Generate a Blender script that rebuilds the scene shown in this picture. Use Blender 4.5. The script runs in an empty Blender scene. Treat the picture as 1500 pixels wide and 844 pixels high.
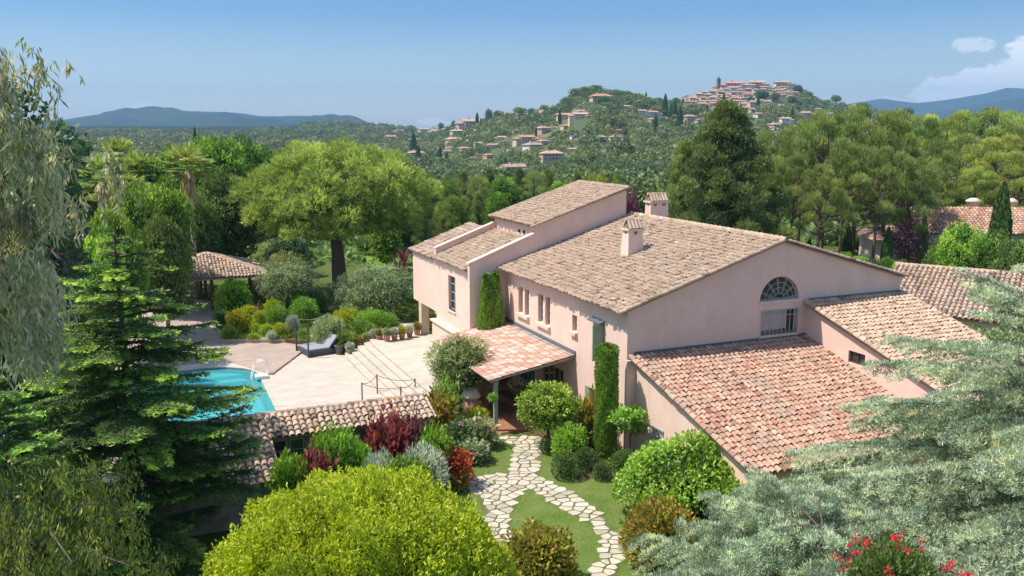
SKY_STRENGTH = .15
HAZE = 1.2e-4
EXPOSURE = 0.47
LEAFGAIN = 2.35
import bpy, bmesh, math, random
import numpy as np
from mathutils import Vector, Matrix
R = math.radians
random.seed(7)
RNG = np.random.default_rng(11)
sc = bpy.context.scene
COL = sc.collection

# ------------------------------------------------------------------ survey of the place (camera at the drone, villa axes)
FPX = 1312.0
PITCH = math.atan(235 / 1312)
CAMZ = 14.0
CP, SP = math.cos(PITCH), math.sin(PITCH)
OX, OY = 4.917, 37.2                      # south-west corner of the main block
DU = Vector((-.39725, .91771, 0))          # long axis of the villa, away from the drone
DV = Vector((.91771, .39725, 0))           # across the villa
HROT = math.atan2(DV.y, DV.x)

def ray(px, py):
    X = px - 750; U = 422 - py
    return Vector((X, FPX * CP + U * SP, -FPX * SP + U * CP))
def G(px, py, z=0.0):
    r = ray(px, py); t = (z - CAMZ) / r.z
    return Vector((r.x * t, r.y * t, z))
def D(px, py, Y):
    r = ray(px, py); t = Y / r.y
    return Vector((r.x * t, Y, CAMZ + r.z * t))
def L(v, u, z=0.0):
    return Vector((OX, OY, 0)) + DV * v + DU * u + Vector((0, 0, z))

# ------------------------------------------------------------------ tagging and linking
def tag(o, label=None, cat=None, group=None, kind=None):
    if label: o['label'] = label
    if cat: o['category'] = cat
    if group: o['group'] = group
    if kind: o['kind'] = kind
    return o

def thing(name, label, cat, loc=(0, 0, 0), rz=0.0, group=None, scale=None):
    o = bpy.data.objects.new(name, None)
    o.empty_display_size = .3
    COL.objects.link(o)
    o.location = loc; o.rotation_euler = (0, 0, rz)
    if scale: o.scale = scale
    return tag(o, label, cat, group)

def link(name, me, parent=None, mats=None):
    o = bpy.data.objects.new(name, me)
    COL.objects.link(o)
    if parent is not None: o.parent = parent
    if mats:
        for m in (mats if isinstance(mats, (list, tuple)) else [mats]):
            if len(me.materials) < len(mats if isinstance(mats, (list, tuple)) else [mats]): me.materials.append(m)
    return o

def np_mesh(name, V, F, tone=None, matidx=None, smooth=False):
    """V (n,3) float, F (m,k) int with equal k."""
    me = bpy.data.meshes.new(name)
    V = np.asarray(V, np.float32); F = np.asarray(F, np.int32)
    me.vertices.add(len(V)); me.vertices.foreach_set('co', V.ravel())
    k = F.shape[1]
    me.loops.add(F.size); me.loops.foreach_set('vertex_index', F.ravel())
    me.polygons.add(len(F))
    me.polygons.foreach_set('loop_start', np.arange(0, F.size, k, dtype=np.int32))
    me.polygons.foreach_set('loop_total', np.full(len(F), k, np.int32))
    if matidx is not None: me.polygons.foreach_set('material_index', np.asarray(matidx, np.int32))
    me.polygons.foreach_set('use_smooth', np.full(len(F), smooth, bool))
    me.update(calc_edges=True)
    if tone is not None:
        a = me.attributes.new('tone', 'FLOAT', 'FACE')
        a.data.foreach_set('value', np.asarray(tone, np.float32))
    return me

class MB:
    """collects boxes, prisms, tubes for ONE mesh"""
    def __init__(s): s.v = []; s.f = []; s.t = []; s.m = []; s.sm = []
    def add(s, vs, fs, tone=.5, mi=0, smooth=False):
        b = len(s.v); s.v += [tuple(x) for x in vs]
        for f in fs: s.f.append([b + i for i in f]); s.t.append(tone); s.m.append(mi); s.sm.append(smooth)
    def box(s, x0, x1, y0, y1, z0, z1, tone=.5, mi=0):
        s.add([(x0, y0, z0), (x1, y0, z0), (x1, y1, z0), (x0, y1, z0), (x0, y0, z1), (x1, y0, z1), (x1, y1, z1), (x0, y1, z1)],
              [(0, 3, 2, 1), (4, 5, 6, 7), (0, 1, 5, 4), (1, 2, 6, 5), (2, 3, 7, 6), (3, 0, 4, 7)], tone, mi)
    def hexa(s, bot, top, tone=.5, mi=0):
        n = len(bot)
        s.add(list(bot) + list(top), [tuple(range(n))[::-1], tuple(range(n, 2 * n))] + [(i, (i + 1) % n, n + (i + 1) % n, n + i) for i in range(n)], tone, mi)
    def prism(s, poly, h, tone=.5, mi=0):
        s.hexa(poly, [(p[0], p[1], p[2] + h) for p in poly], tone, mi)
    def prism_dir(s, poly, d, tone=.5, mi=0):
        s.hexa(poly, [(p[0] + d[0], p[1] + d[1], p[2] + d[2]) for p in poly], tone, mi)
    def tube(s, pts, rs, n=8, tone=.5, mi=0, cap=True, smooth=True):
        pts = [Vector(p) for p in pts]
        if not isinstance(rs, (list, tuple)): rs = [rs] * len(pts)
        vs = []; fs = []
        for i, p in enumerate(pts):
            d = (pts[min(i + 1, len(pts) - 1)] - pts[max(i - 1, 0)])
            if d.length < 1e-6: d = Vector((0, 0, 1))
            d.normalize()
            a = Vector((0, 0, 1)) if abs(d.z) < .9 else Vector((1, 0, 0))
            e1 = d.cross(a).normalized(); e2 = d.cross(e1)
            for k in range(n):
                t = 2 * math.pi * k / n
                vs.append(p + (e1 * math.cos(t) + e2 * math.sin(t)) * rs[i])
        for i in range(len(pts) - 1):
            for k in range(n):
                k2 = (k + 1) % n
                fs.append((i * n + k, i * n + k2, (i + 1) * n + k2, (i + 1) * n + k))
        s.add(vs, fs, tone, mi, smooth)
        if cap:
            b = len(s.v) - len(vs)
            s.f.append([b + k for k in range(n)]); s.t.append(tone); s.m.append(mi); s.sm.append(False)
            s.f.append([b + (len(pts) - 1) * n + k for k in range(n)][::-1]); s.t.append(tone); s.m.append(mi); s.sm.append(False)
    def lathe(s, prof, n=16, c=(0, 0, 0), tone=.5, mi=0, smooth=True):
        vs = [(c[0] + r * math.cos(2 * math.pi * k / n), c[1] + r * math.sin(2 * math.pi * k / n), c[2] + z) for r, z in prof for k in range(n)]
        fs = []
        for i in range(len(prof) - 1):
            for k in range(n):
                k2 = (k + 1) % n
                fs.append((i * n + k, i * n + k2, (i + 1) * n + k2, (i + 1) * n + k))
        s.add(vs, fs, tone, mi, smooth)
        b = len(s.v) - len(vs)
        s.f.append([b + k for k in range(n)][::-1]); s.t.append(tone); s.m.append(mi); s.sm.append(False)
        s.f.append([b + (len(prof) - 1) * n + k for k in range(n)]); s.t.append(tone); s.m.append(mi); s.sm.append(False)
    def mesh(s, name, fix=False):
        me = bpy.data.meshes.new(name)
        me.from_pydata(s.v, [], s.f)
        me.polygons.foreach_set('material_index', s.m)
        me.polygons.foreach_set('use_smooth', s.sm)
        a = me.attributes.new('tone', 'FLOAT', 'FACE'); a.data.foreach_set('value', s.t)
        me.update()
        return me
    def build(s, name, mats, parent=None):
        me = s.mesh(name)
        for m in (mats if isinstance(mats, (list, tuple)) else [mats]): me.materials.append(m)
        o = bpy.data.objects.new(name, me); COL.objects.link(o)
        if parent is not None: o.parent = parent
        return o

def bevel(o, w, seg=2):
    m = o.modifiers.new('b', 'BEVEL'); m.width = w; m.segments = seg; m.limit_method = 'ANGLE'; m.angle_limit = R(40)
    return o

def copy_tree(o, parent=None):
    c = o.copy(); COL.objects.link(c)
    if parent is not None: c.parent = parent
    for ch in list(o.children): copy_tree(ch, c)
    return c

# ------------------------------------------------------------------ materials
def newmat(name):
    m = bpy.data.materials.new(name); m.use_nodes = True
    nt = m.node_tree; nt.nodes.clear()
    out = nt.nodes.new('ShaderNodeOutputMaterial')
    return m, nt, out
def N(nt, typ, **kw):
    n = nt.nodes.new(typ)
    for k, v in kw.items():
        if k.startswith('i_'):
            n.inputs[k[2:].replace('_', ' ')].default_value = v
        else: setattr(n, k, v)
    return n
def ramp(nt, stops, fac=None, interp='LINEAR'):
    r = nt.nodes.new('ShaderNodeValToRGB'); r.color_ramp.interpolation = interp
    e = r.color_ramp.elements
    while len(e) > 1: e.remove(e[-1])
    e[0].position = stops[0][0]; e[0].color = (*stops[0][1], 1)
    for p, c in stops[1:]:
        x = e.new(p); x.color = (*c, 1)
    if fac is not None: nt.links.new(fac, r.inputs[0])
    return r

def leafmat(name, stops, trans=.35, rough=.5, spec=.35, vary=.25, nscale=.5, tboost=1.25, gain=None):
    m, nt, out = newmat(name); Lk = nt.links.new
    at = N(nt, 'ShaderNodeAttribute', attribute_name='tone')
    r = ramp(nt, [(q, tuple(min(.8, c * (gain or LEAFGAIN) * (2.0 if q == 0 else 1.12 if q < .4 else 1)) for c in col)) for q, col in stops], at.outputs['Fac'])  # darkest tones lifted in colour to fill shaded crown interiors
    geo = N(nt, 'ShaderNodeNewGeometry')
    no = N(nt, 'ShaderNodeTexNoise'); no.inputs['Scale'].default_value = nscale; no.inputs['Detail'].default_value = 3
    Lk(geo.outputs['Position'], no.inputs['Vector'])
    oi = N(nt, 'ShaderNodeObjectInfo')
    mr = N(nt, 'ShaderNodeMapRange'); mr.inputs[1].default_value = .3; mr.inputs[2].default_value = .7
    mr.inputs[3].default_value = 1 - vary; mr.inputs[4].default_value = 1 + vary
    Lk(no.outputs['Fac'], mr.inputs[0])
    hs = N(nt, 'ShaderNodeHueSaturation')
    ad = N(nt, 'ShaderNodeMath', operation='MULTIPLY_ADD'); ad.inputs[1].default_value = .035; ad.inputs[2].default_value = .4825
    Lk(oi.outputs['Random'], ad.inputs[0]); Lk(ad.outputs[0], hs.inputs['Hue'])
    Lk(mr.outputs[0], hs.inputs['Value']); Lk(r.outputs[0], hs.inputs['Color'])
    b = N(nt, 'ShaderNodeBsdfPrincipled'); b.inputs['Roughness'].default_value = rough
    b.inputs['Specular IOR Level'].default_value = spec
    Lk(hs.outputs[0], b.inputs['Base Color'])
    tr = N(nt, 'ShaderNodeBsdfTranslucent')
    mx = N(nt, 'ShaderNodeMix', data_type='RGBA', blend_type='MULTIPLY'); mx.inputs[0].default_value = 1
    Lk(hs.outputs[0], mx.inputs[6]); mx.inputs[7].default_value = (1.25 * tboost, 1.15 * tboost, .55 * tboost, 1)
    Lk(mx.outputs[2], tr.inputs['Color'])
    ms = N(nt, 'ShaderNodeMixShader'); ms.inputs[0].default_value = trans
    Lk(b.outputs[0], ms.inputs[1]); Lk(tr.outputs[0], ms.inputs[2]); Lk(ms.outputs[0], out.inputs[0])
    return m

def surf(name, col, rough=.8, spec=.3, noise=None, bump=None, metallic=0., stops=None, tonestops=None, stain=None, local=True, vstreak=None):
    """col base; noise=(scale, amount) value mottling; bump=(scale, dist); tonestops: ramp over the 'tone' face attribute; stain=(scale,color,lo,hi)"""
    m, nt, out = newmat(name); Lk = nt.links.new
    b = N(nt, 'ShaderNodeBsdfPrincipled'); b.inputs['Roughness'].default_value = rough
    b.inputs['Specular IOR Level'].default_value = spec; b.inputs['Metallic'].default_value = metallic
    tc = N(nt, 'ShaderNodeTexCoord'); vec = tc.outputs['Object']
    if tonestops:
        at = N(nt, 'ShaderNodeAttribute', attribute_name='tone')
        c = ramp(nt, tonestops, at.outputs['Fac']).outputs[0]
    else:
        rgb = N(nt, 'ShaderNodeRGB'); rgb.outputs[0].default_value = (*col, 1); c = rgb.outputs[0]
    if stain:
        for st in (stain if isinstance(stain, list) else [stain]):
            no = N(nt, 'ShaderNodeTexNoise'); no.inputs['Scale'].default_value = st[0]; no.inputs['Detail'].default_value = 6
            no.inputs['Roughness'].default_value = .65
            Lk(vec, no.inputs['Vector'])
            mr = N(nt, 'ShaderNodeMapRange'); mr.inputs[1].default_value = st[2]; mr.inputs[2].default_value = st[3]
            Lk(no.outputs['Fac'], mr.inputs[0])
            mx = N(nt, 'ShaderNodeMix', data_type='RGBA'); Lk(mr.outputs[0], mx.inputs[0]); Lk(c, mx.inputs[6]); mx.inputs[7].default_value = (*st[1], 1)
            c = mx.outputs[2]
    if vstreak:
        mp = N(nt, 'ShaderNodeMapping'); mp.inputs['Scale'].default_value = (3, 3, .18); Lk(vec, mp.inputs[0])
        no = N(nt, 'ShaderNodeTexNoise'); no.inputs['Scale'].default_value = 1.5; no.inputs['Detail'].default_value = 5; Lk(mp.outputs[0], no.inputs['Vector'])
        mr = N(nt, 'ShaderNodeMapRange'); mr.inputs[1].default_value = .5; mr.inputs[2].default_value = .8; mr.inputs[4].default_value = vstreak[1]
        Lk(no.outputs['Fac'], mr.inputs[0])
        mx = N(nt, 'ShaderNodeMix', data_type='RGBA'); Lk(mr.outputs[0], mx.inputs[0]); Lk(c, mx.inputs[6]); mx.inputs[7].default_value = (*vstreak[0], 1)
        c = mx.outputs[2]
    if noise:
        no = N(nt, 'ShaderNodeTexNoise'); no.inputs['Scale'].default_value = noise[0]; no.inputs['Detail'].default_value = 8
        no.inputs['Roughness'].default_value = .6
        Lk(vec, no.inputs['Vector'])
        mr = N(nt, 'ShaderNodeMapRange'); mr.inputs[1].default_value = .25; mr.inputs[2].default_value = .75
        mr.inputs[3].default_value = 1 - noise[1]; mr.inputs[4].default_value = 1 + noise[1]
        Lk(no.outputs['Fac'], mr.inputs[0])
        hs = N(nt, 'ShaderNodeHueSaturation'); Lk(c, hs.inputs['Color']); Lk(mr.outputs[0], hs.inputs['Value']); c = hs.outputs[0]
    Lk(c, b.inputs['Base Color'])
    if bump:
        no = N(nt, 'ShaderNodeTexNoise'); no.inputs['Scale'].default_value = bump[0]; no.inputs['Detail'].default_value = 6
        Lk(vec, no.inputs['Vector'])
        bp = N(nt, 'ShaderNodeBump'); bp.inputs['Distance'].default_value = bump[1]; bp.inputs['Strength'].default_value = .8
        Lk(no.outputs['Fac'], bp.inputs['Height']); Lk(bp.outputs[0], b.inputs['Normal'])
    Lk(b.outputs[0], out.inputs[0])
    return m

M = {}
M['wall'] = surf('pink_render', (.81, .585, .485), .9, .15, noise=(1.3, .05), bump=(30, .006), stain=[(.5, (.71, .51, .42), .45, .8)], vstreak=((.50, .37, .32), .22))
M['cream'] = surf('cream_stone', (.62, .50, .38), .85, .2, noise=(4, .1), bump=(20, .01))
M['sill'] = surf('pale_sill', (.66, .56, .44), .8, .2, noise=(6, .1))
M['concrete'] = surf('grey_coping', (.36, .32, .28), .9, .2, noise=(3, .2), bump=(15, .01))
M['tile_old'] = surf('weathered_canal_tile', (0, 0, 0), .9, .15, noise=(7, .14), bump=(40, .01),
    tonestops=[(0, (.18, .125, .08)), (.14, (.33, .24, .165)), (.4, (.45, .335, .24)), (.65, (.52, .38, .275)), (.85, (.48, .31, .225)), (1, (.64, .51, .39))],
    stain=[(1.1, (.40, .32, .235), .5, .7), (11, (.22, .17, .12), .62, .76)])
M['tile_red'] = surf('red_canal_tile', (0, 0, 0), .88, .15, noise=(7, .12), bump=(40, .01),
    tonestops=[(0, (.19, .11, .075)), (.15, (.37, .205, .145)), (.45, (.48, .275, .19)), (.7, (.57, .365, .26)), (.88, (.49, .36, .26)), (1, (.66, .48, .35))],
    stain=[(.8, (.40, .29, .225), .48, .68), (10, (.19, .12, .085), .6, .76)])
M['tile_mid'] = surf('buff_canal_tile', (0, 0, 0), .88, .15, noise=(7, .12), bump=(40, .01),
    tonestops=[(0, (.18, .13, .09)), (.15, (.40, .285, .20)), (.45, (.53, .385, .275)), (.7, (.60, .45, .33)), (.88, (.54, .33, .25)), (1, (.68, .54, .41))],
    stain=[(2, (.34, .24, .16), .54, .75), (10, (.19, .13, .085), .6, .76)])
M['tile_new'] = surf('new_salmon_tile', (0, 0, 0), .75, .25, noise=(6, .07),
    tonestops=[(0, (.60, .32, .225)), (.35, (.66, .40, .30)), (.55, (.72, .52, .41)), (.8, (.75, .64, .53)), (1, (.62, .31, .22))])
M['tile_pink'] = surf('pinkish_grey_tile', (0, 0, 0), .9, .15, noise=(6, .14), bump=(40, .01),
    tonestops=[(0, (.16, .11, .08)), (.2, (.37, .27, .20)), (.5, (.50, .37, .285)), (.8, (.58, .44, .34)), (.94, (.54, .35, .18)), (1, (.56, .36, .12))],
    stain=[(5, (.25, .18, .13), .55, .7), (9, (.16, .115, .08), .6, .74)])
M['green_paint'] = surf('sage_green_paint', (.27, .35, .25), .6, .3, noise=(5, .08))
M['green_shutter'] = surf('sage_shutter_paint', (.24, .31, .235), .6, .3, noise=(5, .06))
M['flash'] = surf('lead_flashing', (.12, .14, .16), .5, .5, noise=(5, .15))
M['dark'] = surf('dark_interior', (.015, .013, .012), .9, .1)
M['metal'] = surf('dark_metal', (.06, .055, .055), .5, .5)
M['lightmetal'] = surf('pale_grey_metal', (.45, .46, .47), .45, .5)
M['wood'] = surf('brown_wood', (.13, .075, .045), .7, .3, noise=(8, .2))
M['greywood'] = surf('grey_window_wood', (.36, .37, .33), .7, .3)
M['curtain'] = surf('white_curtain', (.62, .56, .50), .95, .1)
M['terrace'] = None
M['stone_grey'] = surf('grey_stone_wall', (.30, .265, .22), .95, .15, noise=(2.5, .3), bump=(5, .06), stain=[(3, (.18, .155, .125), .5, .65)])
M['terracotta'] = surf('terracotta_pot', (.42, .24, .16), .85, .2, noise=(6, .15))
M['floor_tile'] = surf('terracotta_paving', (.33, .15, .09), .7, .3, noise=(5, .15))
M['pot_grey'] = surf('grey_pot', (.12, .12, .125), .6, .3)
M['wicker'] = surf('dark_grey_wicker', (.075, .08, .09), .7, .3, noise=(30, .3), bump=(60, .01))
M['cushion'] = surf('grey_cushion', (.30, .31, .34), .9, .1)
M['white'] = surf('white_plastic', (.78, .78, .76), .4, .4)
M['bark'] = surf('grey_brown_bark', (.13, .10, .075), .95, .1, noise=(6, .35), bump=(12, .03))
M['bark_pine'] = surf('red_brown_bark', (.17, .115, .09), .95, .1, noise=(5, .35), bump=(10, .04))
M['bark_pale'] = surf('pale_bark', (.36, .30, .25), .9, .15, noise=(4, .3), bump=(10, .02))
M['soil'] = surf('garden_soil', (.13, .085, .05), .95, .1, noise=(3, .4), bump=(8, .05), stain=[(1.5, (.09, .085, .035), .45, .6)])

def glassmat(name, tint=(.03, .04, .05), rough=.04):
    m, nt, out = newmat(name)
    b = N(nt, 'ShaderNodeBsdfPrincipled'); b.inputs['Base Color'].default_value = (*tint, 1); b.inputs['Roughness'].default_value = rough
    b.inputs['Specular IOR Level'].default_value = .9
    nt.links.new(b.outputs[0], out.inputs[0]); return m
M['glass'] = glassmat('window_glass')
# ------------------------------------------------------------------ tiled roofs: every tile is real geometry
def tile_roof(name, org, e, d, W, Ld, mat, parent, pitch=.27, expo=.36, r=.115, clip=None, slab=.09, seed=1, over=.1, jit=1., rise=1.15, tonef=None, lift_=.03):
    """org: upper-left corner, e: unit vector along the eave, d: unit vector down the slope; tiles W wide and Ld long."""
    rng = np.random.default_rng(seed)
    org = np.array(org, float); e = np.array(e, float); d = np.array(d, float)
    n = np.cross(e, d); n = n if n[2] > 0 else -n
    na = int(round(W / pitch)); pitch = W / na
    nb = int(math.ceil(Ld / expo)); expo = Ld / nb
    A, B = np.meshgrid(np.arange(na), np.arange(nb), indexing='ij'); A = A.ravel(); B = B.ravel()
    a = (A + .5) * pitch; b0 = B * expo
    if clip is not None:
        keep = np.array([clip(x, y + expo * .5) for x, y in zip(a, b0)]); a = a[keep]; b0 = b0[keep]; A = A[keep]; B = B[keep]
    m = len(a); S = 6
    th = np.linspace(0, math.pi, S + 1)
    r0 = r * .86; r1 = r * 1.06
    ln = expo * 1.12
    ja = rng.normal(0, .011 * jit, m); jb = rng.normal(0, .02 * jit, m); jh = rng.normal(0, .008 * jit, m); sk = rng.normal(0, .02 * jit, m)
    V = []
    for (rr, bb, hh, sgn) in ((r0, 0., .0, -1), (r1, 1., lift_, 1)):
        for t in th:
            aa = a + ja + rr * np.cos(t) + sgn * sk * .5
            bv = b0 + jb + bb * ln
            hv = .025 + hh + jh + rr * rise * np.sin(t)
            V.append(org[None] + aa[:, None] * e + bv[:, None] * d + hv[:, None] * n)
    # inner lip (thickness) at the lower end
    for t in th:
        rr = r1 * .84
        V.append(org[None] + (a + ja + rr * np.cos(t) + sk * .5)[:, None] * e + (b0 + jb + ln)[:, None] * d + (.025 + lift_ + jh + rr * rise * np.sin(t))[:, None] * n)
    # inner barrel end a little way back and dark
    for t in th:
        rr = r1 * .84
        V.append(org[None] + (a + ja + rr * np.cos(t) + sk * .5)[:, None] * e + (b0 + jb + ln * .7)[:, None] * d + (.025 + lift_ * .6 + jh + rr * rise * np.sin(t))[:, None] * n)
    V = np.stack(V, 1)                                   # m, 4(S+1), 3
    q = S + 1
    fs = []
    for i in range(S):
        fs.append((i, i + 1, q + i + 1, q + i))
        fs.append((q + i, q + i + 1, 2 * q + i + 1, 2 * q + i))
        fs.append((2 * q + i, 2 * q + i + 1, 3 * q + i + 1, 3 * q + i))
    fs = np.array(fs)
    F = (fs[None] + (np.arange(m) * 4 * q)[:, None, None]).reshape(-1, 4)
    tone = np.clip(rng.beta(2.2, 2.2, m) + rng.normal(0, .05, m), 0.04, 1)
    if tonef is not None: tone = tonef(A, B, tone, rng)
    tf = np.repeat(tone, len(fs))
    Vv = V.reshape(-1, 3)
    # channels (under tiles) between the covers: shallow trays, one per tile
    cv = []; 
    for (bb, hh) in ((0., .0), (np.where(B == nb - 1, .72, 1.), .02)):
        for (k, z) in ((-.5, .055), (-.25, .012), (.25, .012), (.5, .055)):
            cv.append(org[None] + (a + pitch * .5 + k * pitch * .8)[:, None] * e + (b0 + bb * ln)[:, None] * d + (z * 1. + hh + np.zeros(m))[:, None] * n)
    cv.append(cv[4] - .03 * n); cv.append(cv[5] - .03 * n); cv.append(cv[6] - .03 * n); cv.append(cv[7] - .03 * n)
    cv = np.stack(cv, 1)
    cf = np.array([(0, 1, 5, 4), (1, 2, 6, 5), (2, 3, 7, 6), (4, 5, 9, 8), (5, 6, 10, 9), (6, 7, 11, 10)])
    CF = (cf[None] + (np.arange(m) * 12)[:, None, None]).reshape(-1, 4) + len(Vv)
    ct = np.repeat(np.clip(tone * .75 + rng.random(m) * .1, .02, 1), len(cf))
    Vall = np.vstack([Vv, cv.reshape(-1, 3)]); Fall = np.vstack([F, CF]); T = np.concatenate([tf, ct])
    me = np_mesh(name, Vall, Fall, T, smooth=False)
    me.materials.append(mat)
    o = bpy.data.objects.new(name, me); COL.objects.link(o)
    if parent is not None: o.parent = parent
    return o

def barrels(mb, p0, p1, r=.13, expo=.36, seed=3, up=(0, 0, 1), tonebase=.5):
    """a line of half-round tiles from p0 to p1 (ridge, hip, verge) added to mb"""
    rng = random.Random(seed)
    p0 = Vector(p0); p1 = Vector(p1); d = (p1 - p0); n = max(1, round(d.length / expo)); st = d / n; dn = d.normalized()
    up = Vector(up); side = dn.cross(up).normalized(); upn = side.cross(dn).normalized()
    for i in range(n):
        a = p0 + st * i + side * rng.gauss(0, .006); b = a + st * 1.12
        vs = []; S = 6
        for (c, rr, h) in ((a, r * 1.02, .02), (b, r * .86, 0)):
            for k in range(S + 1):
                t = math.pi * k / S
                vs.append(c + side * (rr * math.cos(t)) + upn * (rr * math.sin(t) + h))
        fs = [(k, k + 1, S + 2 + k, S + 1 + k) for k in range(S)]
        vs.append(a - upn * .02)
        fs += [(k + 1, k, 2 * S + 2) for k in range(S)]
        mb.add(vs, fs, min(1, max(0.03, rng.betavariate(2.2, 2.2) + tonebase - .5)))

def slab(mb, org, e, d, W, Ld, th=.1, tone=.2, mi=0, lift=-.004):
    org = Vector(org); e = Vector(e); d = Vector(d); n = e.cross(d); n = n if n.z > 0 else -n
    q = [org, org + e * W, org + e * W + d * Ld, org + d * Ld]
    mb.hexa([p - n * th for p in q], [p + n * lift for p in q], tone, mi)

def boolean(obj, cutters):
    """subtract MB-built cutter from obj, bake to mesh"""
    cm = cutters.mesh('cut')
    for q in (cm, obj.data):
        b = bmesh.new(); b.from_mesh(q); bmesh.ops.recalc_face_normals(b, faces=b.faces); b.to_mesh(q); b.free()
    c = bpy.data.objects.new('cut', cm); COL.objects.link(c)
    m = obj.modifiers.new('x', 'BOOLEAN'); m.operation = 'DIFFERENCE'; m.solver = 'EXACT'; m.object = c
    c.parent = obj.parent
    bpy.context.view_layer.update()
    dg = bpy.context.evaluated_depsgraph_get()
    me = bpy.data.meshes.new_from_object(obj.evaluated_get(dg))
    obj.modifiers.clear(); old = obj.data; obj.data = me; me.name = obj.name
    bpy.data.objects.remove(c); bpy.data.meshes.remove(cm)
    return obj

villa = thing('villa', 'large pink rendered villa with tiled roofs, tower block, arched gable window and covered porch', 'house', (OX, OY, 0), HROT)
# local frame of the villa: x = v (across, to the right), y = u (away), z up
UL = 13.34
ZE, ZR, VR = 6.42, 8.94, 8.05
# main block walls
mb = MB()
prof = [(0, 0, -.3), (15.42, 0, -.3), (15.42, 0, 6.80), (VR, 0, ZR - .06), (0, 0, ZE - .04)]
mb.prism_dir(prof, (0, UL, 0))
mainw = mb.build('wall', M['wall'], villa)
cut = MB()
WINS = [(10.93, 11.50, 4.12, 5.55), (10.12, 10.66, 4.12, 5.55), (8.40, 8.98, 4.10, 5.58), (7.56, 8.12, 4.10, 5.58), (4.64, 5.12, 4.42, 5.22)]
for (u0, u1, z0, z1) in WINS: cut.box(-.3, .28, u0, u1, z0, z1)
cut.box(-.3, .3, 2.1, 2.95, 3.75, 5.35)
cut.box(-.3, .3, 2.3, 3.2, .9, 2.1)                       # shuttered window behind the cypress
cut.box(-.3, .5, 6.0, 8.4, -.01, 2.2)                       # porch doors
cut.box(-.3, .5, 9.4, 11.4, -.01, 2.2)
cut.box(7.03, 9.12, -.3, .32, 4.62, 5.76)
arc = [(8.03 + 1.12 * math.cos(math.pi * k / 20), -.3, 6.20 + 1.1 * math.sin(math.pi * k / 20)) for k in range(21)]
cut.prism_dir(arc, (0, .62, 0))
boolean(mainw, cut)

def window(parent, axis, u0, u1, z0, z1, depth=.2, bars=(1, 2), frame=.05, curtain=False, mat='greywood', sillw=.12, sill=True, grille=False):
    """axis 'A': in a wall facing -x at x=0 (u along y); axis 'Gable': facing -y (u along x)"""
    def P(mb, a0, a1, b0, b1, zz0, zz1, **k):
        if axis[0] == 'A': mb.box(axis[1] + b0, axis[1] + b1, a0, a1, zz0, zz1, **k)
        else: mb.box(a0, a1, axis[1] + b0, axis[1] + b1, zz0, zz1, **k)
    fr = MB(); f = frame
    P(fr, u0, u1, depth - .03, depth + .03, z0, z0 + f); P(fr, u0, u1, depth - .03, depth + .03, z1 - f, z1)
    P(fr, u0, u0 + f, depth - .03, depth + .03, z0 + f, z1 - f); P(fr, u1 - f, u1, depth - .03, depth + .03, z0 + f, z1 - f)
    for k in range(1, bars[0] + 1):
        c = u0 + (u1 - u0) * k / (bars[0] + 1); P(fr, c - .018, c + .018, depth - .025, depth + .025, z0 + f, z1 - f)
    for k in range(1, bars[1] + 1):
        c = z0 + (z1 - z0) * k / (bars[1] + 1); P(fr, u0 + f, u1 - f, depth - .02, depth + .02, c - .015, c + .015)
    fo = fr.build('window', M[mat], parent)
    g = MB(); P(g, u0 + .01, u1 - .01, depth + .035, depth + .05, z0 + .01, z1 - .01); g.build('pane', M['glass'], fo)
    if curtain:
        c = MB(); n = 28
        for k in range(n):
            a = u0 + .03 + (u1 - u0 - .5) * k / n; bb = .012 * (k % 2)
            P(c, a, a + (u1 - u0 - .5) / n, depth - .012 + bb, depth + .003 + bb, z0 + .18, z1 - .06)
        c.build('curtain', M['curtain'], fo)
    if sill:
        s = MB(); P(s, u0 - .1, u1 + .1, -.07, depth - .03, z0 - .12, z0 + .0); s.build('sill', M['sill'], fo)
    if grille:
        s = MB()
        n = 9
        for k in range(n + 1):
            c = u0 + (u1 - u0) * k / n; P(s, c - .012, c + .012, -.05, -.026, z0 - .04, z1 + .02)
        for zz in (z0 - .04, z0 + (z1 - z0) * .75, z1 - .02): P(s, u0 - .03, u1 + .03, -.055, -.021, zz, zz + .025)
        s.build('grille', M['lightmetal'], fo)
    return fo
for (u0, u1, z0, z1) in WINS[:4]: window(villa, ('A', 0), u0, u1, z0, z1, bars=(1, 3), sill=False)
window(villa, ('A', 0), *WINS[4], bars=(0, 1), sill=False)
for (a, b, z) in ((10.05, 11.57, 4.12), (7.48, 9.06, 4.10), (4.56, 5.2, 4.42)):
    s = MB(); s.box(-.16, .17, a, b, z - .16, z - .003); s.build('sill', M['sill'], villa)
window(villa, ('A', 0), 2.1, 2.95, 3.75, 5.35, bars=(1, 2))
window(villa, ('A', 0), 2.3, 3.2, .9, 2.1, bars=(1, 2), mat='green_paint')
window(villa, ('G', 0), 7.03, 9.12, 4.62, 5.76, bars=(2, 0), curtain=True, grille=True)
for (a, b) in ((6.0, 8.4), (9.4, 11.4)):
    d_ = MB(); n = 4
    for k in range(n):
        w = (b - a) / n; d_.box(.12, .17, a + k * w + .02, a + (k + 1) * w - .02, .02, 2.15)
        d_.box(.09, .12, a + k * w + .02, a + k * w + .09, .02, 2.15); d_.box(.09, .12, a + k * w + .02, a + (k + 1) * w, .02, .5)
    dd = d_.build('glazed_door', M['green_paint'], villa)
    g = MB(); g.box(.175, .18, a, b, .02, 2.2); g.build('pane', M['glass'], dd)
    for k in range(n):
        w = (b - a) / n
    g = MB()
    for k in range(n):
        w = (b - a) / n; g.box(.112, .118, a + k * w + .1, a + (k + 1) * w - .1, .52, 2.08)
    g.build('pane', M['glass'], dd)
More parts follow.
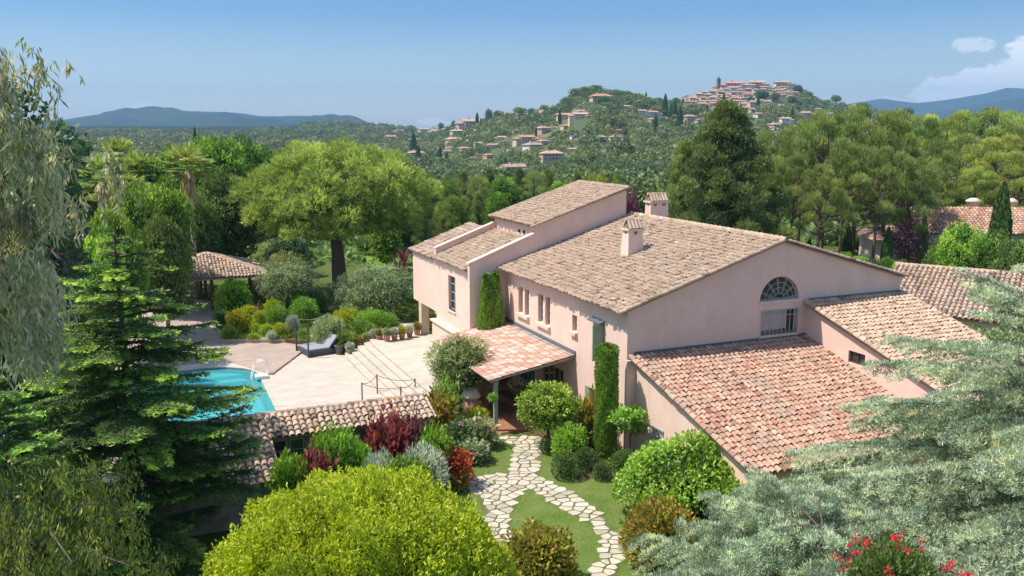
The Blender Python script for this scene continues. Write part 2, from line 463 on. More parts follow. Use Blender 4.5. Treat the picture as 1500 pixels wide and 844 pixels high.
# arch window: frame with radiating ironwork
fr = MB()
pts = [(8.03 + 1.08 * math.cos(math.pi * k / 24), .22, 6.22 + 1.06 * math.sin(math.pi * k / 24)) for k in range(25)]
fr.tube(pts, .045, 6); fr.tube([(6.93, .22, 6.23), (9.13, .22, 6.23)], .045, 6)
aw = fr.build('arched_window', M['greywood'], villa)
g = MB(); g.prism_dir([(8.03 + 1.10 * math.cos(math.pi * k / 24), .262, 6.21 + 1.08 * math.sin(math.pi * k / 24)) for k in range(25)], (0, .02, 0)); g.build('pane', M['glass'], aw)
g = MB()
for k in range(1, 12):
    t = math.pi * k / 12; g.tube([(8.03 + .3 * math.cos(t), .05, 6.2 + .3 * math.sin(t)), (8.03 + 1.07 * math.cos(t + .1 * (-1) ** k), .05, 6.2 + 1.05 * math.sin(t + .1 * (-1) ** k))], .012, 5)
for rr in (.3, .55, .8): g.tube([(8.03 + rr * math.cos(math.pi * k / 16), .05, 6.22 + rr * math.sin(math.pi * k / 16)) for k in range(17)], .012, 5)
g.build('grille', M['lightmetal'], aw)
s = MB(); s.box(6.84, 9.22, -.05, .15, 6.08, 6.195); s.build('sill', M['wall'], aw)

# main roof
k1 = math.atan2(ZR - ZE, VR); d1 = (-math.cos(k1), 0, -math.sin(k1))
ov = .50
L1 = (VR + ov) / math.cos(k1)
tile_roof('roof', (VR, -.14, ZR), (0, 1, 0), d1, UL + .12, L1, M['tile_old'], villa, seed=1, jit=1.35, pitch=.225, r=.098, lift_=.018, expo=.30)
k2 = math.atan2(ZR - 6.86, 15.42 - VR); d2_ = (math.cos(k2), 0, -math.sin(k2))
L2 = (15.42 - VR + .25) / math.cos(k2)
tile_roof('roof', (VR, -.14, ZR), (0, 1, 0), d2_, UL + .12, L2, M['tile_old'], villa, seed=2, jit=1.35, pitch=.225, r=.098, lift_=.018, expo=.30)
mb = MB()
barrels(mb, (VR, UL, ZR + .05), (VR, -.2, ZR + .05), r=.15, seed=5)
barrels(mb, (-ov, -.13, ZE - ov * math.tan(k1) + .03), (VR, -.13, ZR + .03), r=.12, seed=6, tonebase=.45)
barrels(mb, (15.67, -.13, 6.86 - .25 * math.tan(k2) + .03), (VR, -.13, ZR + .03), r=.12, seed=7, tonebase=.4)
mb.build('ridge_tiles', M['tile_old'], villa)
mb = MB()
slab(mb, (VR, -.12, ZR - .0), (0, 1, 0), d1, UL + .1, L1 - .24, th=.07, tone=.25)
slab(mb, (VR, -.12, ZR - .0), (0, 1, 0), d2_, UL + .1, L2 - .06, th=.07, tone=.25)
mb.build('roof_deck', M['tile_old'], villa)

# chimneys
def chimney(cx, cy, wb, wt, db, dt, z0, zl, zt, seed, holes):
    mb = MB()
    mb.hexa([(cx - wb / 2, cy - db / 2, z0), (cx + wb / 2, cy - db / 2, z0), (cx + wb / 2, cy + db / 2, z0), (cx - wb / 2, cy + db / 2, z0)],
            [(cx - wt / 2, cy - dt / 2, zl), (cx + wt / 2, cy - dt / 2, zl), (cx + wt / 2, cy + dt / 2, zl), (cx - wt / 2, cy + dt / 2, zl)])
    c = mb.build('chimney', M['wall'], villa)
    cu = MB()
    for i in range(holes):
        x = cx + (i - (holes - 1) / 2) * wt / holes
        cu.prism_dir([(x + .13 * math.cos(a), cy - dt, zl - .05 - .0 + .16 * math.sin(a)) for a in [math.pi + math.pi * j / 8 for j in range(9)]], (0, dt * .8, 0))
    cu.prism_dir([(cx - wt, cy + .12 * math.cos(a), zl - .05 + .16 * math.sin(a)) for a in [math.pi + math.pi * j / 8 for j in range(9)]], (wt * .8, 0, 0))
    boolean(c, cu)
    lg = MB(); lg.box(cx - wt / 2 - .09, cx + wt / 2 + .09, cy - dt / 2 - .09, cy + dt / 2 + .09, zl, zl + .09); lg.build('ledge', M['sill'], c)
    cap = MB()
    hh = zt - zl - .09
    n = max(3, round(wt / .2))
    for i in range(n):
        x = cx - wt / 2 + (i + .5) * wt / n
        for sg in (-1, 1):
            vs = []; S = 6; r_ = wt / n * .47
            for (yy, zz, q) in ((cy + sg * (dt / 2 + .04), zl + .09, 1.), (cy + sg * .05, zt, .9)):
                for k in range(S + 1):
                    t = math.pi * k / S
                    vs.append((x + q * r_ * math.cos(t), yy + sg * q * r_ * math.sin(t) * .9, zz + q * r_ * .5 * math.sin(t)))
            cap.add(vs, [(k, k + 1, S + 2 + k, S + 1 + k) for k in range(S)], .35 + .5 * random.random())
    m2 = max(2, round(dt / .22))
    for sg in (-1, 1):
        cap.add([(cx + sg * (wt / 2), cy - dt / 2, zl + .09), (cx + sg * (wt / 2), cy + dt / 2, zl + .09), (cx + sg * (wt / 2 - .04), cy, zt)], [(0, 1, 2)], .05)
        cap.add([(cx - wt / 2, cy + sg * dt / 2 * .8, zl + .09), (cx + wt / 2, cy + sg * dt / 2 * .8, zl + .09), (cx + wt / 2, cy, zt - .02), (cx - wt / 2, cy, zt - .02)], [(0, 1, 2, 3)], .02)
    barrels(cap, (cx - wt / 2 - .05, cy, zt - .02), (cx + wt / 2 + .0, cy, zt - .02), r=.1, expo=.3, seed=seed)
    cap.build('tiled_cap', M['tile_mid'], c)
chimney(4.12, 6.6, .98, .80, .86, .58, 7.2, 8.93, 9.42, 3, 1)
chimney(9.2, 12.4, 1.22, 1.18, .66, .6, 8.0, 9.72, 10.2, 4, 2)

# tower block
TW0, TW1, TU1 = 1.88, 7.71, 19.4
mb = MB()
kt = (10.46 - 8.62) / (TW1 - TW0)
mb.prism_dir([(TW0, UL + .003, 0), (TW1, UL + .003, 0), (TW1, UL + .003, 10.42), (TW0, UL + .003, 8.56)], (0, TU1 - UL, 0))
mb.build('tower_wall', M['wall'], villa)
kta = math.atan(kt); dt_ = (-math.cos(kta), 0, -math.sin(kta))
tile_roof('tower_roof', (TW1 + .05, UL - .12, 10.52), (0, 1, 0), dt_, TU1 - UL + .3, (TW1 - TW0 + .4) / math.cos(kta), M['tile_old'], villa, seed=4, jit=1.3, lift_=.018, pitch=.225, r=.098, expo=.30)
mb = MB(); slab(mb, (TW1 + .05, UL - .1, 10.51), (0, 1, 0), dt_, TU1 - UL + .26, (TW1 - TW0 + .33) / math.cos(kta), th=.07, tone=.25)
mb.build('roof_deck', M['tile_old'], villa)
mb = MB(); barrels(mb, (TW0 - .34, UL - .1, 8.56 - .34 * kt + .05), (TW1 + .05, UL - .1, 10.55), r=.12, seed=8); barrels(mb, (TW1 + .08, UL - .1, 10.56), (TW1 + .08, TU1 + .15, 10.56), r=.12, seed=9)
mb.build('ridge_tiles', M['tile_old'], villa)
mb = MB()
for u in (14.9, 15.6): mb = MB(); mb.tube([(TW0 - .01, u, 8.05), (TW0 - .07, u, 8.05)], .09, 10); mb.build('vent', M['dark'], villa)

# left wing: inner roof between two parapets, outer strip over the overhang
kw = .365; kwa = math.atan(kw); dw = (-math.cos(kwa), 0, -math.sin(kwa))
W0 = -2.1
mb = MB()
mb.prism_dir([(W0, UL + .006, 0), (TW0, UL + .006, 0), (TW0, UL + .006, 7.55), (W0, UL + .006, 6.12)], (0, 5.86, 0))
wingw = mb.build('wing_wall', M['wall'], villa)
cut = MB(); cut.box(W0 - .3, W0 + .26, 15.75, 16.95, 3.46, 5.5); boolean(wingw, cut)
window(villa, ('A', W0), 15.75, 16.95, 3.46, 5.5, bars=(1, 3), depth=.18)
mb = MB(); mb.prism_dir([(W0, 19.2, 2.85), (TW0, 19.2, 2.85), (TW0, 19.2, 7.5), (W0, 19.2, 6.05)], (0, 4.75, 0))
mb.build('overhang_wall', M['wall'], villa)
mb = MB(); mb.box(-.6, TW0, 19.2, 24.0, .0, 2.85); mb.build('recess_wall', M['cream'], villa)
tile_roof('wing_roof', (TW0, UL + .3, 7.74), (0, 1, 0), dw, 5.75, (TW0 - W0 + .25) / math.cos(kwa), M['tile_old'], villa, seed=10, jit=1.3, lift_=.018, pitch=.225, r=.098, expo=.30)
tile_roof('strip_roof', (TW0 + .1, 19.55, 7.66), (0, 1, 0), dw, 4.5, (TW0 - W0 + .3) / math.cos(kwa), M['tile_pink'], villa, seed=11, r=.10, expo=.4)
mb = MB(); slab(mb, (TW0, UL + .3, 7.73), (0, 1, 0), dw, 5.75, (TW0 - W0 + .05) / math.cos(kwa), th=.07, tone=.25); slab(mb, (TW0 + .1, 19.5, 7.65), (0, 1, 0), dw, 4.55, (TW0 - W0 + .26) / math.cos(kwa), th=.07, tone=.25)
mb.build('roof_deck', M['tile_old'], villa)
# parapets: follow the slope
mb = MB()
mb.prism_dir([(W0 - .03, UL - .001, 0), (TW0 + .0, UL - .001, 0), (TW0, UL - .001, 8.12), (W0 - .03, UL - .001, 6.62)], (0, .3, 0))
p1 = mb.build('parapet_wall', M['wall'], villa)
mb = MB()
mb.hexa([(W0 - .1, UL - .06, 6.6), (TW0 + .0, UL - .06, 8.12), (TW0, UL + .35, 8.12), (W0 - .1, UL + .35, 6.6)], [(W0 - .1, UL - .06, 6.68), (TW0, UL - .06, 8.2), (TW0, UL + .35, 8.2), (W0 - .1, UL + .35, 6.68)])
mb.build('coping', M['wall'], p1)
mb = MB()
mb.prism_dir([(W0 + .03, 19.25, 6.1), (TW0 + .0, 19.25, 7.4), (TW0, 19.25, 8.20), (W0 + .03, 19.25, 6.76)], (0, .28, 0))
p1 = mb.build('parapet_wall', M['wall'], villa)
mb = MB()
mb.hexa([(W0 - .0, 19.2, 6.76), (TW0, 19.2, 8.2), (TW0, 19.58, 8.2), (W0 - .0, 19.58, 6.76)], [(W0, 19.2, 6.82), (TW0, 19.2, 8.26), (TW0, 19.58, 8.26), (W0, 19.58, 6.82)])
mb.build('coping', M['wall'], p1)
mb = MB(); mb.box(W0 - .02, W0 + .5, 22.25, 22.8, .74, 2.85); bevel(mb.build('pillar', M['cream'], villa), .03)
mb = MB(); mb.box(W0 - .5, W0 + .02, UL + .0, 19.1, 2.38, 2.5); mb.box(W0 - .38, W0 + .02, UL + .1, 19.0, .0, 2.38); bevel(mb.build('balcony_ledge', M['sill'], villa), .03)

# annexe nearest to the drone
AW = 9.66
ka = math.atan((4.36 - 2.18) / 8.3); da = (0, -math.cos(ka), -math.sin(ka))
mb = MB()
mb.prism_dir([(.35, -.002, -.3), (.35, -.002, 4.16), (.35, -7.9, 2.08), (.35, -7.9, -.3)], (AW - .36, 0, 0))
anw = mb.build('annexe_wall', M['wall'], villa)
cut = MB(); cut.box(.1, .6, -2.45, -1.5, .75, 1.75); cut.box(.1, .6, -4.6, -4.1, 1.3, 1.75); boolean(anw, cut)
window(villa, ('A', .35), -2.45, -1.5, .75, 1.75, bars=(1, 1), grille=True, mat='white', sill=True)
window(villa, ('A', .35), -4.6, -4.1, 1.3, 1.75, bars=(0, 0), sill=True, mat='wood')
LA = 8.55 / math.cos(ka)
tile_roof('annexe_roof', (.1, -.02, 4.33), (1, 0, 0), da, AW - .1, LA, M['tile_red'], villa, seed=20, jit=1.1, pitch=.24, r=.106, expo=.33, lift_=.024)
mb = MB(); slab(mb, (.13, -.01, 4.32), (1, 0, 0), da, AW - .13, LA - .06, th=.1, tone=.3); mb.build('roof_deck', M['tile_pink'], villa)
mb = MB(); barrels(mb, (.13, -8.5, 4.33 - 8.5 * math.tan(ka) + .03), (.13, -.05, 4.36), r=.12, seed=21); mb.build('verge_tiles', M['tile_red'], villa)
mb = MB(); mb.box(.35, AW - .0, -.06, -.004, 4.36, 4.52); mb.build('flashing', M['flash'], villa)
# corner pilaster
mb = MB(); mb.box(-.09, .40, -.16, -.003, -.3, 4.2); bevel(mb.build('pilaster', M['wall'], villa), .02)

# annexe on the right, higher
kb = math.atan(.278); db_ = (0, -math.cos(kb), -math.sin(kb))
mb = MB()
mb.prism_dir([(AW, -.004, -.3), (AW, -.004, 5.82), (AW, -9.2, 5.82 - 9.2 * .278), (AW, -9.2, -.3)], (5.7, 0, 0))
anw = mb.build('annexe_wall', M['wall'], villa)
cut = MB(); cut.box(AW - .3, AW + .22, -3.75, -2.78, 3.78, 4.32); boolean(anw, cut)
window(villa, ('A', AW), -3.75, -2.78, 3.78, 4.32, bars=(1, 0), depth=.1, mat='wood', sill=False)
LB = 9.6 / math.cos(kb)
tile_roof('annexe_roof', (AW - .2, -.02, 6.0), (1, 0, 0), db_, 6.1, LB, M['tile_mid'], villa, seed=30, jit=1.1, pitch=.24, r=.106, expo=.33, lift_=.024)
mb = MB(); slab(mb, (AW - .18, -.01, 5.99), (1, 0, 0), db_, 6.06, LB - .06, th=.12, tone=.3); mb.build('roof_deck', M['tile_pink'], villa)
mb = MB(); barrels(mb, (AW - .18, -9.5, 6.0 - 9.5 * .278 + .03), (AW - .18, -.05, 6.03), r=.12, seed=31); mb.build('verge_tiles', M['tile_mid'], villa); mb = MB(); barrels(mb, (AW + 5.88, -9.5, 6.0 - 9.5 * .278 + .03), (AW + 5.88, -.05, 6.03), r=.12, seed=32); mb.build('verge_tiles', M['tile_mid'], villa)
mb = MB(); mb.box(AW + .1, 15.42, -.06, -.004, 6.02, 6.16); mb.build('flashing', M['flash'], villa)

# porch
kp = math.atan((3.30 - 2.56) / 4.3); dp = (-math.cos(kp), 0, -math.sin(kp))
LP = 4.4 / math.cos(kp)
def newtone(A, B, t, rng):
    return rng.choice([.1, .3, .5, .7, .85, .95], len(t), p=[.2, .25, .15, .2, .15, .05]) + rng.normal(0, .04, len(t))
tile_roof('porch_roof', (-.06, 4.72, 3.26), (0, 1, 0), dp, UL - 4.72, LP, M['tile_new'], villa, seed=40, pitch=.24, expo=.36, r=.085, rise=.6, jit=.3, tonef=newtone)
mb = MB(); slab(mb, (-.06, 4.74, 3.25), (0, 1, 0), dp, UL - 4.76, LP - .06, th=.06, tone=.3, lift=0); mb.build('roof_deck', M['tile_pink'], villa)
mb = MB(); mb.box(-.07, -.004, 4.7, UL, 3.28, 3.5); mb.box(-.3, -.07, 4.7, UL, 3.27, 3.31); mb.build('flashing', M['flash'], villa)
for (u, v) in ((4.95, -4.05), (8.9, -4.05), (12.8, -4.05)):
    mb = MB(); mb.box(v - .09, v + .09, u - .09, u + .09, 0, 2.44); mb.box(v - .13, v + .13, u - .13, u + .13, 2.28, 2.36); bevel(mb.build('porch_post', M['green_paint'], villa), .012)
mb = MB(); mb.box(-4.14, -3.96, 4.78, 13.2, 2.44, 2.58)
for k in range(9):
    u = 4.95 + k * 1.0; mb.hexa([(-4.3, u - .05, 2.42), (-.02, u - .05, 3.06), (-.02, u + .05, 3.06), (-4.3, u + .05, 2.42)], [(-4.3, u - .05, 2.53), (-.02, u - .05, 3.17), (-.02, u + .05, 3.17), (-4.3, u + .05, 2.53)])
mb.build('porch_beam', M['green_paint'], villa)
# open shutter seen edge-on to the gable, with a small lintel roof
mb = MB(); mb.box(-.57, -.01, 2.02, 2.07, 3.72, 5.36)
for z in (3.9, 4.6, 5.2): mb.box(-.52, -.03, 1.995, 2.02, z, z + .07)
mb.box(-.57, -.52, 1.995, 2.02, 3.78, 5.34)
mb.build('shutter', M['green_shutter'], villa)
mb = MB(); mb.hexa([(-.3, 1.95, 5.38), (-.0, 1.95, 5.45), (0, 3.1, 5.45), (-.3, 3.1, 5.38)], [(-.3, 1.95, 5.43), (0, 1.95, 5.52), (0, 3.1, 5.52), (-.3, 3.1, 5.43)]); mb.build('lintel_hood', M['flash'], villa)
for (a, b) in ((1.85, 2.29), (3.21, 3.65)):
    mb = MB(); mb.box(-.05, -.01, a, b, .88, 2.12); mb.build('shutter', M['green_shutter'], villa)
# ------------------------------------------------------------------ terrain, one sheet to the horizon
RIDGE = [(-900, 168), (-400, 172), (0, 186), (300, 189), (400, 186), (470, 184), (530, 182), (600, 184), (640, 188), (660, 183), (700, 175), (750, 167), (800, 160), (830, 153), (842, 134), (870, 130), (900, 137), (950, 144), (985, 150), (1010, 138),
         (1050, 125), (1110, 119), (1155, 121), (1180, 135), (1200, 147), (1240, 152), (1300, 162), (1340, 167), (1400, 176), (1500, 186), (1900, 190), (2600, 175)]
RDIST = [(-900, 2600), (0, 2400), (470, 2200), (600, 1700), (660, 1200), (700, 1000), (800, 900), (870, 860), (950, 1000), (1010, 1150), (1110, 1250), (1200, 1250), (1300, 1350), (1500, 1500), (2600, 1500)]
RX = np.array([a for a, _ in RIDGE]); RY = np.array([b for _, b in RIDGE]); DX = np.array([a for a, _ in RDIST]); DY = np.array([b for _, b in RDIST])
def sstep(a, b, x):
    t = np.clip((x - a) / (b - a), 0, 1); return t * t * (3 - 2 * t)
def vnoise(x, y, seed=0):
    r = 0
    for i, (f, a) in enumerate(((1, 1), (2.1, .5), (4.3, .27), (8.9, .14))):
        p = seed * 1.7 + i * 2.3
        r = r + a * (np.sin(f * x + p + 1.3 * np.sin(f * y * .8 + p)) * np.cos(f * y * 1.1 - p + 1.1 * np.sin(f * x * .7)))
    return r
def terr(x, y):
    x = np.asarray(x, float); y = np.asarray(y, float)
    yy = np.maximum(y, 1.0)
    px = np.where(y > 30, 750 + 1333 * np.clip(x / yy, -2.2, 2.2), 750)
    fr = np.clip((y - 40) / 200, 0, 1)                     # only the country ahead is hilly
    r = y
    rd = np.interp(px, DX, DY); zr = CAMZ + (187 - (np.interp(px, RX, RY) + 9 * np.clip(rd, 800, 1500) / rd)) / 1333 * rd
    z = -7 * sstep(88, 200, r) - 9 * sstep(200, 340, r)
    t = np.clip((r - 340) / (rd - 340), 0, 1)
    shape = t ** 1.15
    z = z + (zr + 16) * shape
    back = np.clip((r - rd) / (rd * .5), 0, 1); back = back * back * (3 - 2 * back)
    z = z - (zr + 60) * back
    amp = np.clip((r - 260) / 500, 0, 1) * (1 - back)
    z = z + amp * 4.5 * vnoise(x / 90., y / 120., 3) * np.clip((1 - t) * 4, .0, 1)
    # far blue hills on the left, mountains on the right
    pl = np.clip(px, -1500, 2600)
    hl = np.interp(pl, [-1500, -300, 0, 100, 160, 220, 260, 300, 340, 380, 430, 480, 510, 540, 580, 700, 2600], [32, 28, 12, 14, 22, 27, 28, 26, 25, 20, 21, 23, 20, 9, -8, -60, -60])
    zl = CAMZ + hl / 1333 * 5600 + 8 * vnoise(x / 300, y / 400, 5)
    bump = np.exp(-(np.where(r < 5600, r - 5600, (r - 5600) * 1.6) / 2150.) ** 2)
    z = z + np.maximum(zl + 46, 0) * bump * (1 + .34 * vnoise(x / 300, y / 560, 9) * sstep(5700, 4600, r) * sstep(2000, 3400, r))
    hr = np.interp(pl, [0, 1000, 1150, 1230, 1290, 1340, 1400, 1440, 1470, 1500, 1560, 1700, 2200, 2600], [-60, -40, 8, 36, 44, 38, 44, 50, 58, 56, 64, 72, 70, 60])
    bump = np.exp(-((r - 7600) / 900.) ** 2)
    z = z + np.maximum(CAMZ + hr / 1333 * 7600 + 9 * vnoise(x / 500, y / 600, 8) + 46, 0) * bump
    hr = np.interp(pl, [0, 1180, 1300, 1400, 1500, 1560, 1700, 2600], [-60, -20, 10, 32, 46, 52, 60, 50])
    bump = np.exp(-((r - 5600) / 700.) ** 2)
    z = z + np.maximum(CAMZ + hr / 1333 * 5600 + 9 * vnoise(x / 350, y / 500, 4) + 46, 0) * bump
    z = z * fr
    return z
def hit_terrain(px, py):
    for dy in (0, 2, 4, 7, 10, 14, 20):
        q = hit_terrain_(px, py + dy)
        if q is not None: return q
def hit_terrain_(px, py):
    r = ray(px, py); r = r / r.y; Y = 100.
    while Y < 4000:
        p = Vector((r.x * Y, Y, CAMZ + r.z * Y)); h = float(terr(p.x, p.y))
        if p.z < h: return Vector((p.x, p.y, h))
        Y += 2.5 + Y * .003
    return None

# local helpers for the pool area
def loc_vu(x, y):
    qx = x - OX; qy = y - OY
    return qx * DV.x + qy * DV.y, qx * DU.x + qy * DU.y
th = np.concatenate([np.arange(-180, -46, 4.), np.arange(-46, 46, .16), np.arange(46, 180.1, 4.)])
rr = np.concatenate([[.5], np.arange(4, 90, 1.2), np.geomspace(90, 10500, 230)])
TH, RRr = np.meshgrid(np.radians(th), rr, indexing='ij')
X = RRr * np.sin(TH); Y = RRr * np.cos(TH)
Z = terr(X, Y) - .02
v_, u_ = loc_vu(X, Y)
pit = (v_ > -29.5) & (v_ < -8.) & (u_ > 5.5) & (u_ < 25)
Z = np.where(pit, -1.9, Z)
nt_, nr_ = X.shape
idx = np.arange(nt_ * nr_).reshape(nt_, nr_)
F = np.stack([idx[:-1, :-1], idx[:-1, 1:], idx[1:, 1:], idx[1:, :-1]], -1).reshape(-1, 4)[:, ::-1]
me = np_mesh('ground', np.stack([X, Y, Z], -1).reshape(-1, 3), F, smooth=True)
m, nt, out = newmat('terrain'); Lk = nt.links.new
b = N(nt, 'ShaderNodeBsdfPrincipled'); b.inputs['Roughness'].default_value = .95; b.inputs['Specular IOR Level'].default_value = .1
geo = N(nt, 'ShaderNodeNewGeometry')
def nz(scale, detail=6, rough=.6, vec=None):
    n = N(nt, 'ShaderNodeTexNoise'); n.inputs['Scale'].default_value = scale; n.inputs['Detail'].default_value = detail; n.inputs['Roughness'].default_value = rough
    Lk(vec or geo.outputs['Position'], n.inputs['Vector']); return n.outputs['Fac']
near = ramp(nt, [(.3, (.06, .10, .022)), (.5, (.09, .13, .03)), (.64, (.13, .13, .05)), (.75, (.07, .10, .025))], nz(.35))
far = ramp(nt, [(.30, (.035, .055, .02)), (.44, (.06, .085, .03)), (.56, (.11, .13, .05)), (.66, (.22, .19, .12)), (.8, (.28, .24, .17))], nz(.011, 9, .68))
town = ramp(nt, [(.60, (0, 0, 0)), (.66, (1, 1, 1))], nz(.0034, 5, .6))
fine = ramp(nt, [(.5, (.02, .04, .018)), (.6, (.30, .26, .22))], nz(.035, 7, .75))
mxa = N(nt, 'ShaderNodeMix', data_type='RGBA'); Lk(town.outputs[0], mxa.inputs[0]); Lk(far.outputs[0], mxa.inputs[6]); Lk(fine.outputs[0], mxa.inputs[7])
forest = ramp(nt, [(.35, (.012, .022, .012)), (.5, (.022, .036, .018)), (.66, (.04, .05, .03)), (.78, (.15, .13, .10))], nz(.0045, 10, .7))
sp0 = N(nt, 'ShaderNodeSeparateXYZ'); Lk(geo.outputs['Position'], sp0.inputs[0])
mr0 = N(nt, 'ShaderNodeMapRange'); mr0.inputs[1].default_value = 1400; mr0.inputs[2].default_value = 2000; Lk(sp0.outputs[1], mr0.inputs[0])
mrx = N(nt, 'ShaderNodeMapRange'); mrx.inputs[1].default_value = -60; mrx.inputs[2].default_value = -220; Lk(sp0.outputs[0], mrx.inputs[0])
mxx = N(nt, 'ShaderNodeMath', operation='MAXIMUM'); Lk(mr0.outputs[0], mxx.inputs[0]); Lk(mrx.outputs[0], mxx.inputs[1]); mr0 = mxx
mxf = N(nt, 'ShaderNodeMix', data_type='RGBA'); Lk(mr0.outputs[0], mxf.inputs[0]); Lk(mxa.outputs[2], mxf.inputs[6]); Lk(forest.outputs[0], mxf.inputs[7]); mxa = mxf
sp = N(nt, 'ShaderNodeSeparateXYZ'); Lk(geo.outputs['Position'], sp.inputs[0])
mr = N(nt, 'ShaderNodeMapRange'); mr.inputs[1].default_value = 90; mr.inputs[2].default_value = 220; Lk(sp.outputs[1], mr.inputs[0])
mx = N(nt, 'ShaderNodeMix', data_type='RGBA'); Lk(mr.outputs[0], mx.inputs[0]); Lk(near.outputs[0], mx.inputs[6]); Lk(mxa.outputs[2], mx.inputs[7])
Lk(mx.outputs[2], b.inputs['Base Color']); Lk(b.outputs[0], out.inputs[0])
me.materials.append(m)
ground = bpy.data.objects.new('ground', me); COL.objects.link(ground); tag(ground, kind='structure')

def world_poly(mb, pts, z0, z1, tone=.5):
    mb.hexa([(p.x, p.y, z0) for p in pts], [(p.x, p.y, z1) for p in pts], tone)
def ccw(pts):
    a = sum(p.x * q.y - q.x * p.y for p, q in zip(pts, pts[1:] + pts[:1])); return pts if a > 0 else pts[::-1]

# --- materials of the ground
def grassmat(name, a, b_, c):
    m, nt, out = newmat(name); Lk = nt.links.new
    bs = N(nt, 'ShaderNodeBsdfPrincipled'); bs.inputs['Roughness'].default_value = .8; bs.inputs['Specular IOR Level'].default_value = .2
    geo = N(nt, 'ShaderNodeNewGeometry')
    n1 = N(nt, 'ShaderNodeTexNoise'); n1.inputs['Scale'].default_value = .8; n1.inputs['Detail'].default_value = 5; Lk(geo.outputs['Position'], n1.inputs['Vector'])
    n2 = N(nt, 'ShaderNodeTexNoise'); n2.inputs['Scale'].default_value = 30; n2.inputs['Detail'].default_value = 4; Lk(geo.outputs['Position'], n2.inputs['Vector'])
    ad = N(nt, 'ShaderNodeMath', operation='MULTIPLY_ADD'); ad.inputs[1].default_value = .45; Lk(n2.outputs['Fac'], ad.inputs[0]); Lk(n1.outputs['Fac'], ad.inputs[2])
    r = ramp(nt, [(.5, a), (.72, b_), (.95, c)], ad.outputs[0]); Lk(r.outputs[0], bs.inputs['Base Color'])
    bp = N(nt, 'ShaderNodeBump'); bp.inputs['Distance'].default_value = .05; Lk(n2.outputs['Fac'], bp.inputs['Height']); Lk(bp.outputs[0], bs.inputs['Normal'])
    Lk(bs.outputs[0], out.inputs[0]); return m
M['lawn'] = grassmat('lawn', (.10, .17, .03), (.15, .215, .045), (.21, .225, .08))
M['lawn_far'] = grassmat('lawn_far', (.10, .20, .025), (.15, .27, .04), (.20, .29, .07))

# lawns (front garden, behind the pines, right of the villa)
def sheet(name, pts, z, mat):
    mb = MB(); pts = ccw([Vector(p) for p in pts])
    mb.add([(p.x, p.y, z) for p in pts], [tuple(range(len(pts)))])
    return tag(mb.build(name, mat), kind='structure')
front = [G(655, 712), G(675, 690), G(705, 668), G(728, 650), G(748, 641), G(800, 648), (G(815, 680)), G(840, 698), G(905, 702), G(935, 740), G(960, 800), G(960, 900), G(640, 900), G(620, 800)]
sheet('lawn', front, .006, M['lawn'])
sheet('lawn', [G(395, 396), G(470, 376), G(640, 368), G(680, 400), G(660, 430), G(560, 447), G(455, 447), G(400, 430)], .01, M['lawn_far'])

# flagstone path: irregular slabs cut from a voronoi pattern, set in the turf
def clip_poly(poly, n, c):
    out_ = []
    for i in range(len(poly)):
        a = poly[i]; b = poly[(i + 1) % len(poly)]
        da = a[0] * n[0] + a[1] * n[1] - c; db = b[0] * n[0] + b[1] * n[1] - c
        if da <= 0: out_.append(a)
        if da * db < 0:
            t = da / (da - db); out_.append((a[0] + t * (b[0] - a[0]), a[1] + t * (b[1] - a[1])))
    return out_
def inside(poly, x, y):
    c = False
    for i in range(len(poly)):
        x1, y1 = poly[i]; x2, y2 = poly[i - 1]
        if (y1 > y) != (y2 > y) and x < (x2 - x1) * (y - y1) / (y2 - y1) + x1: c = not c
    return c
def flagstones(name, poly, size, z, mat, gap=.027, seed=4, stretch=1.35):
    rng = random.Random(seed)
    P = [(p.x, p.y) for p in poly]
    x0 = min(p[0] for p in P); x1 = max(p[0] for p in P); y0 = min(p[1] for p in P); y1 = max(p[1] for p in P)
    S = []; nx = int((x1 - x0) / size) + 3; ny = int((y1 - y0) / (size / stretch)) + 3
    for i in range(nx):
        for j in range(ny):
            S.append((x0 + (i - .5 + rng.uniform(-.42, .42) + .5 * (j % 2)) * size, y0 + (j - .5 + rng.uniform(-.42, .42)) * size / stretch))
    mb = MB()
    for s in S:
        if not inside(P, *s): continue
        c = [(s[0] - 2, s[1] - 2), (s[0] + 2, s[1] - 2), (s[0] + 2, s[1] + 2), (s[0] - 2, s[1] + 2)]
        for t in S:
            if t is s: continue
            dx, dy = t[0] - s[0], t[1] - s[1]; d = math.hypot(dx, dy)
            if d > 3 * size: continue
            nx_, ny_ = dx / d, dy / d
            c = clip_poly(c, (nx_, ny_), nx_ * (s[0] + t[0]) / 2 + ny_ * (s[1] + t[1]) / 2 - gap * rng.uniform(.6, 1.6))
            if len(c) < 3: break
        if len(c) < 3: continue
        # trim corners a little
        cc = []
        for i in range(len(c)):
            a, b, d_ = c[i - 1], c[i], c[(i + 1) % len(c)]
            cc.append((b[0] + (a[0] - b[0]) * .14, b[1] + (a[1] - b[1]) * .14)); cc.append((b[0] + (d_[0] - b[0]) * .14, b[1] + (d_[1] - b[1]) * .14))
        tl = (rng.uniform(-.012, .012), rng.uniform(-.012, .012)); tn = rng.random()
        top = [(p[0], p[1], z + .022 + (p[0] - s[0]) * tl[0] + (p[1] - s[1]) * tl[1]) for p in cc]
        mb.hexa([(p[0], p[1], z - .03) for p in cc], top, tn)
    return tag(mb.build(name, mat), kind='structure')
M['flag'] = surf('pale_flagstone', (0, 0, 0), .85, .2, noise=(5, .14), bump=(12, .012),
    tonestops=[(0, (.38, .33, .25)), (.3, (.50, .44, .34)), (.7, (.60, .53, .42)), (1, (.54, .45, .34))], stain=[(4, (.33, .29, .23), .55, .75)])
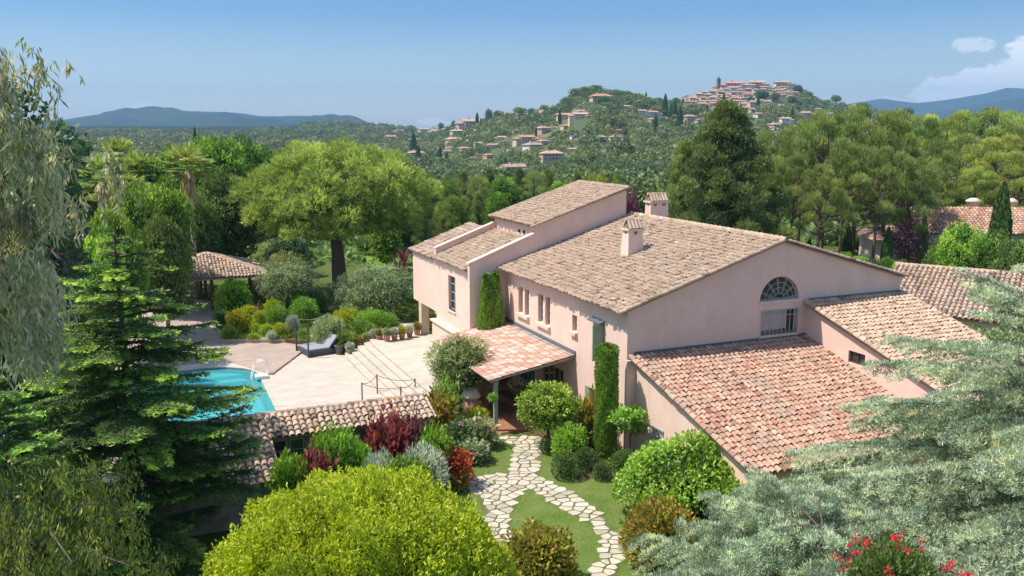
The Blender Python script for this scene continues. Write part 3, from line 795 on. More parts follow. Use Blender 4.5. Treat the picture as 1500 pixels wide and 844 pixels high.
pathp = [G(734, 641), G(754, 664), G(747, 692), G(680, 700), G(690, 715), G(698, 727), G(706, 745), G(714, 768), G(722, 800), G(745, 790), G(748, 760), G(767, 720), G(776, 716), G(802, 736), G(842, 755), G(868, 770), G(885, 790), G(870, 850), G(905, 850), G(910, 800),
         G(896, 770), G(865, 742), G(825, 716), G(793, 701), G(792, 675), G(802, 655), G(797, 638)]
flagstones('path', pathp, .47, .012, M['flag'])
bed = MB(); pb = ccw(pathp)
m = grassmat('path_joint', (.10, .13, .035), (.14, .16, .05), (.22, .20, .11))
sheet('path_joints', pathp, .011, m)
mb = MB(); world_poly(mb, ccw([L(.0, 4.5), L(.0, 13.3), L(-4.6, 13.3), L(-4.6, 4.5)]), -.1, .03); tag(mb.build('porch_floor', M['floor_tile']), kind='structure')
# soil of the planting beds at the foot of the walls
sheet('soil', [L(.2, 4.4), L(-3.0, 4.4), G(800, 650), G(815, 682), G(840, 700), G(905, 704), G(960, 770), L(.6, -8.6)], .012, M['soil'])
sheet('soil', [G(640, 712), G(672, 692), G(703, 668), G(730, 648), L(-4.5, 4.6), L(-4.5, 10), L(-8.2, 10), L(-8.2, 3), L(-15, -1), G(560, 760)], .013, M['soil'])

# --- pool terrace
m, nt, out = newmat('travertine_terrace'); Lk = nt.links.new
b = N(nt, 'ShaderNodeBsdfPrincipled'); b.inputs['Roughness'].default_value = .75; b.inputs['Specular IOR Level'].default_value = .25
geo = N(nt, 'ShaderNodeNewGeometry')
mp = N(nt, 'ShaderNodeMapping'); mp.inputs['Rotation'].default_value = (0, 0, -HROT); Lk(geo.outputs['Position'], mp.inputs[0])
br = N(nt, 'ShaderNodeTexBrick'); br.inputs['Scale'].default_value = 1.0; br.inputs['Brick Width'].default_value = .62; br.inputs['Row Height'].default_value = .42; br.inputs['Mortar Size'].default_value = .008
br.inputs['Color1'].default_value = (.54, .465, .385, 1); br.inputs['Color2'].default_value = (.58, .50, .415, 1); br.inputs['Mortar'].default_value = (.42, .34, .285, 1); br.inputs['Bias'].default_value = -.1
Lk(mp.outputs[0], br.inputs['Vector'])
mp2 = N(nt, 'ShaderNodeMapping'); mp2.inputs['Scale'].default_value = (.8, 1.5, 1); Lk(mp.outputs[0], mp2.inputs[0])
no = N(nt, 'ShaderNodeTexNoise'); no.inputs['Scale'].default_value = .9; no.inputs['Detail'].default_value = 7; no.inputs['Roughness'].default_value = .65; Lk(mp2.outputs[0], no.inputs['Vector'])
mr = N(nt, 'ShaderNodeMapRange'); mr.inputs[1].default_value = .3; mr.inputs[2].default_value = .7; mr.inputs[3].default_value = .84; mr.inputs[4].default_value = 1.13; Lk(no.outputs['Fac'], mr.inputs[0])
hs = N(nt, 'ShaderNodeHueSaturation'); Lk(br.outputs['Color'], hs.inputs['Color']); Lk(mr.outputs[0], hs.inputs['Value']); Lk(hs.outputs[0], b.inputs['Base Color']); Lk(b.outputs[0], out.inputs[0])
M['terrace'] = m
m2 = m.copy(); m2.name = 'sandstone_path'; M['path_stone'] = m2
for n_ in m2.node_tree.nodes:
    if n_.type == 'TEX_BRICK':
        n_.inputs['Color1'].default_value = (.40, .31, .25, 1); n_.inputs['Color2'].default_value = (.46, .36, .30, 1); n_.inputs['Mortar'].default_value = (.31, .23, .18, 1)
POOL = [(-13.2, 10.2), (-13.0, 12.), (-12.85, 19.6), (-13.0, 20.5), (-13.5, 21.2), (-14.4, 21.9), (-15.6, 22.2), (-18, 22.1), (-24.5, 20.5), (-27.8, 17.5), (-28.2, 13), (-28, 10.2)]
tp = MB(); tp.prism([tuple(L(v, u, -2)) for v, u in ((-31, 3.2), (-5.2, 3.2), (-5.2, 22), (-9.3, 24.6), (-12.3, 19.3), (-14.2, 23.3), (-31, 23.3))], 2.0)
ter = tag(tp.build('terrace', M['terrace']), kind='structure')
cut = MB(); cut.prism([tuple(L(v, u, -1.5)) for v, u in POOL], 2.5); boolean(ter, cut)
# upper walk beyond the pool in darker stone, a kerb between the two
tp = MB(); tp.prism([tuple(L(v, u, -2)) for v, u in ((-31, 23.3), (-14.2, 23.3), (-12.3, 19.3), (-9.3, 24.6), (-5.0, 27), (-5.0, 34), (-17, 48), (-24, 52), (-31, 40))], 2.035)
tag(tp.build('terrace_walk', M['path_stone']), kind='structure')
mb = MB()
for a, b_ in (((-12.25, 19.1), (-9.3, 24.4)),):
    p, q = L(*a), L(*b_); d = (q - p).normalized(); s = Vector((-d.y, d.x, 0)) * .14
    mb.hexa([tuple(p - s), tuple(q - s), tuple(q + s), tuple(p + s)], [tuple(x + Vector((0, 0, .10))) for x in (p - s, q - s, q + s, p + s)])
tag(mb.build('kerb', M['path_stone']), kind='structure')
# pool shell, coping and water
tile = surf('pool_lining', (.22, .66, .70), .4, .5, noise=(3, .05))
mb = MB(); P3 = [L(v, u, -1.45) for v, u in POOL]
mb.add([tuple(p) for p in P3], [tuple(range(len(P3)))], .5)
P4 = [L(v, u, -.04) for v, u in POOL]; n = len(P3)
mb.add([tuple(p) for p in P3 + P4], [(i, (i + 1) % n, n + (i + 1) % n, n + i) for i in range(n)])
# corner steps inside the pool
mb.prism([tuple(L(v, u, -1.4)) for v, u in ((-13.3, 20.0), (-13.7, 20.9), (-15.0, 21.7), (-17.6, 21.6), (-17.2, 20.1))], .95)
mb.prism([tuple(L(v, u, -1.4)) for v, u in ((-13.5, 20.6), (-14.0, 21.2), (-15.2, 21.8), (-17.0, 21.7), (-16.6, 20.8))], 1.15)
tag(mb.build('pool_basin', tile), kind='structure')
m, nt, out = newmat('pool_water'); Lk = nt.links.new
tr = N(nt, 'ShaderNodeBsdfTransparent'); tr.inputs[0].default_value = (.62, .96, .98, 1)
gl = N(nt, 'ShaderNodeBsdfGlossy'); gl.inputs['Roughness'].default_value = .03
dif = N(nt, 'ShaderNodeBsdfDiffuse'); dif.inputs[0].default_value = (.13, .60, .66, 1)
geo = N(nt, 'ShaderNodeNewGeometry'); no = N(nt, 'ShaderNodeTexNoise'); no.inputs['Scale'].default_value = 2.5; no.inputs['Detail'].default_value = 4; Lk(geo.outputs['Position'], no.inputs['Vector'])
bp = N(nt, 'ShaderNodeBump'); bp.inputs['Distance'].default_value = .02; bp.inputs['Strength'].default_value = .35; Lk(no.outputs['Fac'], bp.inputs['Height'])
fr = N(nt, 'ShaderNodeFresnel'); fr.inputs[0].default_value = 1.33; Lk(bp.outputs[0], fr.inputs['Normal']); Lk(bp.outputs[0], gl.inputs['Normal'])
mx0 = N(nt, 'ShaderNodeMixShader'); mx0.inputs[0].default_value = .42; Lk(tr.outputs[0], mx0.inputs[1]); Lk(dif.outputs[0], mx0.inputs[2])
mx = N(nt, 'ShaderNodeMixShader'); Lk(fr.outputs[0], mx.inputs[0]); Lk(mx0.outputs[0], mx.inputs[1]); Lk(gl.outputs[0], mx.inputs[2]); Lk(mx.outputs[0], out.inputs[0])
mb = MB(); P = [L(v, u, -.13) for v, u in POOL]; mb.add([tuple(p) for p in P], [tuple(range(len(P)))]); tag(mb.build('water', m), kind='structure')
# steps up to the upper terrace
mb = MB()
for k, v in enumerate((-7.4, -6.97, -6.55, -6.12, -5.7)):
    e = [L(v, 9.6), L(-3.2, 9.6), L(-3.2, 22.2 - .0), L(v + .2, 22.3 + .1 * k), L(v, 21.1)]
    mb.hexa([(p.x, p.y, .15 * k - .02 if k else .003) for p in e], [(p.x, p.y, .15 * (k + 1)) for p in e])
    q = [L(v - .03, 9.6), L(v + .0, 9.6), L(v + .0, 21.1), L(v - .03, 21.1)]
    mb.hexa([(p.x, p.y, .15 * (k + 1) - .05) for p in q], [(p.x, p.y, .15 * (k + 1) + .002) for p in q], .9)
tag(mb.build('steps', M['terrace']), kind='structure')
mb = MB(); mb.prism([tuple(L(v, u, -.1)) for v, u in ((-3.3, 13.25), (-.5, 13.25), (-.5, 28), (-6, 27.5), (-5.6, 22.4), (-3.3, 22.4))], .862); tag(mb.build('upper_terrace', M['terrace']), kind='structure')
# planted bed with its stone kerb
bedp = ccw([G(326, 503), G(437, 503), G(452, 490), G(470, 470), G(440, 447), G(400, 438), G(330, 450), G(316, 480)])
mb = MB(); world_poly(mb, bedp, 0, .26); tag(mb.build('bed_kerb', surf('bed_stone', (.50, .35, .27), .85, .2, noise=(4, .12))), kind='structure')
c_ = sum(bedp, Vector((0, 0, 0))) / len(bedp)
sheet('bed_turf', [c_ + (p - c_) * .965 for p in bedp], .264, M['lawn_far'])
bedp2 = ccw([L(-9.0, 25.2), L(-7.4, 22.2), L(-5.6, 22.9), L(-1.2, 23.8), L(0, 28), L(-4, 31.5), L(-11, 32), L(-11.5, 28)])
mb = MB(); world_poly(mb, bedp2, 0.03, .3); tag(mb.build('soil', M['soil']), kind='structure')
# ------------------------------------------------------------------ foliage: real leaf-sized faces
def rvec(n, rng):
    v = rng.normal(size=(n, 3)); return v / np.linalg.norm(v, axis=1, keepdims=True)
def unit(v):
    return v / np.maximum(np.linalg.norm(v, axis=1, keepdims=True), 1e-9)
class Leaves:
    def __init__(s): s.V = []; s.T = []
    def add(s, P, A, ln, wd, tone, rng, flat=None, cup=.0):
        """P (n,3) base points, A (n,3) unit axes, ln/wd length/width (scalar or n), tone (n)"""
        n = len(P)
        if n == 0: return
        ln = np.broadcast_to(ln, (n,)).reshape(-1, 1); wd = np.broadcast_to(wd, (n,)).reshape(-1, 1)
        if flat is None: sd = unit(np.cross(A, rvec(n, rng)))
        else: sd = unit(np.cross(A, np.broadcast_to(flat, (n, 3)) + .6 * rng.normal(size=(n, 3))))
        nn = np.cross(sd, A)
        mid = P + A * ln * .5 + nn * ln * cup
        s.V.append(np.stack([P, mid + sd * wd * .5, P + A * ln, mid - sd * wd * .5], 1)); s.T.append(np.broadcast_to(tone, (n,)))
    def mesh(s, name, mat):
        V = np.concatenate(s.V); T = np.clip(np.concatenate(s.T), 0, 1); n = len(V)
        me = np_mesh(name, V.reshape(-1, 3), np.arange(n * 4).reshape(n, 4), T); me.materials.append(mat); return me

def shell(c, rad, n, rng, depth=.35, zmin=-1., up=0.):
    """points in the outer layer of an ellipsoid, with outward normals"""
    d = rvec(int(n * 1.6) + 4, rng); d = d[d[:, 2] > zmin][:n]
    d[:, 2] += up; d = unit(d)
    r = 1 - depth * rng.random(len(d)) ** 1.6
    return np.array(c) + d * r[:, None] * np.array(rad), unit(d / np.array(rad))

def lumpy(rng, rad, k, lump, zmin=-.55, inner=.78, squash=.8):
    """centres and radii of foliage lumps distributed over an ellipsoidal crown"""
    d = rvec(k * 3, rng); d = d[d[:, 2] > zmin][:k]
    # spread them apart a little
    for _ in range(12):
        df = d[:, None] - d[None]; ds = np.linalg.norm(df, axis=2) + np.eye(len(d)); f = (df / ds[..., None] ** 3).sum(1)
        d = unit(d + .02 * f / max(1, len(d) / 20)); d[:, 2] = np.maximum(d[:, 2], zmin)
    q = inner * (1 + rng.normal(0, .07, len(d)))
    c = d * q[:, None] * np.array(rad)
    r = lump * rng.uniform(.65, 1.25, len(d))
    return c, r, d

def crown_broad(name, mat, rad=(5, 5, 4.5), k=46, lump=1.7, n=15000, leaf=.3, seed=1, zmin=-.6, asp=.6, core=.25, tone_up=.25, droop=.0, inner=.76):
    rng = np.random.default_rng(seed); Lv = Leaves()
    c, r, d = lumpy(rng, rad, k, lump, zmin, inner)
    w = r ** 2; m = (n * (1 - core) * w / w.sum()).astype(int)
    for ci, ri, di, mi in zip(c, r, d, m):
        P, Nn = shell(ci, (ri, ri, ri * .75), mi, rng, .45)
        A = unit(Nn * .8 + .8 * rvec(len(P), rng) + np.array([0, 0, .15 - droop]))
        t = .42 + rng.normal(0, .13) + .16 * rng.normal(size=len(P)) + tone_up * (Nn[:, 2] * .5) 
        Lv.add(P, A, leaf * rng.uniform(.7, 1.3, len(P)), leaf * asp, t, rng)
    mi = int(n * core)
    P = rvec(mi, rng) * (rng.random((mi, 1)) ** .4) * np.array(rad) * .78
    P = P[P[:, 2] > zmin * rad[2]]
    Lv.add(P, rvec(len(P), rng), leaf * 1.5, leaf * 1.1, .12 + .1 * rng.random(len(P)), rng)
    return Lv.mesh(name, mat), c

def crown_pine(name, mat, rad=(6, 6, 3.5), k=60, lump=1.3, n=22000, needle=.34, seed=1, zmin=-.35, core=.12, thin=.05, inner=.8, squash=.62):
    """rounded upward-pointing needle tufts gathered into cushions"""
    rng = np.random.default_rng(seed); Lv = Leaves()
    c, r, d = lumpy(rng, rad, k, lump, zmin, inner)
    w = r ** 2; m = (n * (1 - core) * w / w.sum() / 7).astype(int)
    for ci, ri, di, mi in zip(c, r, d, m):
        P, Nn = shell(ci, (ri, ri, ri * squash), mi, rng, .5, zmin=-.45)
        tt = .45 + rng.normal(0, .12); s0 = .12 * rng.normal(size=len(P))
        for j in range(7):
            A = unit(Nn * .9 + np.array([0, 0, .75]) + .65 * rng.normal(size=P.shape))
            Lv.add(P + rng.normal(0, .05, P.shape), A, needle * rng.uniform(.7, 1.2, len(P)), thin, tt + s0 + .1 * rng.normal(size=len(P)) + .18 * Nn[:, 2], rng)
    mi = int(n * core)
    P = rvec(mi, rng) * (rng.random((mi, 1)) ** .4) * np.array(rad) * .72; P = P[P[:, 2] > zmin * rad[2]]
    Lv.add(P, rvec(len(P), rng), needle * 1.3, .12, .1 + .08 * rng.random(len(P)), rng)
    return Lv.mesh(name, mat), c

def crown_conifer(name, mat, H=12, R0=3.2, n=22000, seed=1, base=.08, leaf=.32, wd=.09, droop=.15, whorls=26, per=7, gap=.0, power=.9):
    """layered branches round a stem, sprays of needles along each"""
    rng = np.random.default_rng(seed); Lv = Leaves(); br = []
    tot = whorls * per
    for i in range(whorls):
        f = (i + .5) / whorls; z = H * (base + (1 - base) * f)
        for j in range(per):
            ln = R0 * (1 - f) ** power * rng.uniform(.72, 1.12) + .25
            a = 2 * math.pi * (j + rng.random() * .7 + i * .37) / per; zz = z + rng.normal(0, H / whorls * .3)
            dirx = np.array([math.cos(a), math.sin(a), 0]); sd = np.array([-dirx[1], dirx[0], 0])
            m = int(n / tot * (ln / (R0 * .62)) ** 1.6) + 10
            t = rng.random(m) ** .6; wloc = ln * .36 * (1 - t) ** .5 * (t ** .35)
            off = rng.uniform(-1, 1, m) * wloc
            zc = zz + ln * (.18 * t - droop * 1.9 * t ** 2 + .10 * t ** 4) - np.abs(off) * .18
            P = dirx * (ln * t)[:, None] + sd * off[:, None] + np.array([0, 0, 1]) * (zc + rng.normal(0, .05, m))[:, None]
            A = unit(dirx[None] * .8 + sd[None] * (np.sign(off) * .8)[:, None] + .35 * rng.normal(size=(m, 3)) + np.array([0, 0, .12]))
            Lv.add(P, A, leaf * rng.uniform(.6, 1.2, m), wd, .35 + .3 * t + rng.normal(0, .1) + .1 * rng.normal(size=m), rng, flat=(0, 0, 1))
            br.append(([(0, 0, zz), tuple(dirx * ln * .5 + np.array([0, 0, zz + ln * .5 * (.18 - droop * .9)])), tuple(dirx * ln * .92 + np.array([0, 0, zz + ln * (.18 - droop * 1.5)]))], ln))
    return Lv.mesh(name, mat), br

def crown_column(name, mat, H=6, r=.6, n=9000, seed=1, leaf=.14, wd=.05, taper=.7, ragged=.06):
    rng = np.random.default_rng(seed); Lv = Leaves()
    t = rng.random(n); a = rng.random(n) * 2 * math.pi
    prof = np.minimum(1, (t * 9) ** .5) * np.clip((1 - t) / (1 - taper), 0, 1) ** .55
    rad = r * prof * (1 - .25 * rng.random(n) ** 2) * (1 + ragged * np.sin(a * 3 + t * 9) + ragged * .7 * np.sin(a * 7 - t * 23))
    P = np.stack([rad * np.cos(a), rad * np.sin(a), t * H], 1)
    o = np.stack([np.cos(a), np.sin(a), 0 * a], 1)
    A = unit(o * .45 + np.array([0, 0, 1.]) + .3 * rng.normal(size=P.shape))
    tn = .45 + .16 * rng.normal(size=n) + .18 * np.sin(a * 5 + t * 31) * np.sin(t * 47 + a)
    Lv.add(P, A, leaf * rng.uniform(.7, 1.3, n), wd, tn, rng)
    # leafy heart with inner shade put into its tone, so no light passes
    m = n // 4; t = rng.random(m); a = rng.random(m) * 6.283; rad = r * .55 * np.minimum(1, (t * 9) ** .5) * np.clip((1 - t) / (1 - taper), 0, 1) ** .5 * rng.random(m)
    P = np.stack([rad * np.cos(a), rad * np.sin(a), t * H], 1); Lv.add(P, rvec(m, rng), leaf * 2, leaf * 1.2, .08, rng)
    return Lv.mesh(name, mat)

def crown_ball(name, mat, rad=(.5, .5, .45), n=1500, leaf=.07, wd=.045, seed=1, depth=.3, rough=.1, zmin=-.7, tone=.5, spread=.15, up=.3, outward=.8):
    rng = np.random.default_rng(seed); Lv = Leaves()
    P, Nn = shell((0, 0, 0), rad, n, rng, depth, zmin)
    f = 1 + rough * (np.sin(Nn[:, 0] * 7 + seed) * np.sin(Nn[:, 1] * 6 + 2) + .6 * np.sin(Nn[:, 2] * 9 + Nn[:, 0] * 11))
    P = P * f[:, None]
    A = unit(Nn * outward + .7 * rvec(len(P), rng) + np.array([0, 0, up]))
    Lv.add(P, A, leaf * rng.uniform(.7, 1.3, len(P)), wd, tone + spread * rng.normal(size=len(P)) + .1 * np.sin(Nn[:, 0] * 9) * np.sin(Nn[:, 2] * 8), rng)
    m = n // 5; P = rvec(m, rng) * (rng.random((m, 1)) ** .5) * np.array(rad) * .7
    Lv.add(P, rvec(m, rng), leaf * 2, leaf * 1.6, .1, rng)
    return Lv.mesh(name, mat)

def blades(name, mat, n=60, ln=.9, wd=.06, seed=1, droop=.5, rad=.05, stiff=.7, tone=.5, z0=0., minel=.0):
    """arching strap leaves from one point (cordyline, dracaena, agave)"""
    rng = np.random.default_rng(seed); V = []; T = []
    for i in range(n):
        a = rng.random() * 6.283; el = minel + (1.45 - minel) * rng.random() ** .8; l = ln * rng.uniform(.75, 1.1)
        d = np.array([math.cos(a) * math.cos(el), math.sin(a) * math.cos(el), math.sin(el)]); sd = np.array([-math.sin(a), math.cos(a), 0])
        pts = []; p = np.array([math.cos(a) * rad, math.sin(a) * rad, z0]); dd = d.copy()
        for s in range(5):
            pts.append((p.copy(), wd * (1 - (s / 4.) ** 2) * .5 + .003)); p = p + dd * l / 4; dd = dd + np.array([0, 0, -droop * .28 * (s + 1) * stiff]); dd /= np.linalg.norm(dd)
        for s in range(4):
            (p0, w0), (p1, w1) = pts[s], pts[s + 1]
            V.append([p0 - sd * w0, p0 + sd * w0, p1 + sd * w1, p1 - sd * w1]); T.append(tone + rng.normal(0, .15))
    V = np.array(V); me = np_mesh(name, V.reshape(-1, 3), np.arange(len(V) * 4).reshape(-1, 4), np.clip(T, 0, 1)); me.materials.append(mat); return me

def limbs(name, mat, H, r, tips, seed=1, lean=(0, 0), fork=.45, n=8):
    """tapered trunk with limbs to the given foliage lumps (crown coordinates, z from the ground)"""
    rng = random.Random(seed); mb = MB()
    top = Vector((lean[0], lean[1], H)); f = Vector((lean[0] * fork, lean[1] * fork, H * fork))
    p = [Vector((0, 0, -.2)), Vector((rng.uniform(-.1, .1) * r * 4, rng.uniform(-.1, .1) * r * 4, H * fork * .5)), f, f.lerp(top, .5) + Vector((rng.uniform(-.3, .3), rng.uniform(-.3, .3), 0)) * r * 3, top]
    mb.tube(p, [r * 1.25, r, r * .85, r * .55, r * .12], n)
    for t in tips:
        t = Vector(t); s = f.lerp(top, min(.85, max(0, (t.z - f.z) / max(.1, H - f.z) * .7)) * rng.uniform(.5, 1))
        mid = s.lerp(t, .5) + Vector((rng.uniform(-.2, .2), rng.uniform(-.2, .2), rng.uniform(-.35, .05) * (t - s).length * .4))
        mb.tube([s, mid, s.lerp(t, .97)], [r * .38, r * .24, r * .06], 5, cap=False)
    me = mb.mesh(name); me.materials.append(mat); return me

# leaf materials: tone runs dark (inner, shade painted in) to light (young, upper)
LM = {}
def lm(key, *a, **k): LM[key] = leafmat(key + '_leaf', *a, **k)
lm('pine', [(0, (.025, .034, .012)), (.35, (.10, .125, .03)), (.6, (.165, .195, .05)), (1, (.25, .27, .09))], trans=.35)
lm('aleppo', [(0, (.025, .035, .012)), (.35, (.07, .098, .03)), (.6, (.115, .15, .045)), (1, (.19, .215, .075))], trans=.35)
lm('darkpine', [(0, (.015, .022, .010)), (.35, (.042, .065, .022)), (.6, (.075, .105, .032)), (1, (.13, .155, .05))], trans=.3)
lm('green', [(0, (.014, .026, .006)), (.35, (.045, .085, .014)), (.6, (.085, .15, .022)), (1, (.17, .25, .05))], trans=.38)
lm('midgreen', [(0, (.012, .022, .007)), (.35, (.038, .068, .018)), (.6, (.07, .11, .028)), (1, (.13, .175, .05))], trans=.3)
lm('lime', [(0, (.04, .06, .006)), (.25, (.14, .19, .012)), (.5, (.30, .36, .018)), (.75, (.44, .48, .03)), (1, (.62, .62, .12))], trans=.4, vary=.14, gain=1.3)
lm('spruce', [(0, (.010, .020, .010)), (.35, (.026, .050, .020)), (.55, (.045, .085, .026)), (.75, (.10, .165, .035)), (1, (.17, .24, .05))], trans=.38, gain=3.2)
lm('teal', [(0, (.010, .022, .014)), (.4, (.028, .060, .034)), (.7, (.055, .10, .045)), (1, (.10, .15, .06))], trans=.25)
lm('cedar', [(0, (.025, .035, .018)), (.25, (.08, .11, .075)), (.55, (.175, .225, .165)), (.8, (.255, .305, .235)), (1, (.32, .35, .21))], trans=.25, rough=.6, vary=.15)
lm('olive', [(0, (.03, .04, .022)), (.35, (.095, .12, .058)), (.65, (.17, .205, .105)), (1, (.28, .31, .18))], trans=.28)
lm('eucal', [(0, (.04, .05, .03)), (.3, (.10, .125, .07)), (.55, (.20, .215, .15)), (.75, (.31, .30, .23)), (.9, (.32, .27, .19)), (1, (.46, .43, .37))], trans=.3, rough=.35, spec=.5)
lm('yellowhang', [(0, (.03, .04, .012)), (.4, (.085, .11, .025)), (.7, (.17, .18, .04)), (1, (.32, .26, .07))], trans=.4)
lm('cypress', [(0, (.012, .02, .007)), (.35, (.032, .055, .014)), (.65, (.06, .10, .022)), (1, (.11, .16, .04))], trans=.15)
lm('cyplight', [(0, (.02, .04, .008)), (.35, (.065, .125, .018)), (.65, (.12, .20, .03)), (1, (.20, .28, .06))], trans=.2)
lm('red', [(0, (.035, .010, .012)), (.4, (.10, .024, .026)), (.7, (.19, .05, .05)), (1, (.30, .09, .07))], trans=.3)
lm('plum', [(0, (.02, .008, .012)), (.4, (.07, .022, .035)), (.7, (.13, .05, .07)), (1, (.24, .12, .14))], trans=.25)
lm('scarlet', [(0, (.06, .05, .01)), (.3, (.30, .04, .02)), (.6, (.58, .07, .045)), (1, (.70, .25, .15))], trans=.3, gain=1.)
lm('rust', [(0, (.05, .05, .012)), (.4, (.16, .17, .03)), (.6, (.27, .24, .04)), (.75, (.36, .26, .07)), (.88, (.42, .17, .09)), (1, (.55, .32, .16))], trans=.35, gain=1.5)
lm('yellow', [(0, (.06, .08, .008)), (.35, (.20, .24, .012)), (.65, (.42, .42, .02)), (1, (.60, .55, .05))], trans=.3, gain=1.2)
lm('silver', [(0, (.06, .075, .055)), (.4, (.18, .21, .16)), (.7, (.30, .33, .27)), (1, (.42, .44, .38))], trans=.15)
lm('oleander', [(0, (.02, .03, .012)), (.35, (.065, .095, .03)), (.65, (.13, .17, .06)), (.9, (.22, .25, .12)), (1, (.45, .16, .13))], trans=.2)
lm('citrus', [(0, (.015, .03, .006)), (.3, (.06, .12, .015)), (.6, (.14, .23, .03)), (1, (.30, .38, .08))], trans=.3)
lm('palm', [(0, (.05, .05, .02)), (.3, (.07, .10, .025)), (.6, (.13, .17, .045)), (1, (.24, .27, .10))], trans=.25)
lm('deadpalm', [(0, (.10, .07, .04)), (.5, (.22, .17, .10)), (1, (.34, .28, .18))], trans=.2)
lm('petal', [(0, (.55, .03, .05)), (.3, (.62, .05, .05)), (.5, (.70, .35, .40)), (.7, (.45, .22, .50)), (1, (.80, .72, .68))], trans=.2, vary=.05, gain=1.)
lm('redpetal', [(0, (.5, .01, .01)), (.5, (.75, .015, .015)), (1, (.80, .06, .06))], trans=.3, vary=.05, gain=1.)
lm('hill', [(0, (.016, .026, .014)), (.3, (.035, .055, .022)), (.55, (.07, .095, .035)), (.75, (.105, .125, .045)), (.9, (.15, .15, .06)), (1, (.20, .18, .08))], trans=.25, vary=.2, nscale=.03)

def plant(name, label, cat, loc, crown, trunk=None, rz=0., scale=(1, 1, 1), group=None, crown_z=0.):
    t = thing(name, label, cat, loc, rz, group, scale)
    c = bpy.data.objects.new('crown' if trunk is not None else 'foliage', crown); COL.objects.link(c); c.parent = t; c.location = (0, 0, crown_z)
    if trunk is not None:
        k = bpy.data.objects.new('trunk', trunk); COL.objects.link(k); k.parent = t
    return t
def single(name, label, cat, loc, mesh, rz=0., scale=(1, 1, 1), group=None):
    o = bpy.data.objects.new(name, mesh); COL.objects.link(o); o.location = loc; o.rotation_euler = (0, 0, rz); o.scale = scale
    return tag(o, label, cat, group)
# ================================================================== the big plants in front of the drone
# --- bright round tree at the bottom of the view
def limetree():
    rng = np.random.default_rng(5); Lv = Leaves(); rad = (4.25, 4.1, 3.0)
    P, Nn = shell((0, 0, 0), rad, 110000, rng, .2, zmin=-.35)
    f = 1 + .115 * np.sin(P[:, 0] * 2.1 + 1 + .7 * np.sin(P[:, 1])) * np.sin(P[:, 1] * 2.4 + P[:, 0] * .6) + .04 * np.sin(P[:, 0] * 5.1 + P[:, 2] * 3) * np.sin(P[:, 1] * 4.3 + 2)
    keep = rng.random(len(P)) < np.clip(1.1 - 1.6 * np.clip(np.sin(P[:, 0] * 3.3 + 2 + np.sin(P[:, 1] * 2)) * np.sin(P[:, 1] * 3.9 + P[:, 2] * 2) - .45, 0, 1), .1, 1)
    P = (P * f[:, None])[keep]; Nn = Nn[keep]
    A = unit(Nn * .7 + .95 * rvec(len(P), rng) + np.array([0, 0, .35]))
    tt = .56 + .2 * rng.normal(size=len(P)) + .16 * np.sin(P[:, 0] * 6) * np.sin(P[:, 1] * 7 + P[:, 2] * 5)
    Lv.add(P, A, .125 * rng.uniform(.6, 1.3, len(P)), .06, tt, rng, cup=.08)
    P, Nn = shell((0, 0, 0), np.array(rad) * 1.02, 420, rng, .03, zmin=-.1)
    for s in range(9):                                   # stray shoots above the dome
        dirs = unit(Nn * .8 + np.array([0, 0, .9])); Lv.add(P + dirs * (.04 * s) + rng.normal(0, .03, P.shape), unit(dirs + .8 * rng.normal(size=P.shape)), .12, .05, .75 + .12 * rng.normal(size=len(P)), rng)
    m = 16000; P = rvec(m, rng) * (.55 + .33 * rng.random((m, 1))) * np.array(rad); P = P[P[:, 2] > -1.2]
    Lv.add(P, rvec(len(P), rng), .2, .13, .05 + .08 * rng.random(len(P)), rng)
    return Lv.mesh('lime_crown', LM['lime'])
tr = limbs('lime_trunk', M['bark'], 4.2, .2, [(2.4 * math.cos(a), 2.4 * math.sin(a), 2.6 + .8 * (i % 2)) for i, a in enumerate(np.arange(0, 6.2, .7))], 3)
plant('round_tree', 'wide domed tree with bright yellow-green leaves in front of the pool house', 'tree', (-3.95, 21.6, 0), limetree(), tr, crown_z=1.9, scale=(.90, .92, 1))

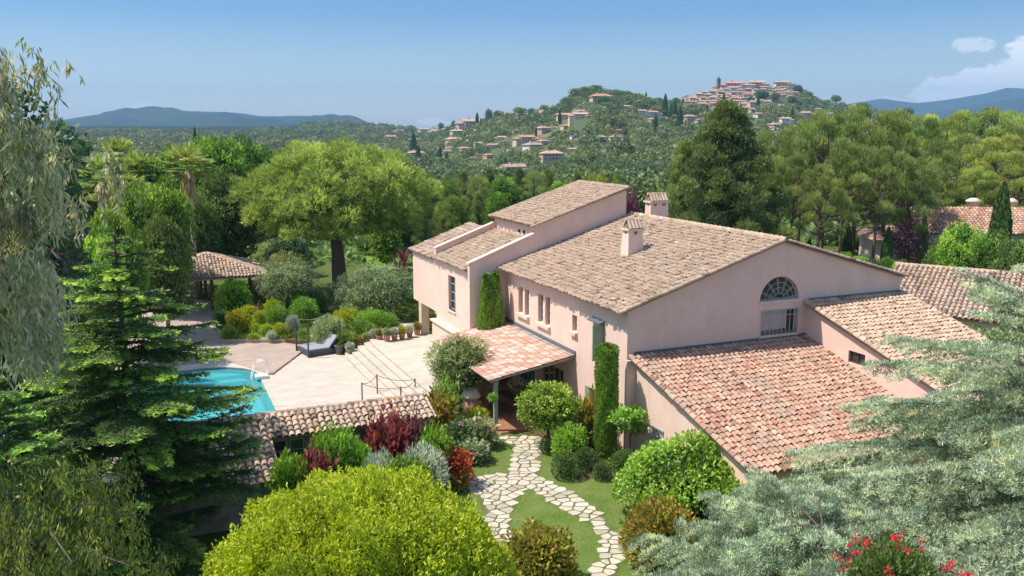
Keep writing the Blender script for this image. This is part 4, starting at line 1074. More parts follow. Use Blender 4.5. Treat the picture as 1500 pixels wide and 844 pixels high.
# --- blue cedar with long spreading branches on the right
def cedar(H=9.6, seed=3):
    rng = np.random.default_rng(seed); Lv = Leaves(); mb = MB()
    nb = 0
    def tuft(P, U_, dirs, tone, k=8, ln=.11):
        for j in range(k):
            A = unit(U_ * .75 + dirs * .35 + .75 * rng.normal(size=P.shape) * .8)
            Lv.add(P + rng.normal(0, .02, P.shape), A, ln * rng.uniform(.7, 1.4, len(P)), .024, tone + .10 * rng.normal(size=len(P)), rng)
    whorl = []
    z = 1.2
    while z < H - .3:
        f = z / H
        for j in range(5 if z < H * .7 else 7):
            whorl.append((z + rng.uniform(-.25, .25), f))
        z += .55
    if H < 7: whorl += [(H * q, q) for q in rng.uniform(.6, .97, 22)]
    for i, (z, f) in enumerate(whorl):
        a = i * 2.399 + rng.uniform(-.3, .3)
        ln = (8.6 * (1 - f) ** .55 + .6) * rng.uniform(.78, 1.08)
        dr = Vector((math.cos(a), math.sin(a), 0)); sd = Vector((-dr.y, dr.x, 0))
        rise = .16 * (1 - f) + .2 * f + (2.2 * max(0, f - .72) if H > 7 else rng.uniform(0, .35) * f); sag = .22 + .25 * (1 - f)
        bend = rng.uniform(-.18, .18)
        def at(t):
            return Vector((0, 0, z)) + dr * (ln * t) + sd * (bend * ln * t * t) + Vector((0, 0, ln * (rise * t - sag * t * t * .62)))
        mb.tube([at(t) for t in (0, .25, .5, .75, 1)], [.06 * (1 - f * .6), .045, .03, .018, .008], 5, cap=False)
        ns = int(ln * (6.5 if H > 7 else 5.4))
        for s in range(ns):
            t = .16 + .84 * (s + rng.random()) / ns; side = 1 if s % 2 else -1
            b0 = at(t); bd = (at(min(1, t + .05)) - at(t - .05)).normalized()
            l2 = ln * (.30 * (1 - t) ** .7 + .06) * rng.uniform(.7, 1.2)
            tdir = (bd * .75 + sd * side * rng.uniform(.7, 1.1) + Vector((0, 0, rng.uniform(-.12, .05)))).normalized()
            nseg = max(2, int(l2 / .07)); q = (np.arange(nseg) + rng.random(nseg)) / nseg
            b0n = np.array(b0); td = np.array(tdir)
            P = b0n + td * (q * l2)[:, None] + np.array([0, 0, -1.]) * (.28 * l2 * q ** 2)[:, None]
            # little side twigs
            allP = [P]
            sdd = unit(np.cross(td[None], np.array([[0, 0, 1.]])))[0]
            for w_ in (1, -1, .5, -.5):
                allP.append(P + sdd * w_ * (.17 * (1 - q * .6) * rng.uniform(.4, 1.2, nseg))[:, None] + td * .06 + rng.normal(0, .015, P.shape) - np.array([0, 0, .03]))
            PP = np.concatenate(allP)
            tone = .47 + rng.normal(0, .2) + .2 * (t - .5)
            tuft(PP, np.array([[0, 0, 1.]]), td[None], tone + .16 * rng.normal(size=len(PP)), k=4)
            if s % 2 == 0: mb.tube([b0, b0 + tdir * l2 * .9 - Vector((0, 0, .2 * l2))], [.012, .004], 3, cap=False)
    mb.tube([(0, 0, -.2), (.05, 0, H * .5), (0, .05, H * .93)], [.26, .15, .02], 10)
    tm = mb.mesh('cedar_trunk'); tm.materials.append(M['bark'])
    return Lv.mesh('cedar_crown', LM['cedar']), tm
cm, tm = cedar()
plant('blue_cedar', 'huge silvery blue cedar with long drooping branches over the annexe roofs', 'tree', (16.2, 24.6, -1.0), cm, tm, rz=.4, scale=(1.22, 1.12, 1.05))
cm2, tm2 = cedar(4.9, 8)
plant('blue_cedar', 'low spreading silvery blue cedar beside the end of the flagstone path', 'tree', (8.0, 21.6, -1.1), cm2, tm2, rz=1.4, scale=(.95, .85, 1.06))

# --- dark fir on the left
def fir(H=11.1, R0=4.9, seed=2):
    rng = np.random.default_rng(seed); Lv = Leaves(); mb = MB()
    wh = 28
    for i in range(wh):
        f = (i + .5) / wh; z = H * (.10 + .9 * f)
        per = 7 if f < .8 else 5
        for j in range(per):
            ln = (R0 * (1 - f) ** .72) * (.48 + .52 * min(1, f / .4)) * rng.uniform(.45, 1.22) + .25
            a = 2 * math.pi * (j + rng.random() * .9 + i * .41) / per
            zz = z + rng.normal(0, .3); up_ = rng.normal(0, .10); dr = np.array([math.cos(a), math.sin(a), 0.]); sd = np.array([-dr[1], dr[0], 0.])
            at = lambda t: np.array([0, 0, zz])[None] + dr * (ln * t)[:, None] + np.array([0, 0, 1.]) * (ln * ((.22 + up_) * t - .5 * t ** 2 + .30 * t ** 3.2))[:, None]
            pts = at(np.array([0, .35, .7, 1.])); mb.tube([tuple(p) for p in pts], [.05, .035, .02, .006], 4, cap=False)
            nt_ = int(17 * ln) + 6; base = rng.normal(0, .1)
            for s in range(nt_):
                t = .12 + .88 * rng.random() ** .8; side = rng.choice([-1, 1]); l2 = ln * .34 * (1.08 - t) ** .8 * rng.uniform(.7, 1.2) + .08
                p0 = at(np.array([t]))[0]; td = unit((dr * .8 + sd * side * rng.uniform(.5, 1.))[None])[0]
                m = max(4, int(l2 / .02)); q = rng.random(m)
                P = p0 + td * (q * l2)[:, None] - np.array([0, 0, 1.]) * (.22 * l2 * q ** 1.5)[:, None]
                A = unit(td[None] * .7 + np.cross(td, [0, 0, 1.])[None] * rng.choice([-1, 1], m)[:, None] * .75 + .3 * rng.normal(size=(m, 3)) + np.array([0, 0, .1]))
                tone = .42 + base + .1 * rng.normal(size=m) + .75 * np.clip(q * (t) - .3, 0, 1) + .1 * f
                Lv.add(P, A, .14 * rng.uniform(.7, 1.3, m), .045, tone, rng, flat=(0, 0, 1))
    mb.tube([(0, 0, -.2), (0, .05, H * .5), (0, 0, H)], [.24, .15, .02], 8)
    tm = mb.mesh('fir_trunk'); tm.materials.append(M['bark']); return Lv.mesh('fir_crown', LM['spruce']), tm
fm, ft = fir()
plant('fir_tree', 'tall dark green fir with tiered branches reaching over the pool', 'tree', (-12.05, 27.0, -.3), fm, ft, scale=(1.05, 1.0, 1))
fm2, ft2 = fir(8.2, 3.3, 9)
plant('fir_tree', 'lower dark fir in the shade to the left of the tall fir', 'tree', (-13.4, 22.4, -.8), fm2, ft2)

# --- weeping silver eucalyptus hanging in from the left
def euc(seed=4, H=13.2, mat='eucal', strands=620, crown=(3.6, 3.6), z0=3.2, leaf=.20, sl=1.5, tr_r=.22, wpow=1.):
    rng = np.random.default_rng(seed); Lv = Leaves(); mb = MB()
    bo = []
    for i in range(26):
        a = i * 2.4 + rng.uniform(-.3, .3); f = (i + .5) / 26; z = H * (.55 + .39 * f); ln = crown[0] * (1 - (abs(f - .45) * 1.25) ** 2) * rng.uniform(.7, 1.1)
        p0 = Vector((0, 0, z)); p1 = Vector((math.cos(a) * ln * .55, math.sin(a) * ln * .55, z + ln * .5)); p2 = Vector((math.cos(a) * ln, math.sin(a) * ln, z + ln * .42))
        mb.tube([p0, p1, p2], [.035, .022, .008], 5, cap=False); bo.append((p0, p1, p2))
    cl = []
    for b in bo:
        for q in range(4):
            t = .3 + .7 * rng.random(); cl.append(((b[0].lerp(b[1], t * 2) if t < .5 else b[1].lerp(b[2], t * 2 - 1)) + Vector(rng.normal(0, .35, 3)), rng.normal(0, .13)))
    for s in range(strands):
        cc_, ct = cl[rng.integers(len(cl))]
        p = cc_ + Vector(rng.normal(0, .2, 3))
        l_ = sl * rng.uniform(.25, 1.0); m = int(l_ / .028); q = np.sort(rng.random(m))
        drift = rng.normal(0, .18, 2)
        C = np.array(p)[None] + np.stack([drift[0] * q, drift[1] * q, -l_ * q + .15 * np.sin(q * 3)], 1) + rng.normal(0, .045, (m, 3))
        A = unit(np.stack([rng.normal(0, .45, m), rng.normal(0, .45, m), -np.ones(m)], 1))
        tn = .50 + ct + rng.normal(0, .13) + .17 * rng.normal(size=m)
        Lv.add(C, A, leaf * rng.uniform(.6, 1.3, m), leaf * .2, tn, rng)
        if s % 2 == 0: mb.tube([tuple(C[0]), tuple(C[m // 2]), tuple(C[-1])], [.008, .006, .003], 3, cap=False)
    mb.tube([(0, 0, -.2), (.1, 0, H * .4), (-.1, .1, H * .7), (0, 0, H * .95)], [tr_r * 1.2, tr_r, tr_r * .6, .03], 8)
    tm = mb.mesh('eucalyptus_trunk'); tm.materials.append(M['bark_pale'] if mat == 'eucal' else M['bark']); return Lv.mesh('eucalyptus_crown', LM[mat]), tm
em, et = euc(strands=1900, sl=.95, H=14.4, leaf=.21, crown=(2.5, 2.5))
plant('eucalyptus', 'tall weeping eucalyptus with silvery grey leaves at the left edge', 'tree', (-10.6, 16.6, 1.5), em, et)
em2, et2 = euc(tr_r=.1, seed=8, H=7.6, mat='yellowhang', strands=1100, crown=(2.5, 2.5), sl=.9, leaf=.13)
plant('eucalyptus', 'smaller weeping tree with yellow-green hanging leaves, low at the left edge', 'tree', (-8.5, 14.8, .0), em2, et2)
em3, et3 = euc(seed=12, H=8.4, mat='yellowhang', strands=300, crown=(2.4, 2.4), sl=1.0)
plant('eucalyptus', 'sparse olive-yellow weeping tree behind the tall fir', 'tree', (-17.6, 33., -.2), em3, et3)
# --- teal-leaved tree showing behind the eucalyptus
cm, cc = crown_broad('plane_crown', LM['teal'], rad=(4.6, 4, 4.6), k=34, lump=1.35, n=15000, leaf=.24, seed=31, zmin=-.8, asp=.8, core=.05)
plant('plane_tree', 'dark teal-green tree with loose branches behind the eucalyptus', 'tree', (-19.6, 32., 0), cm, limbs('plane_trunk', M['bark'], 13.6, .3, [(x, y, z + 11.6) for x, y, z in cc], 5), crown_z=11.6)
# ================================================================== pool house with its canal-tiled roof
ph = thing('pool_house', 'low stone pool house with a long canal-tiled roof between the garden and the terrace', 'building', (OX, OY, 0), HROT)
mb = MB(); mb.hexa([(-14.9, 1.35, 0), (-8.45, 1.35, 0), (-8.45, 2.4, 0), (-14.9, 2.4, 0)], [(-14.9, 1.35, 2.45), (-8.45, 1.35, 2.45), (-8.45, 2.4, 2.78), (-14.9, 2.4, 2.78)])
mb.hexa([(-20.0, -1.0, 0), (-14.9, -1.0, 0), (-14.9, 2.4, 0), (-20.0, 2.4, 0)], [(-20.0, -1.0, 1.72), (-14.9, -1.0, 1.72), (-14.9, 2.4, 2.78), (-20.0, 2.4, 2.78)])
w_ = mb.build('wall', M['stone_grey'], ph)
kk = math.atan((2.95 - 2.5) / 1.3); dd = (0, -math.cos(kk), -math.sin(kk))
tile_roof('roof', (-14.9, 2.4, 2.9), (1, 0, 0), dd, 6.55, 1.42 / math.cos(kk), M['tile_pink'], ph, pitch=.25, expo=.36, r=.115, seed=51, jit=.9)
tile_roof('roof', (-20.0, 2.4, 2.9), (1, 0, 0), dd, 5.1, 3.75 / math.cos(kk), M['tile_pink'], ph, pitch=.25, expo=.36, r=.115, seed=52, jit=.9)
mb = MB(); barrels(mb, (-20, 2.45, 2.94), (-8.35, 2.45, 2.94), r=.13, seed=53, expo=.4); mb.build('ridge_tiles', M['tile_pink'], ph)
mb = MB(); slab(mb, (-14.9, 2.38, 2.89), (1, 0, 0), dd, 6.5, 1.36 / math.cos(kk), th=.06); slab(mb, (-19.98, 2.38, 2.89), (1, 0, 0), dd, 5.06, 3.6 / math.cos(kk), th=.06); mb.build('roof_deck', M['tile_pink'], ph)
for (a, b) in ((-14.75, -14.2), (-14.1, -13.55)):
    window(ph, ('G', 1.35), a, b, .9, 2.25, depth=-.05, bars=(0, 2), sill=False, mat='greywood')
mb = MB(); mb.box(-14.9, -14.2, -1.03, -.7, 1.2, 1.66); mb.build('niche_box', M['stone_grey'], ph)

# rope railing round the stair down to the garden
rl = thing('rope_railing', 'dark metal posts joined by ropes behind the pool house roof', 'railing', tuple(L(-7.5, 11.5, 0)), HROT)
posts = [(-8.68, 11.83), (-7.56, 13.04), (-7.05, 10.32), (-5.93, 11.48)]; base = (-7.5, 11.5); pz = [0, 0, .15, .6]
for (v, u), z0 in zip(posts, pz):
    mb = MB(); mb.tube([(v - base[0], u - base[1], z0), (v - base[0], u - base[1], 1.05 + .0)], .035, 8); mb.build('post', M['metal'], rl)
for i, j in ((0, 1), (0, 2), (1, 3), (2, 3)):
    a, b = posts[i], posts[j]
    mb = MB(); mb.tube([(a[0] + (b[0] - a[0]) * t - base[0], a[1] + (b[1] - a[1]) * t - base[1], 1.0 - .16 * math.sin(math.pi * t)) for t in np.linspace(0, 1, 7)], .016, 5); mb.build('rope', M['wood'], rl)
# daybed with four posts
db = thing('daybed', 'dark grey wicker daybed with raised grey back between four posts', 'daybed', tuple(G(467, 516, 0)), HROT + .2)
mb = MB(); mb.box(-1.05, 1.0, -.95, .95, .04, .36); bevel(mb.build('base', M['wicker'], db), .03)
mb = MB(); mb.box(-.98, .25, -.88, .88, .365, .47); bevel(mb.build('mattress', M['cushion'], db), .04)
mb = MB(); mb.hexa([(.25, -.88, .40), (.37, -.88, .36), (.37, .88, .36), (.25, .88, .40)], [(.86, -.88, 1.12), (.98, -.88, 1.08), (.98, .88, 1.08), (.86, .88, 1.12)]); bevel(mb.build('backrest', M['cushion'], db), .03)
for x, y in ((-1.08, -.98), (-1.08, .98), (1.03, -.98), (1.03, .98)):
    mb = MB(); mb.box(x - .04, x + .04, y - .04, y + .04, 0, 2.1); mb.build('post', M['metal'], db)
mb = MB(); mb.tube([(-1.08, .98, 2.05), (-.0, .98, 1.92), (1.03, .98, 2.05)], .012, 4); mb.build('rope', M['curtain'], db)
mb = MB(); mb.lathe([(.20, 0), (.27, .5), (.30, .52), (.30, .58), (.25, .58), (.24, .5)], 16); o = mb.build('planter', M['pot_grey']); o.location = G(497, 519); tag(o, 'round dark grey planter standing beside the daybed', 'planter')
# pool: starting block, handrails
pl_ = thing('pool_ladder', 'white step unit with chrome hand rails on the pool edge', 'pool steps', tuple(L(-12.75, 18.6, 0)), HROT)
mb = MB(); mb.box(-.4, .3, -.3, .3, 0.003, .2); bevel(mb.build('block', M['white'], pl_), .05)
for y in (.55, .95):
    mb = MB(); mb.tube([(.4 , y, .0), (.4, y, .7), (.3, y, .85), (-.1, y, .85), (-.35, y, .6), (-.55, y, -.2)], .02, 8); mb.build('handrail', M['white'], pl_)
for i, (px_, py_) in enumerate(((403, 567), (410, 595))):
    mb = MB(); mb.box(-.28, .28, -.05, .05, 0.003, .02); o = mb.build('skimmer_lid', M['sill']); o.location = G(px_, py_); o.rotation_euler = (0, 0, .1); tag(o, ['flat lid in the terrace by the pool edge, farther from the pool house', 'flat lid in the terrace by the pool edge, nearer the pool house'][i], 'pool lid', 'lids set in the terrace beside the pool')
# gazebo
gz = thing('gazebo', 'open gazebo with a hipped canal-tile roof on posts behind the planted bed', 'gazebo', tuple(L(-13.5, 42.8, 0)), HROT)
hx, hy, ze, za = 4.2, 3.9, 2.62, 4.05
for (o_, e, d, W, Ld) in (((-hx, 0, 0), (1, 0, 0), None, 2 * hx, None),):
    pass
def hip(face, sx, seed):
    # face: 'f' front(-y) 'b' back 'l' left 'r' right
    half, run = (hx, hy) if face in 'fb' else (hy, hx)
    sl = math.hypot(run, za - ze); c = run / sl; s = (za - ze) / sl
    e, d = {'f': ((1, 0, 0), (0, -c, -s)), 'b': ((-1, 0, 0), (0, c, -s)), 'l': ((0, -1, 0), (-c, 0, -s)), 'r': ((0, 1, 0), (c, 0, -s))}[face]
    org = np.array([0, 0, za]) - np.array(e) * half
    tile_roof('roof', tuple(org), e, d, 2 * half, sl, M['tile_pink'], gz, pitch=.26, expo=.38, r=.115, seed=seed, clip=lambda a, b: abs(a - half) <= half * b / sl + .02)
    mb = MB(); o3 = Vector((0, 0, za - .02)); dv = Vector(d) * sl; ev = Vector(e) * half
    mb.hexa([o3 - Vector((0, 0, .08)), o3 + dv - ev - Vector((0, 0, .08)), o3 + dv + ev - Vector((0, 0, .08))], [o3, o3 + dv - ev, o3 + dv + ev], .3)
    mb.build('roof_deck', M['tile_pink'], gz)
for f_, s_ in zip('fblr', (61, 62, 63, 64)): hip(f_, 1, s_)
mb = MB()
for sx, sy in ((-1, -1), (1, -1), (1, 1), (-1, 1)): barrels(mb, (sx * hx, sy * hy, ze + .06), (0, 0, za + .06), r=.12, seed=65)
mb.build('hip_tiles', M['tile_pink'], gz)
for x in (-3.6, 0, 3.6):
    for y in (-3.1, 3.1):
        mb = MB(); mb.box(x - .12, x + .12, y - .12, y + .12, 0, 2.6); mb.build('post', M['wood'], gz)
for y in (-3.2, 3.0): mb = MB(); mb.box(-3.8, 3.8, y, y + .2, 2.45, 2.6); mb.build('beam', M['wood'], gz)
tb = thing('garden_table', 'pale table standing in the shade under the gazebo roof', 'table', tuple(L(-11.9, 41.8, 0)), HROT)
mb = MB(); mb.box(-1.0, 1.0, -.5, .5, .72, .77); mb.build('tabletop', M['sill'], tb)
for x in (-.9, .9):
    for y in (-.4, .4): mb = MB(); mb.box(x - .04, x + .04, y - .04, y + .04, 0, .72); mb.build('leg', M['wood'], tb)

# ================================================================== shrub library
SH = {}
def shmesh(kind, seed=1):
    key = (kind, seed)
    if key in SH: return SH[key]
    spec = {  # unit shrubs, radius 1 across, height 2 (z -1..1)
        'ball': dict(n=2600, leaf=.10, wd=.06, depth=.12, rough=.02), 'shrub': dict(n=1700, leaf=.19, wd=.11, depth=.4, rough=.14), 'loose': dict(n=1100, leaf=.26, wd=.12, depth=.55, rough=.2),
        'fine': dict(n=2600, leaf=.16, wd=.03, depth=.3, rough=.08, outward=1.2), 'big': dict(n=5200, leaf=.11, wd=.06, depth=.35, rough=.12), 'bigleaf': dict(n=3400, leaf=.15, wd=.085, depth=.4, rough=.13)}[kind[0]]
    me = crown_ball('%s_foliage' % kind[0], LM[kind[1]], rad=(1, 1, 1), seed=seed, zmin=-.75, **spec); SH[key] = me; return me
NSH = [0]
def shrub(name, label, cat, px, py, w, h, kind, mat, z=0., seed=None, group=None, depth=None, loc=None):
    NSH[0] += 1
    p = Vector(loc) if loc else G(px, py, z)
    s = shmesh((kind, mat), (NSH[0] % 3) + 1 if seed is None else seed)
    return single(name, label, cat, (p.x, p.y, z + h * .42), s, rz=NSH[0] * 1.3, scale=(w / 2, (depth or w) / 2, h * .58), group=group)
def flowers(mb, c, rad, n, size, seed, zmin=-.1):
    rng = np.random.default_rng(seed)
Z = .22
g_bed = 'shrubs in the planted bed beside the pool walk'
SHR = [
 ('golden_shrub', 'golden yellow shrub on a short stem near the left end of the planted bed', 'shrub', 350, 486, 1.6, 1.5, 'shrub', 'yellow', Z, g_bed),
 ('golden_shrub', 'small round yellow shrub at the left kerb of the planted bed', 'shrub', 336, 487, .75, .6, 'ball', 'yellow', Z, g_bed),
 ('golden_shrub', 'yellow shrub right behind the golden shrub on a stem in the planted bed', 'shrub', 363, 470, 1.3, 1.1, 'shrub', 'yellow', Z, g_bed),
 ('clipped_shrub', 'yellow-green rounded shrub in the middle of the planted bed, in front of the plum cordyline', 'shrub', 383, 477, 1.15, 1.1, 'ball', 'lime', Z, g_bed),
 ('clipped_shrub', 'low lime green ball between two yellow cushions in the planted bed', 'shrub', 374, 488, .8, .7, 'ball', 'lime', Z, g_bed),
 ('golden_shrub', 'flat yellow cushion close to the front kerb of the planted bed', 'shrub', 371, 497, .75, .4, 'ball', 'yellow', Z, g_bed),
 ('clipped_shrub', 'lime green shrub between the flat yellow cushion and the largest yellow ball', 'shrub', 390, 490, .9, .7, 'shrub', 'lime', Z, g_bed),
 ('golden_shrub', 'largest round yellow ball, shaded beneath, near the front kerb of the planted bed', 'shrub', 412, 494, 1.15, .95, 'ball', 'yellow', Z, g_bed),
 ('clipped_shrub', 'big dark green globe below the olive tree in the planted bed', 'shrub', 407, 478, 1.5, 1.5, 'big', 'cyplight', Z, g_bed),
 ('clipped_shrub', 'light green globe touching the back of the big dark green globe', 'shrub', 400, 468, 1.2, 1.5, 'big', 'lime', Z, g_bed),
 ('clipped_shrub', 'very large green globe to the right of the olive trunk', 'shrub', 447, 476, 2.0, 1.9, 'big', 'cyplight', Z, g_bed),
 ('clipped_shrub', 'yellow-green globe behind the very large green globe', 'shrub', 437, 463, 1.1, 1.6, 'big', 'lime', Z, g_bed),
 ('grey_shrub', 'silvery upright shrub beside the daybed end of the planted bed', 'shrub', 429, 491, 1.0, 1.4, 'fine', 'silver', Z, g_bed),
 ('lavender', 'small grey lavender clump at the middle of the front kerb', 'shrub', 398, 498, .7, .6, 'fine', 'silver', Z, g_bed),
 ('clipped_shrub', 'dark green cushion at the right end of the planted bed', 'shrub', 445, 496, .8, .65, 'ball', 'cyplight', Z, g_bed),
 ('ornamental_grass', 'tall soft green grass clump in the front left corner of the planted bed', 'grass clump', 336, 496, 1.1, .8, 'fine', 'citrus', Z, g_bed),
 ('ornamental_grass', 'dark green grass clump on the left flank of the planted bed', 'grass clump', 325, 478, 1.3, 1.1, 'fine', 'midgreen', Z, g_bed),
 ('bushy_shrub', 'glossy green bush with large leaves left of the olive tree in the bed', 'shrub', 343, 462, 2.6, 2.6, 'bigleaf', 'citrus', 0., None),
 ('bushy_shrub', 'variegated pale green bush right behind the daybed', 'shrub', 484, 506, 2.3, 1.9, 'big', 'olive', .1, None),
 ('bushy_shrub', 'yellow-green bush behind the variegated bush near the daybed', 'shrub', 508, 487, 2.0, 1.7, 'big', 'lime', .1, None),
 ('bushy_shrub', 'rounded mid green bush to the right of the grey planter', 'shrub', 507, 512, 1.6, 1.2, 'big', 'green', .1, None),
 ('bushy_shrub', 'mid green bush behind the first flower pots', 'shrub', 528, 503, 2.0, 1.5, 'big', 'green', .1, None),
 ('bushy_shrub', 'broad green bush below the spiky dracaena', 'shrub', 545, 488, 2.3, 1.6, 'big', 'citrus', .2, None),
 ('bushy_shrub', 'dark green bush in front of the large olive, behind the pots', 'shrub', 562, 489, 2.0, 1.5, 'big', 'green', .2, None),
 ('bushy_shrub', 'dark green bush between the olive and the villa pillar', 'shrub', 590, 478, 2.4, 1.7, 'big', 'midgreen', .3, None),
 ('bushy_shrub', 'deep green bush close behind the villa pillar', 'shrub', 608, 470, 1.8, 1.9, 'big', 'green', .3, None),
 ('golden_shrub', 'bright yellow-green bush behind the foot of the villa pillar', 'shrub', 633, 484, 1.0, 1.1, 'shrub', 'lime', .75, None),
 ('bushy_shrub', 'dark green bush left of the umbrella pine trunk', 'shrub', 462, 458, 2.2, 1.8, 'big', 'midgreen', .0, None),
 ('bushy_shrub', 'tall grey-green bush between gazebo and pine trunk', 'shrub', 420, 424, 4.0, 3.2, 'big', 'olive', .0, None),
 ('bushy_shrub', 'wide grey-green bush behind the right corner of the gazebo', 'shrub', 405, 402, 5.0, 3.2, 'big', 'olive', .0, None),
 ('clipped_hedge', 'bright green clipped hedge at the right corner of the gazebo', 'hedge', 392, 398, 4.0, 2.0, 'big', 'lime', .0, None),
 # bed between pool house and porch
 ('scarlet_shrub', 'shrub with scarlet young leaves beside the left lawn', 'shrub', 661, 703, 1.5, 1.25, 'loose', 'scarlet', 0.3, None),
 ('bushy_shrub', 'dull green bush carrying the scarlet shrub tips at its foot', 'shrub', 662, 716, 1.3, 1.0, 'shrub', 'rust', 0., None),
 ('rose_bush', 'bush with red and orange blossom behind the tiled roof end', 'shrub', 640, 640, 1.7, 2.0, 'loose', 'rust', 0.2, None),
 ('rose_bush', 'tall light green flowering bush left of the oleander trunk', 'shrub', 652, 625, 1.4, 2.1, 'loose', 'citrus', 0.2, None),
 ('rose_bush', 'bush with pale pink blossom beside the porch post', 'shrub', 700, 655, 1.6, 1.3, 'loose', 'olive', 0., None),
 ('rose_bush', 'bush with lilac blossom in front of the oleander trunk', 'shrub', 672, 665, 1.5, 1.4, 'loose', 'midgreen', 0., None),
 ('rose_bush', 'bush with white blossom between lilac bush and lawn', 'shrub', 693, 676, 1.4, .9, 'loose', 'olive', 0., None),
 ('bushy_shrub', 'orange-yellow flowering plant at the foot of the far porch post', 'shrub', 700, 628, 1.0, 1.0, 'loose', 'yellow', 0., None),
 # right of the path
 ('clipped_shrub', 'dark clipped ball next to the path at the porch edge', 'shrub', 806, 664, .9, .85, 'ball', 'cypress', 0., 'clipped balls by the path'),
 ('clipped_shrub', 'large dark clipped ball in the shade of the round-headed tree', 'shrub', 828, 700, 1.15, 1.1, 'ball', 'cypress', 0., 'clipped balls by the path'),
 ('clipped_shrub', 'dark clipped ball left of the column cypress foot', 'shrub', 858, 688, 1.0, .95, 'ball', 'cypress', 0., 'clipped balls by the path'),
 ('clipped_shrub', 'dark clipped ball nearest to the big leafy bush', 'shrub', 882, 703, .75, .75, 'ball', 'cypress', 0., 'clipped balls by the path'),
 ('bushy_shrub', 'bright yellow-green bush behind the dark clipped balls', 'shrub', 835, 672, 1.5, 1.5, 'bigleaf', 'citrus', 0., None),
 ('bushy_shrub', 'yellowish bush climbing the wall between the round-headed tree and the column cypress', 'shrub', 862, 658, 1.2, 2.4, 'loose', 'rust', 0., None),
 ('bushy_shrub', 'small olive-green bush below the wall pilaster', 'shrub', 915, 692, 1.1, .9, 'shrub', 'midgreen', 0., None),
 ('bushy_shrub', 'rusty orange globe bush in front of the big leafy bush', 'shrub', 965, 826, 2.3, 2.1, 'bigleaf', 'rust', 0., None),
 ('bushy_shrub', 'reddish green bush between the domed tree and the lawn point', 'shrub', 790, 862, 2.2, 2.0, 'bigleaf', 'rust', 0., None),
]
for s in SHR:
    name, label, cat, px, py, w, h, kind, mat, z, grp = s
    shrub(name, label, cat, px, py, w, h, kind, mat, z, group=grp)
def shrubU(name, label, px, top, u, w, kind, mat, seed=None, squash=None):
    r = ray(px, top); n = DU; o = Vector((OX, OY, 0)) + DU * u - Vector((0, 0, CAMZ)); t = o.dot(n) / r.dot(n)
    p = Vector((0, 0, CAMZ)) + r * t; h = max(p.z, .5)
    return shrub(name, label, 'shrub', 0, 0, w, h, kind, mat, loc=(p.x, p.y, 0), seed=seed)
for a_ in (
 ('plum_shrub', 'dark purple-red smoke bush against the pool house wall', 570, 612, .2, 1.9, 'loose', 'red'),
 ('plum_shrub', 'smaller dark purple bush touching the right side of the smoke bush', 603, 617, .3, 1.1, 'loose', 'plum'),
 ('plum_shrub', 'low dark red bush hugging the far edge of the bright domed tree', 458, 664, -1.3, 1.5, 'loose', 'red'),
 ('bushy_shrub', 'bright green leafy bush in front of the pool house windows', 488, 630, -.2, 2.1, 'bigleaf', 'citrus'),
 ('bushy_shrub', 'lower bright green bush at the corner of the pool house', 424, 670, -1.4, 1.6, 'bigleaf', 'citrus'),
 ('bushy_shrub', 'small light green bush between the leafy bush and the smoke bush', 522, 648, -.6, 1.3, 'bigleaf', 'citrus'),
 ('grey_shrub', 'low silvery bush in front of the smoke bush', 556, 664, -1.5, 1.6, 'fine', 'silver'),
 ('grey_shrub', 'grey-green feathery bush left of the scarlet shrub', 618, 655, -1.5, 1.9, 'fine', 'silver'),
 ('bushy_shrub', 'fresh green bush behind the grey feathery bush', 630, 628, .0, 1.9, 'bigleaf', 'citrus'),
 ('bushy_shrub', 'bright green low bush between the domed tree and the scarlet shrub', 590, 674, -2.3, 2.0, 'bigleaf', 'green')): shrubU(*a_)
# the big leafy bush under the annexe wall: several stems, one crown
rng = np.random.default_rng(77); Lv = Leaves(); c0 = G(985, 748)
for (dx, dy, dz, r_) in ((-1.3, -.2, 1.0, .95), (-.3, .5, 1.6, 1.05), (.8, .7, 1.9, 1.0), (1.7, 1.0, 1.9, .9), (.2, -.5, 1.0, 1.05), (1.2, -.2, 1.2, 1.1), (-.9, .9, 1.3, .7), (2.3, .4, 1.2, .9), (-.6, -1.0, .6, .8), (1.9, -.9, .8, .9)):
    P, Nn = shell((dx, dy, dz), (r_, r_, r_ * .85), 1500, rng, .5, zmin=-.6)
    A = unit(Nn * .7 + .7 * rvec(len(P), rng) + np.array([0, 0, -.25])); Lv.add(P, A, .16 * rng.uniform(.7, 1.3, len(P)), .09, .5 + .17 * rng.normal(size=len(P)) + .2 * Nn[:, 2] * .6, rng, cup=.08)
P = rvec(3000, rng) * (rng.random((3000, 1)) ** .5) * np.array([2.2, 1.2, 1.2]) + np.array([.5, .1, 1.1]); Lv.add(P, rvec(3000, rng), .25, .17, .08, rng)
single('leafy_bush', 'big bush with large glossy green leaves against the nearest annexe wall', 'bush', tuple(c0), Lv.mesh('leafy_bush', LM['citrus']))
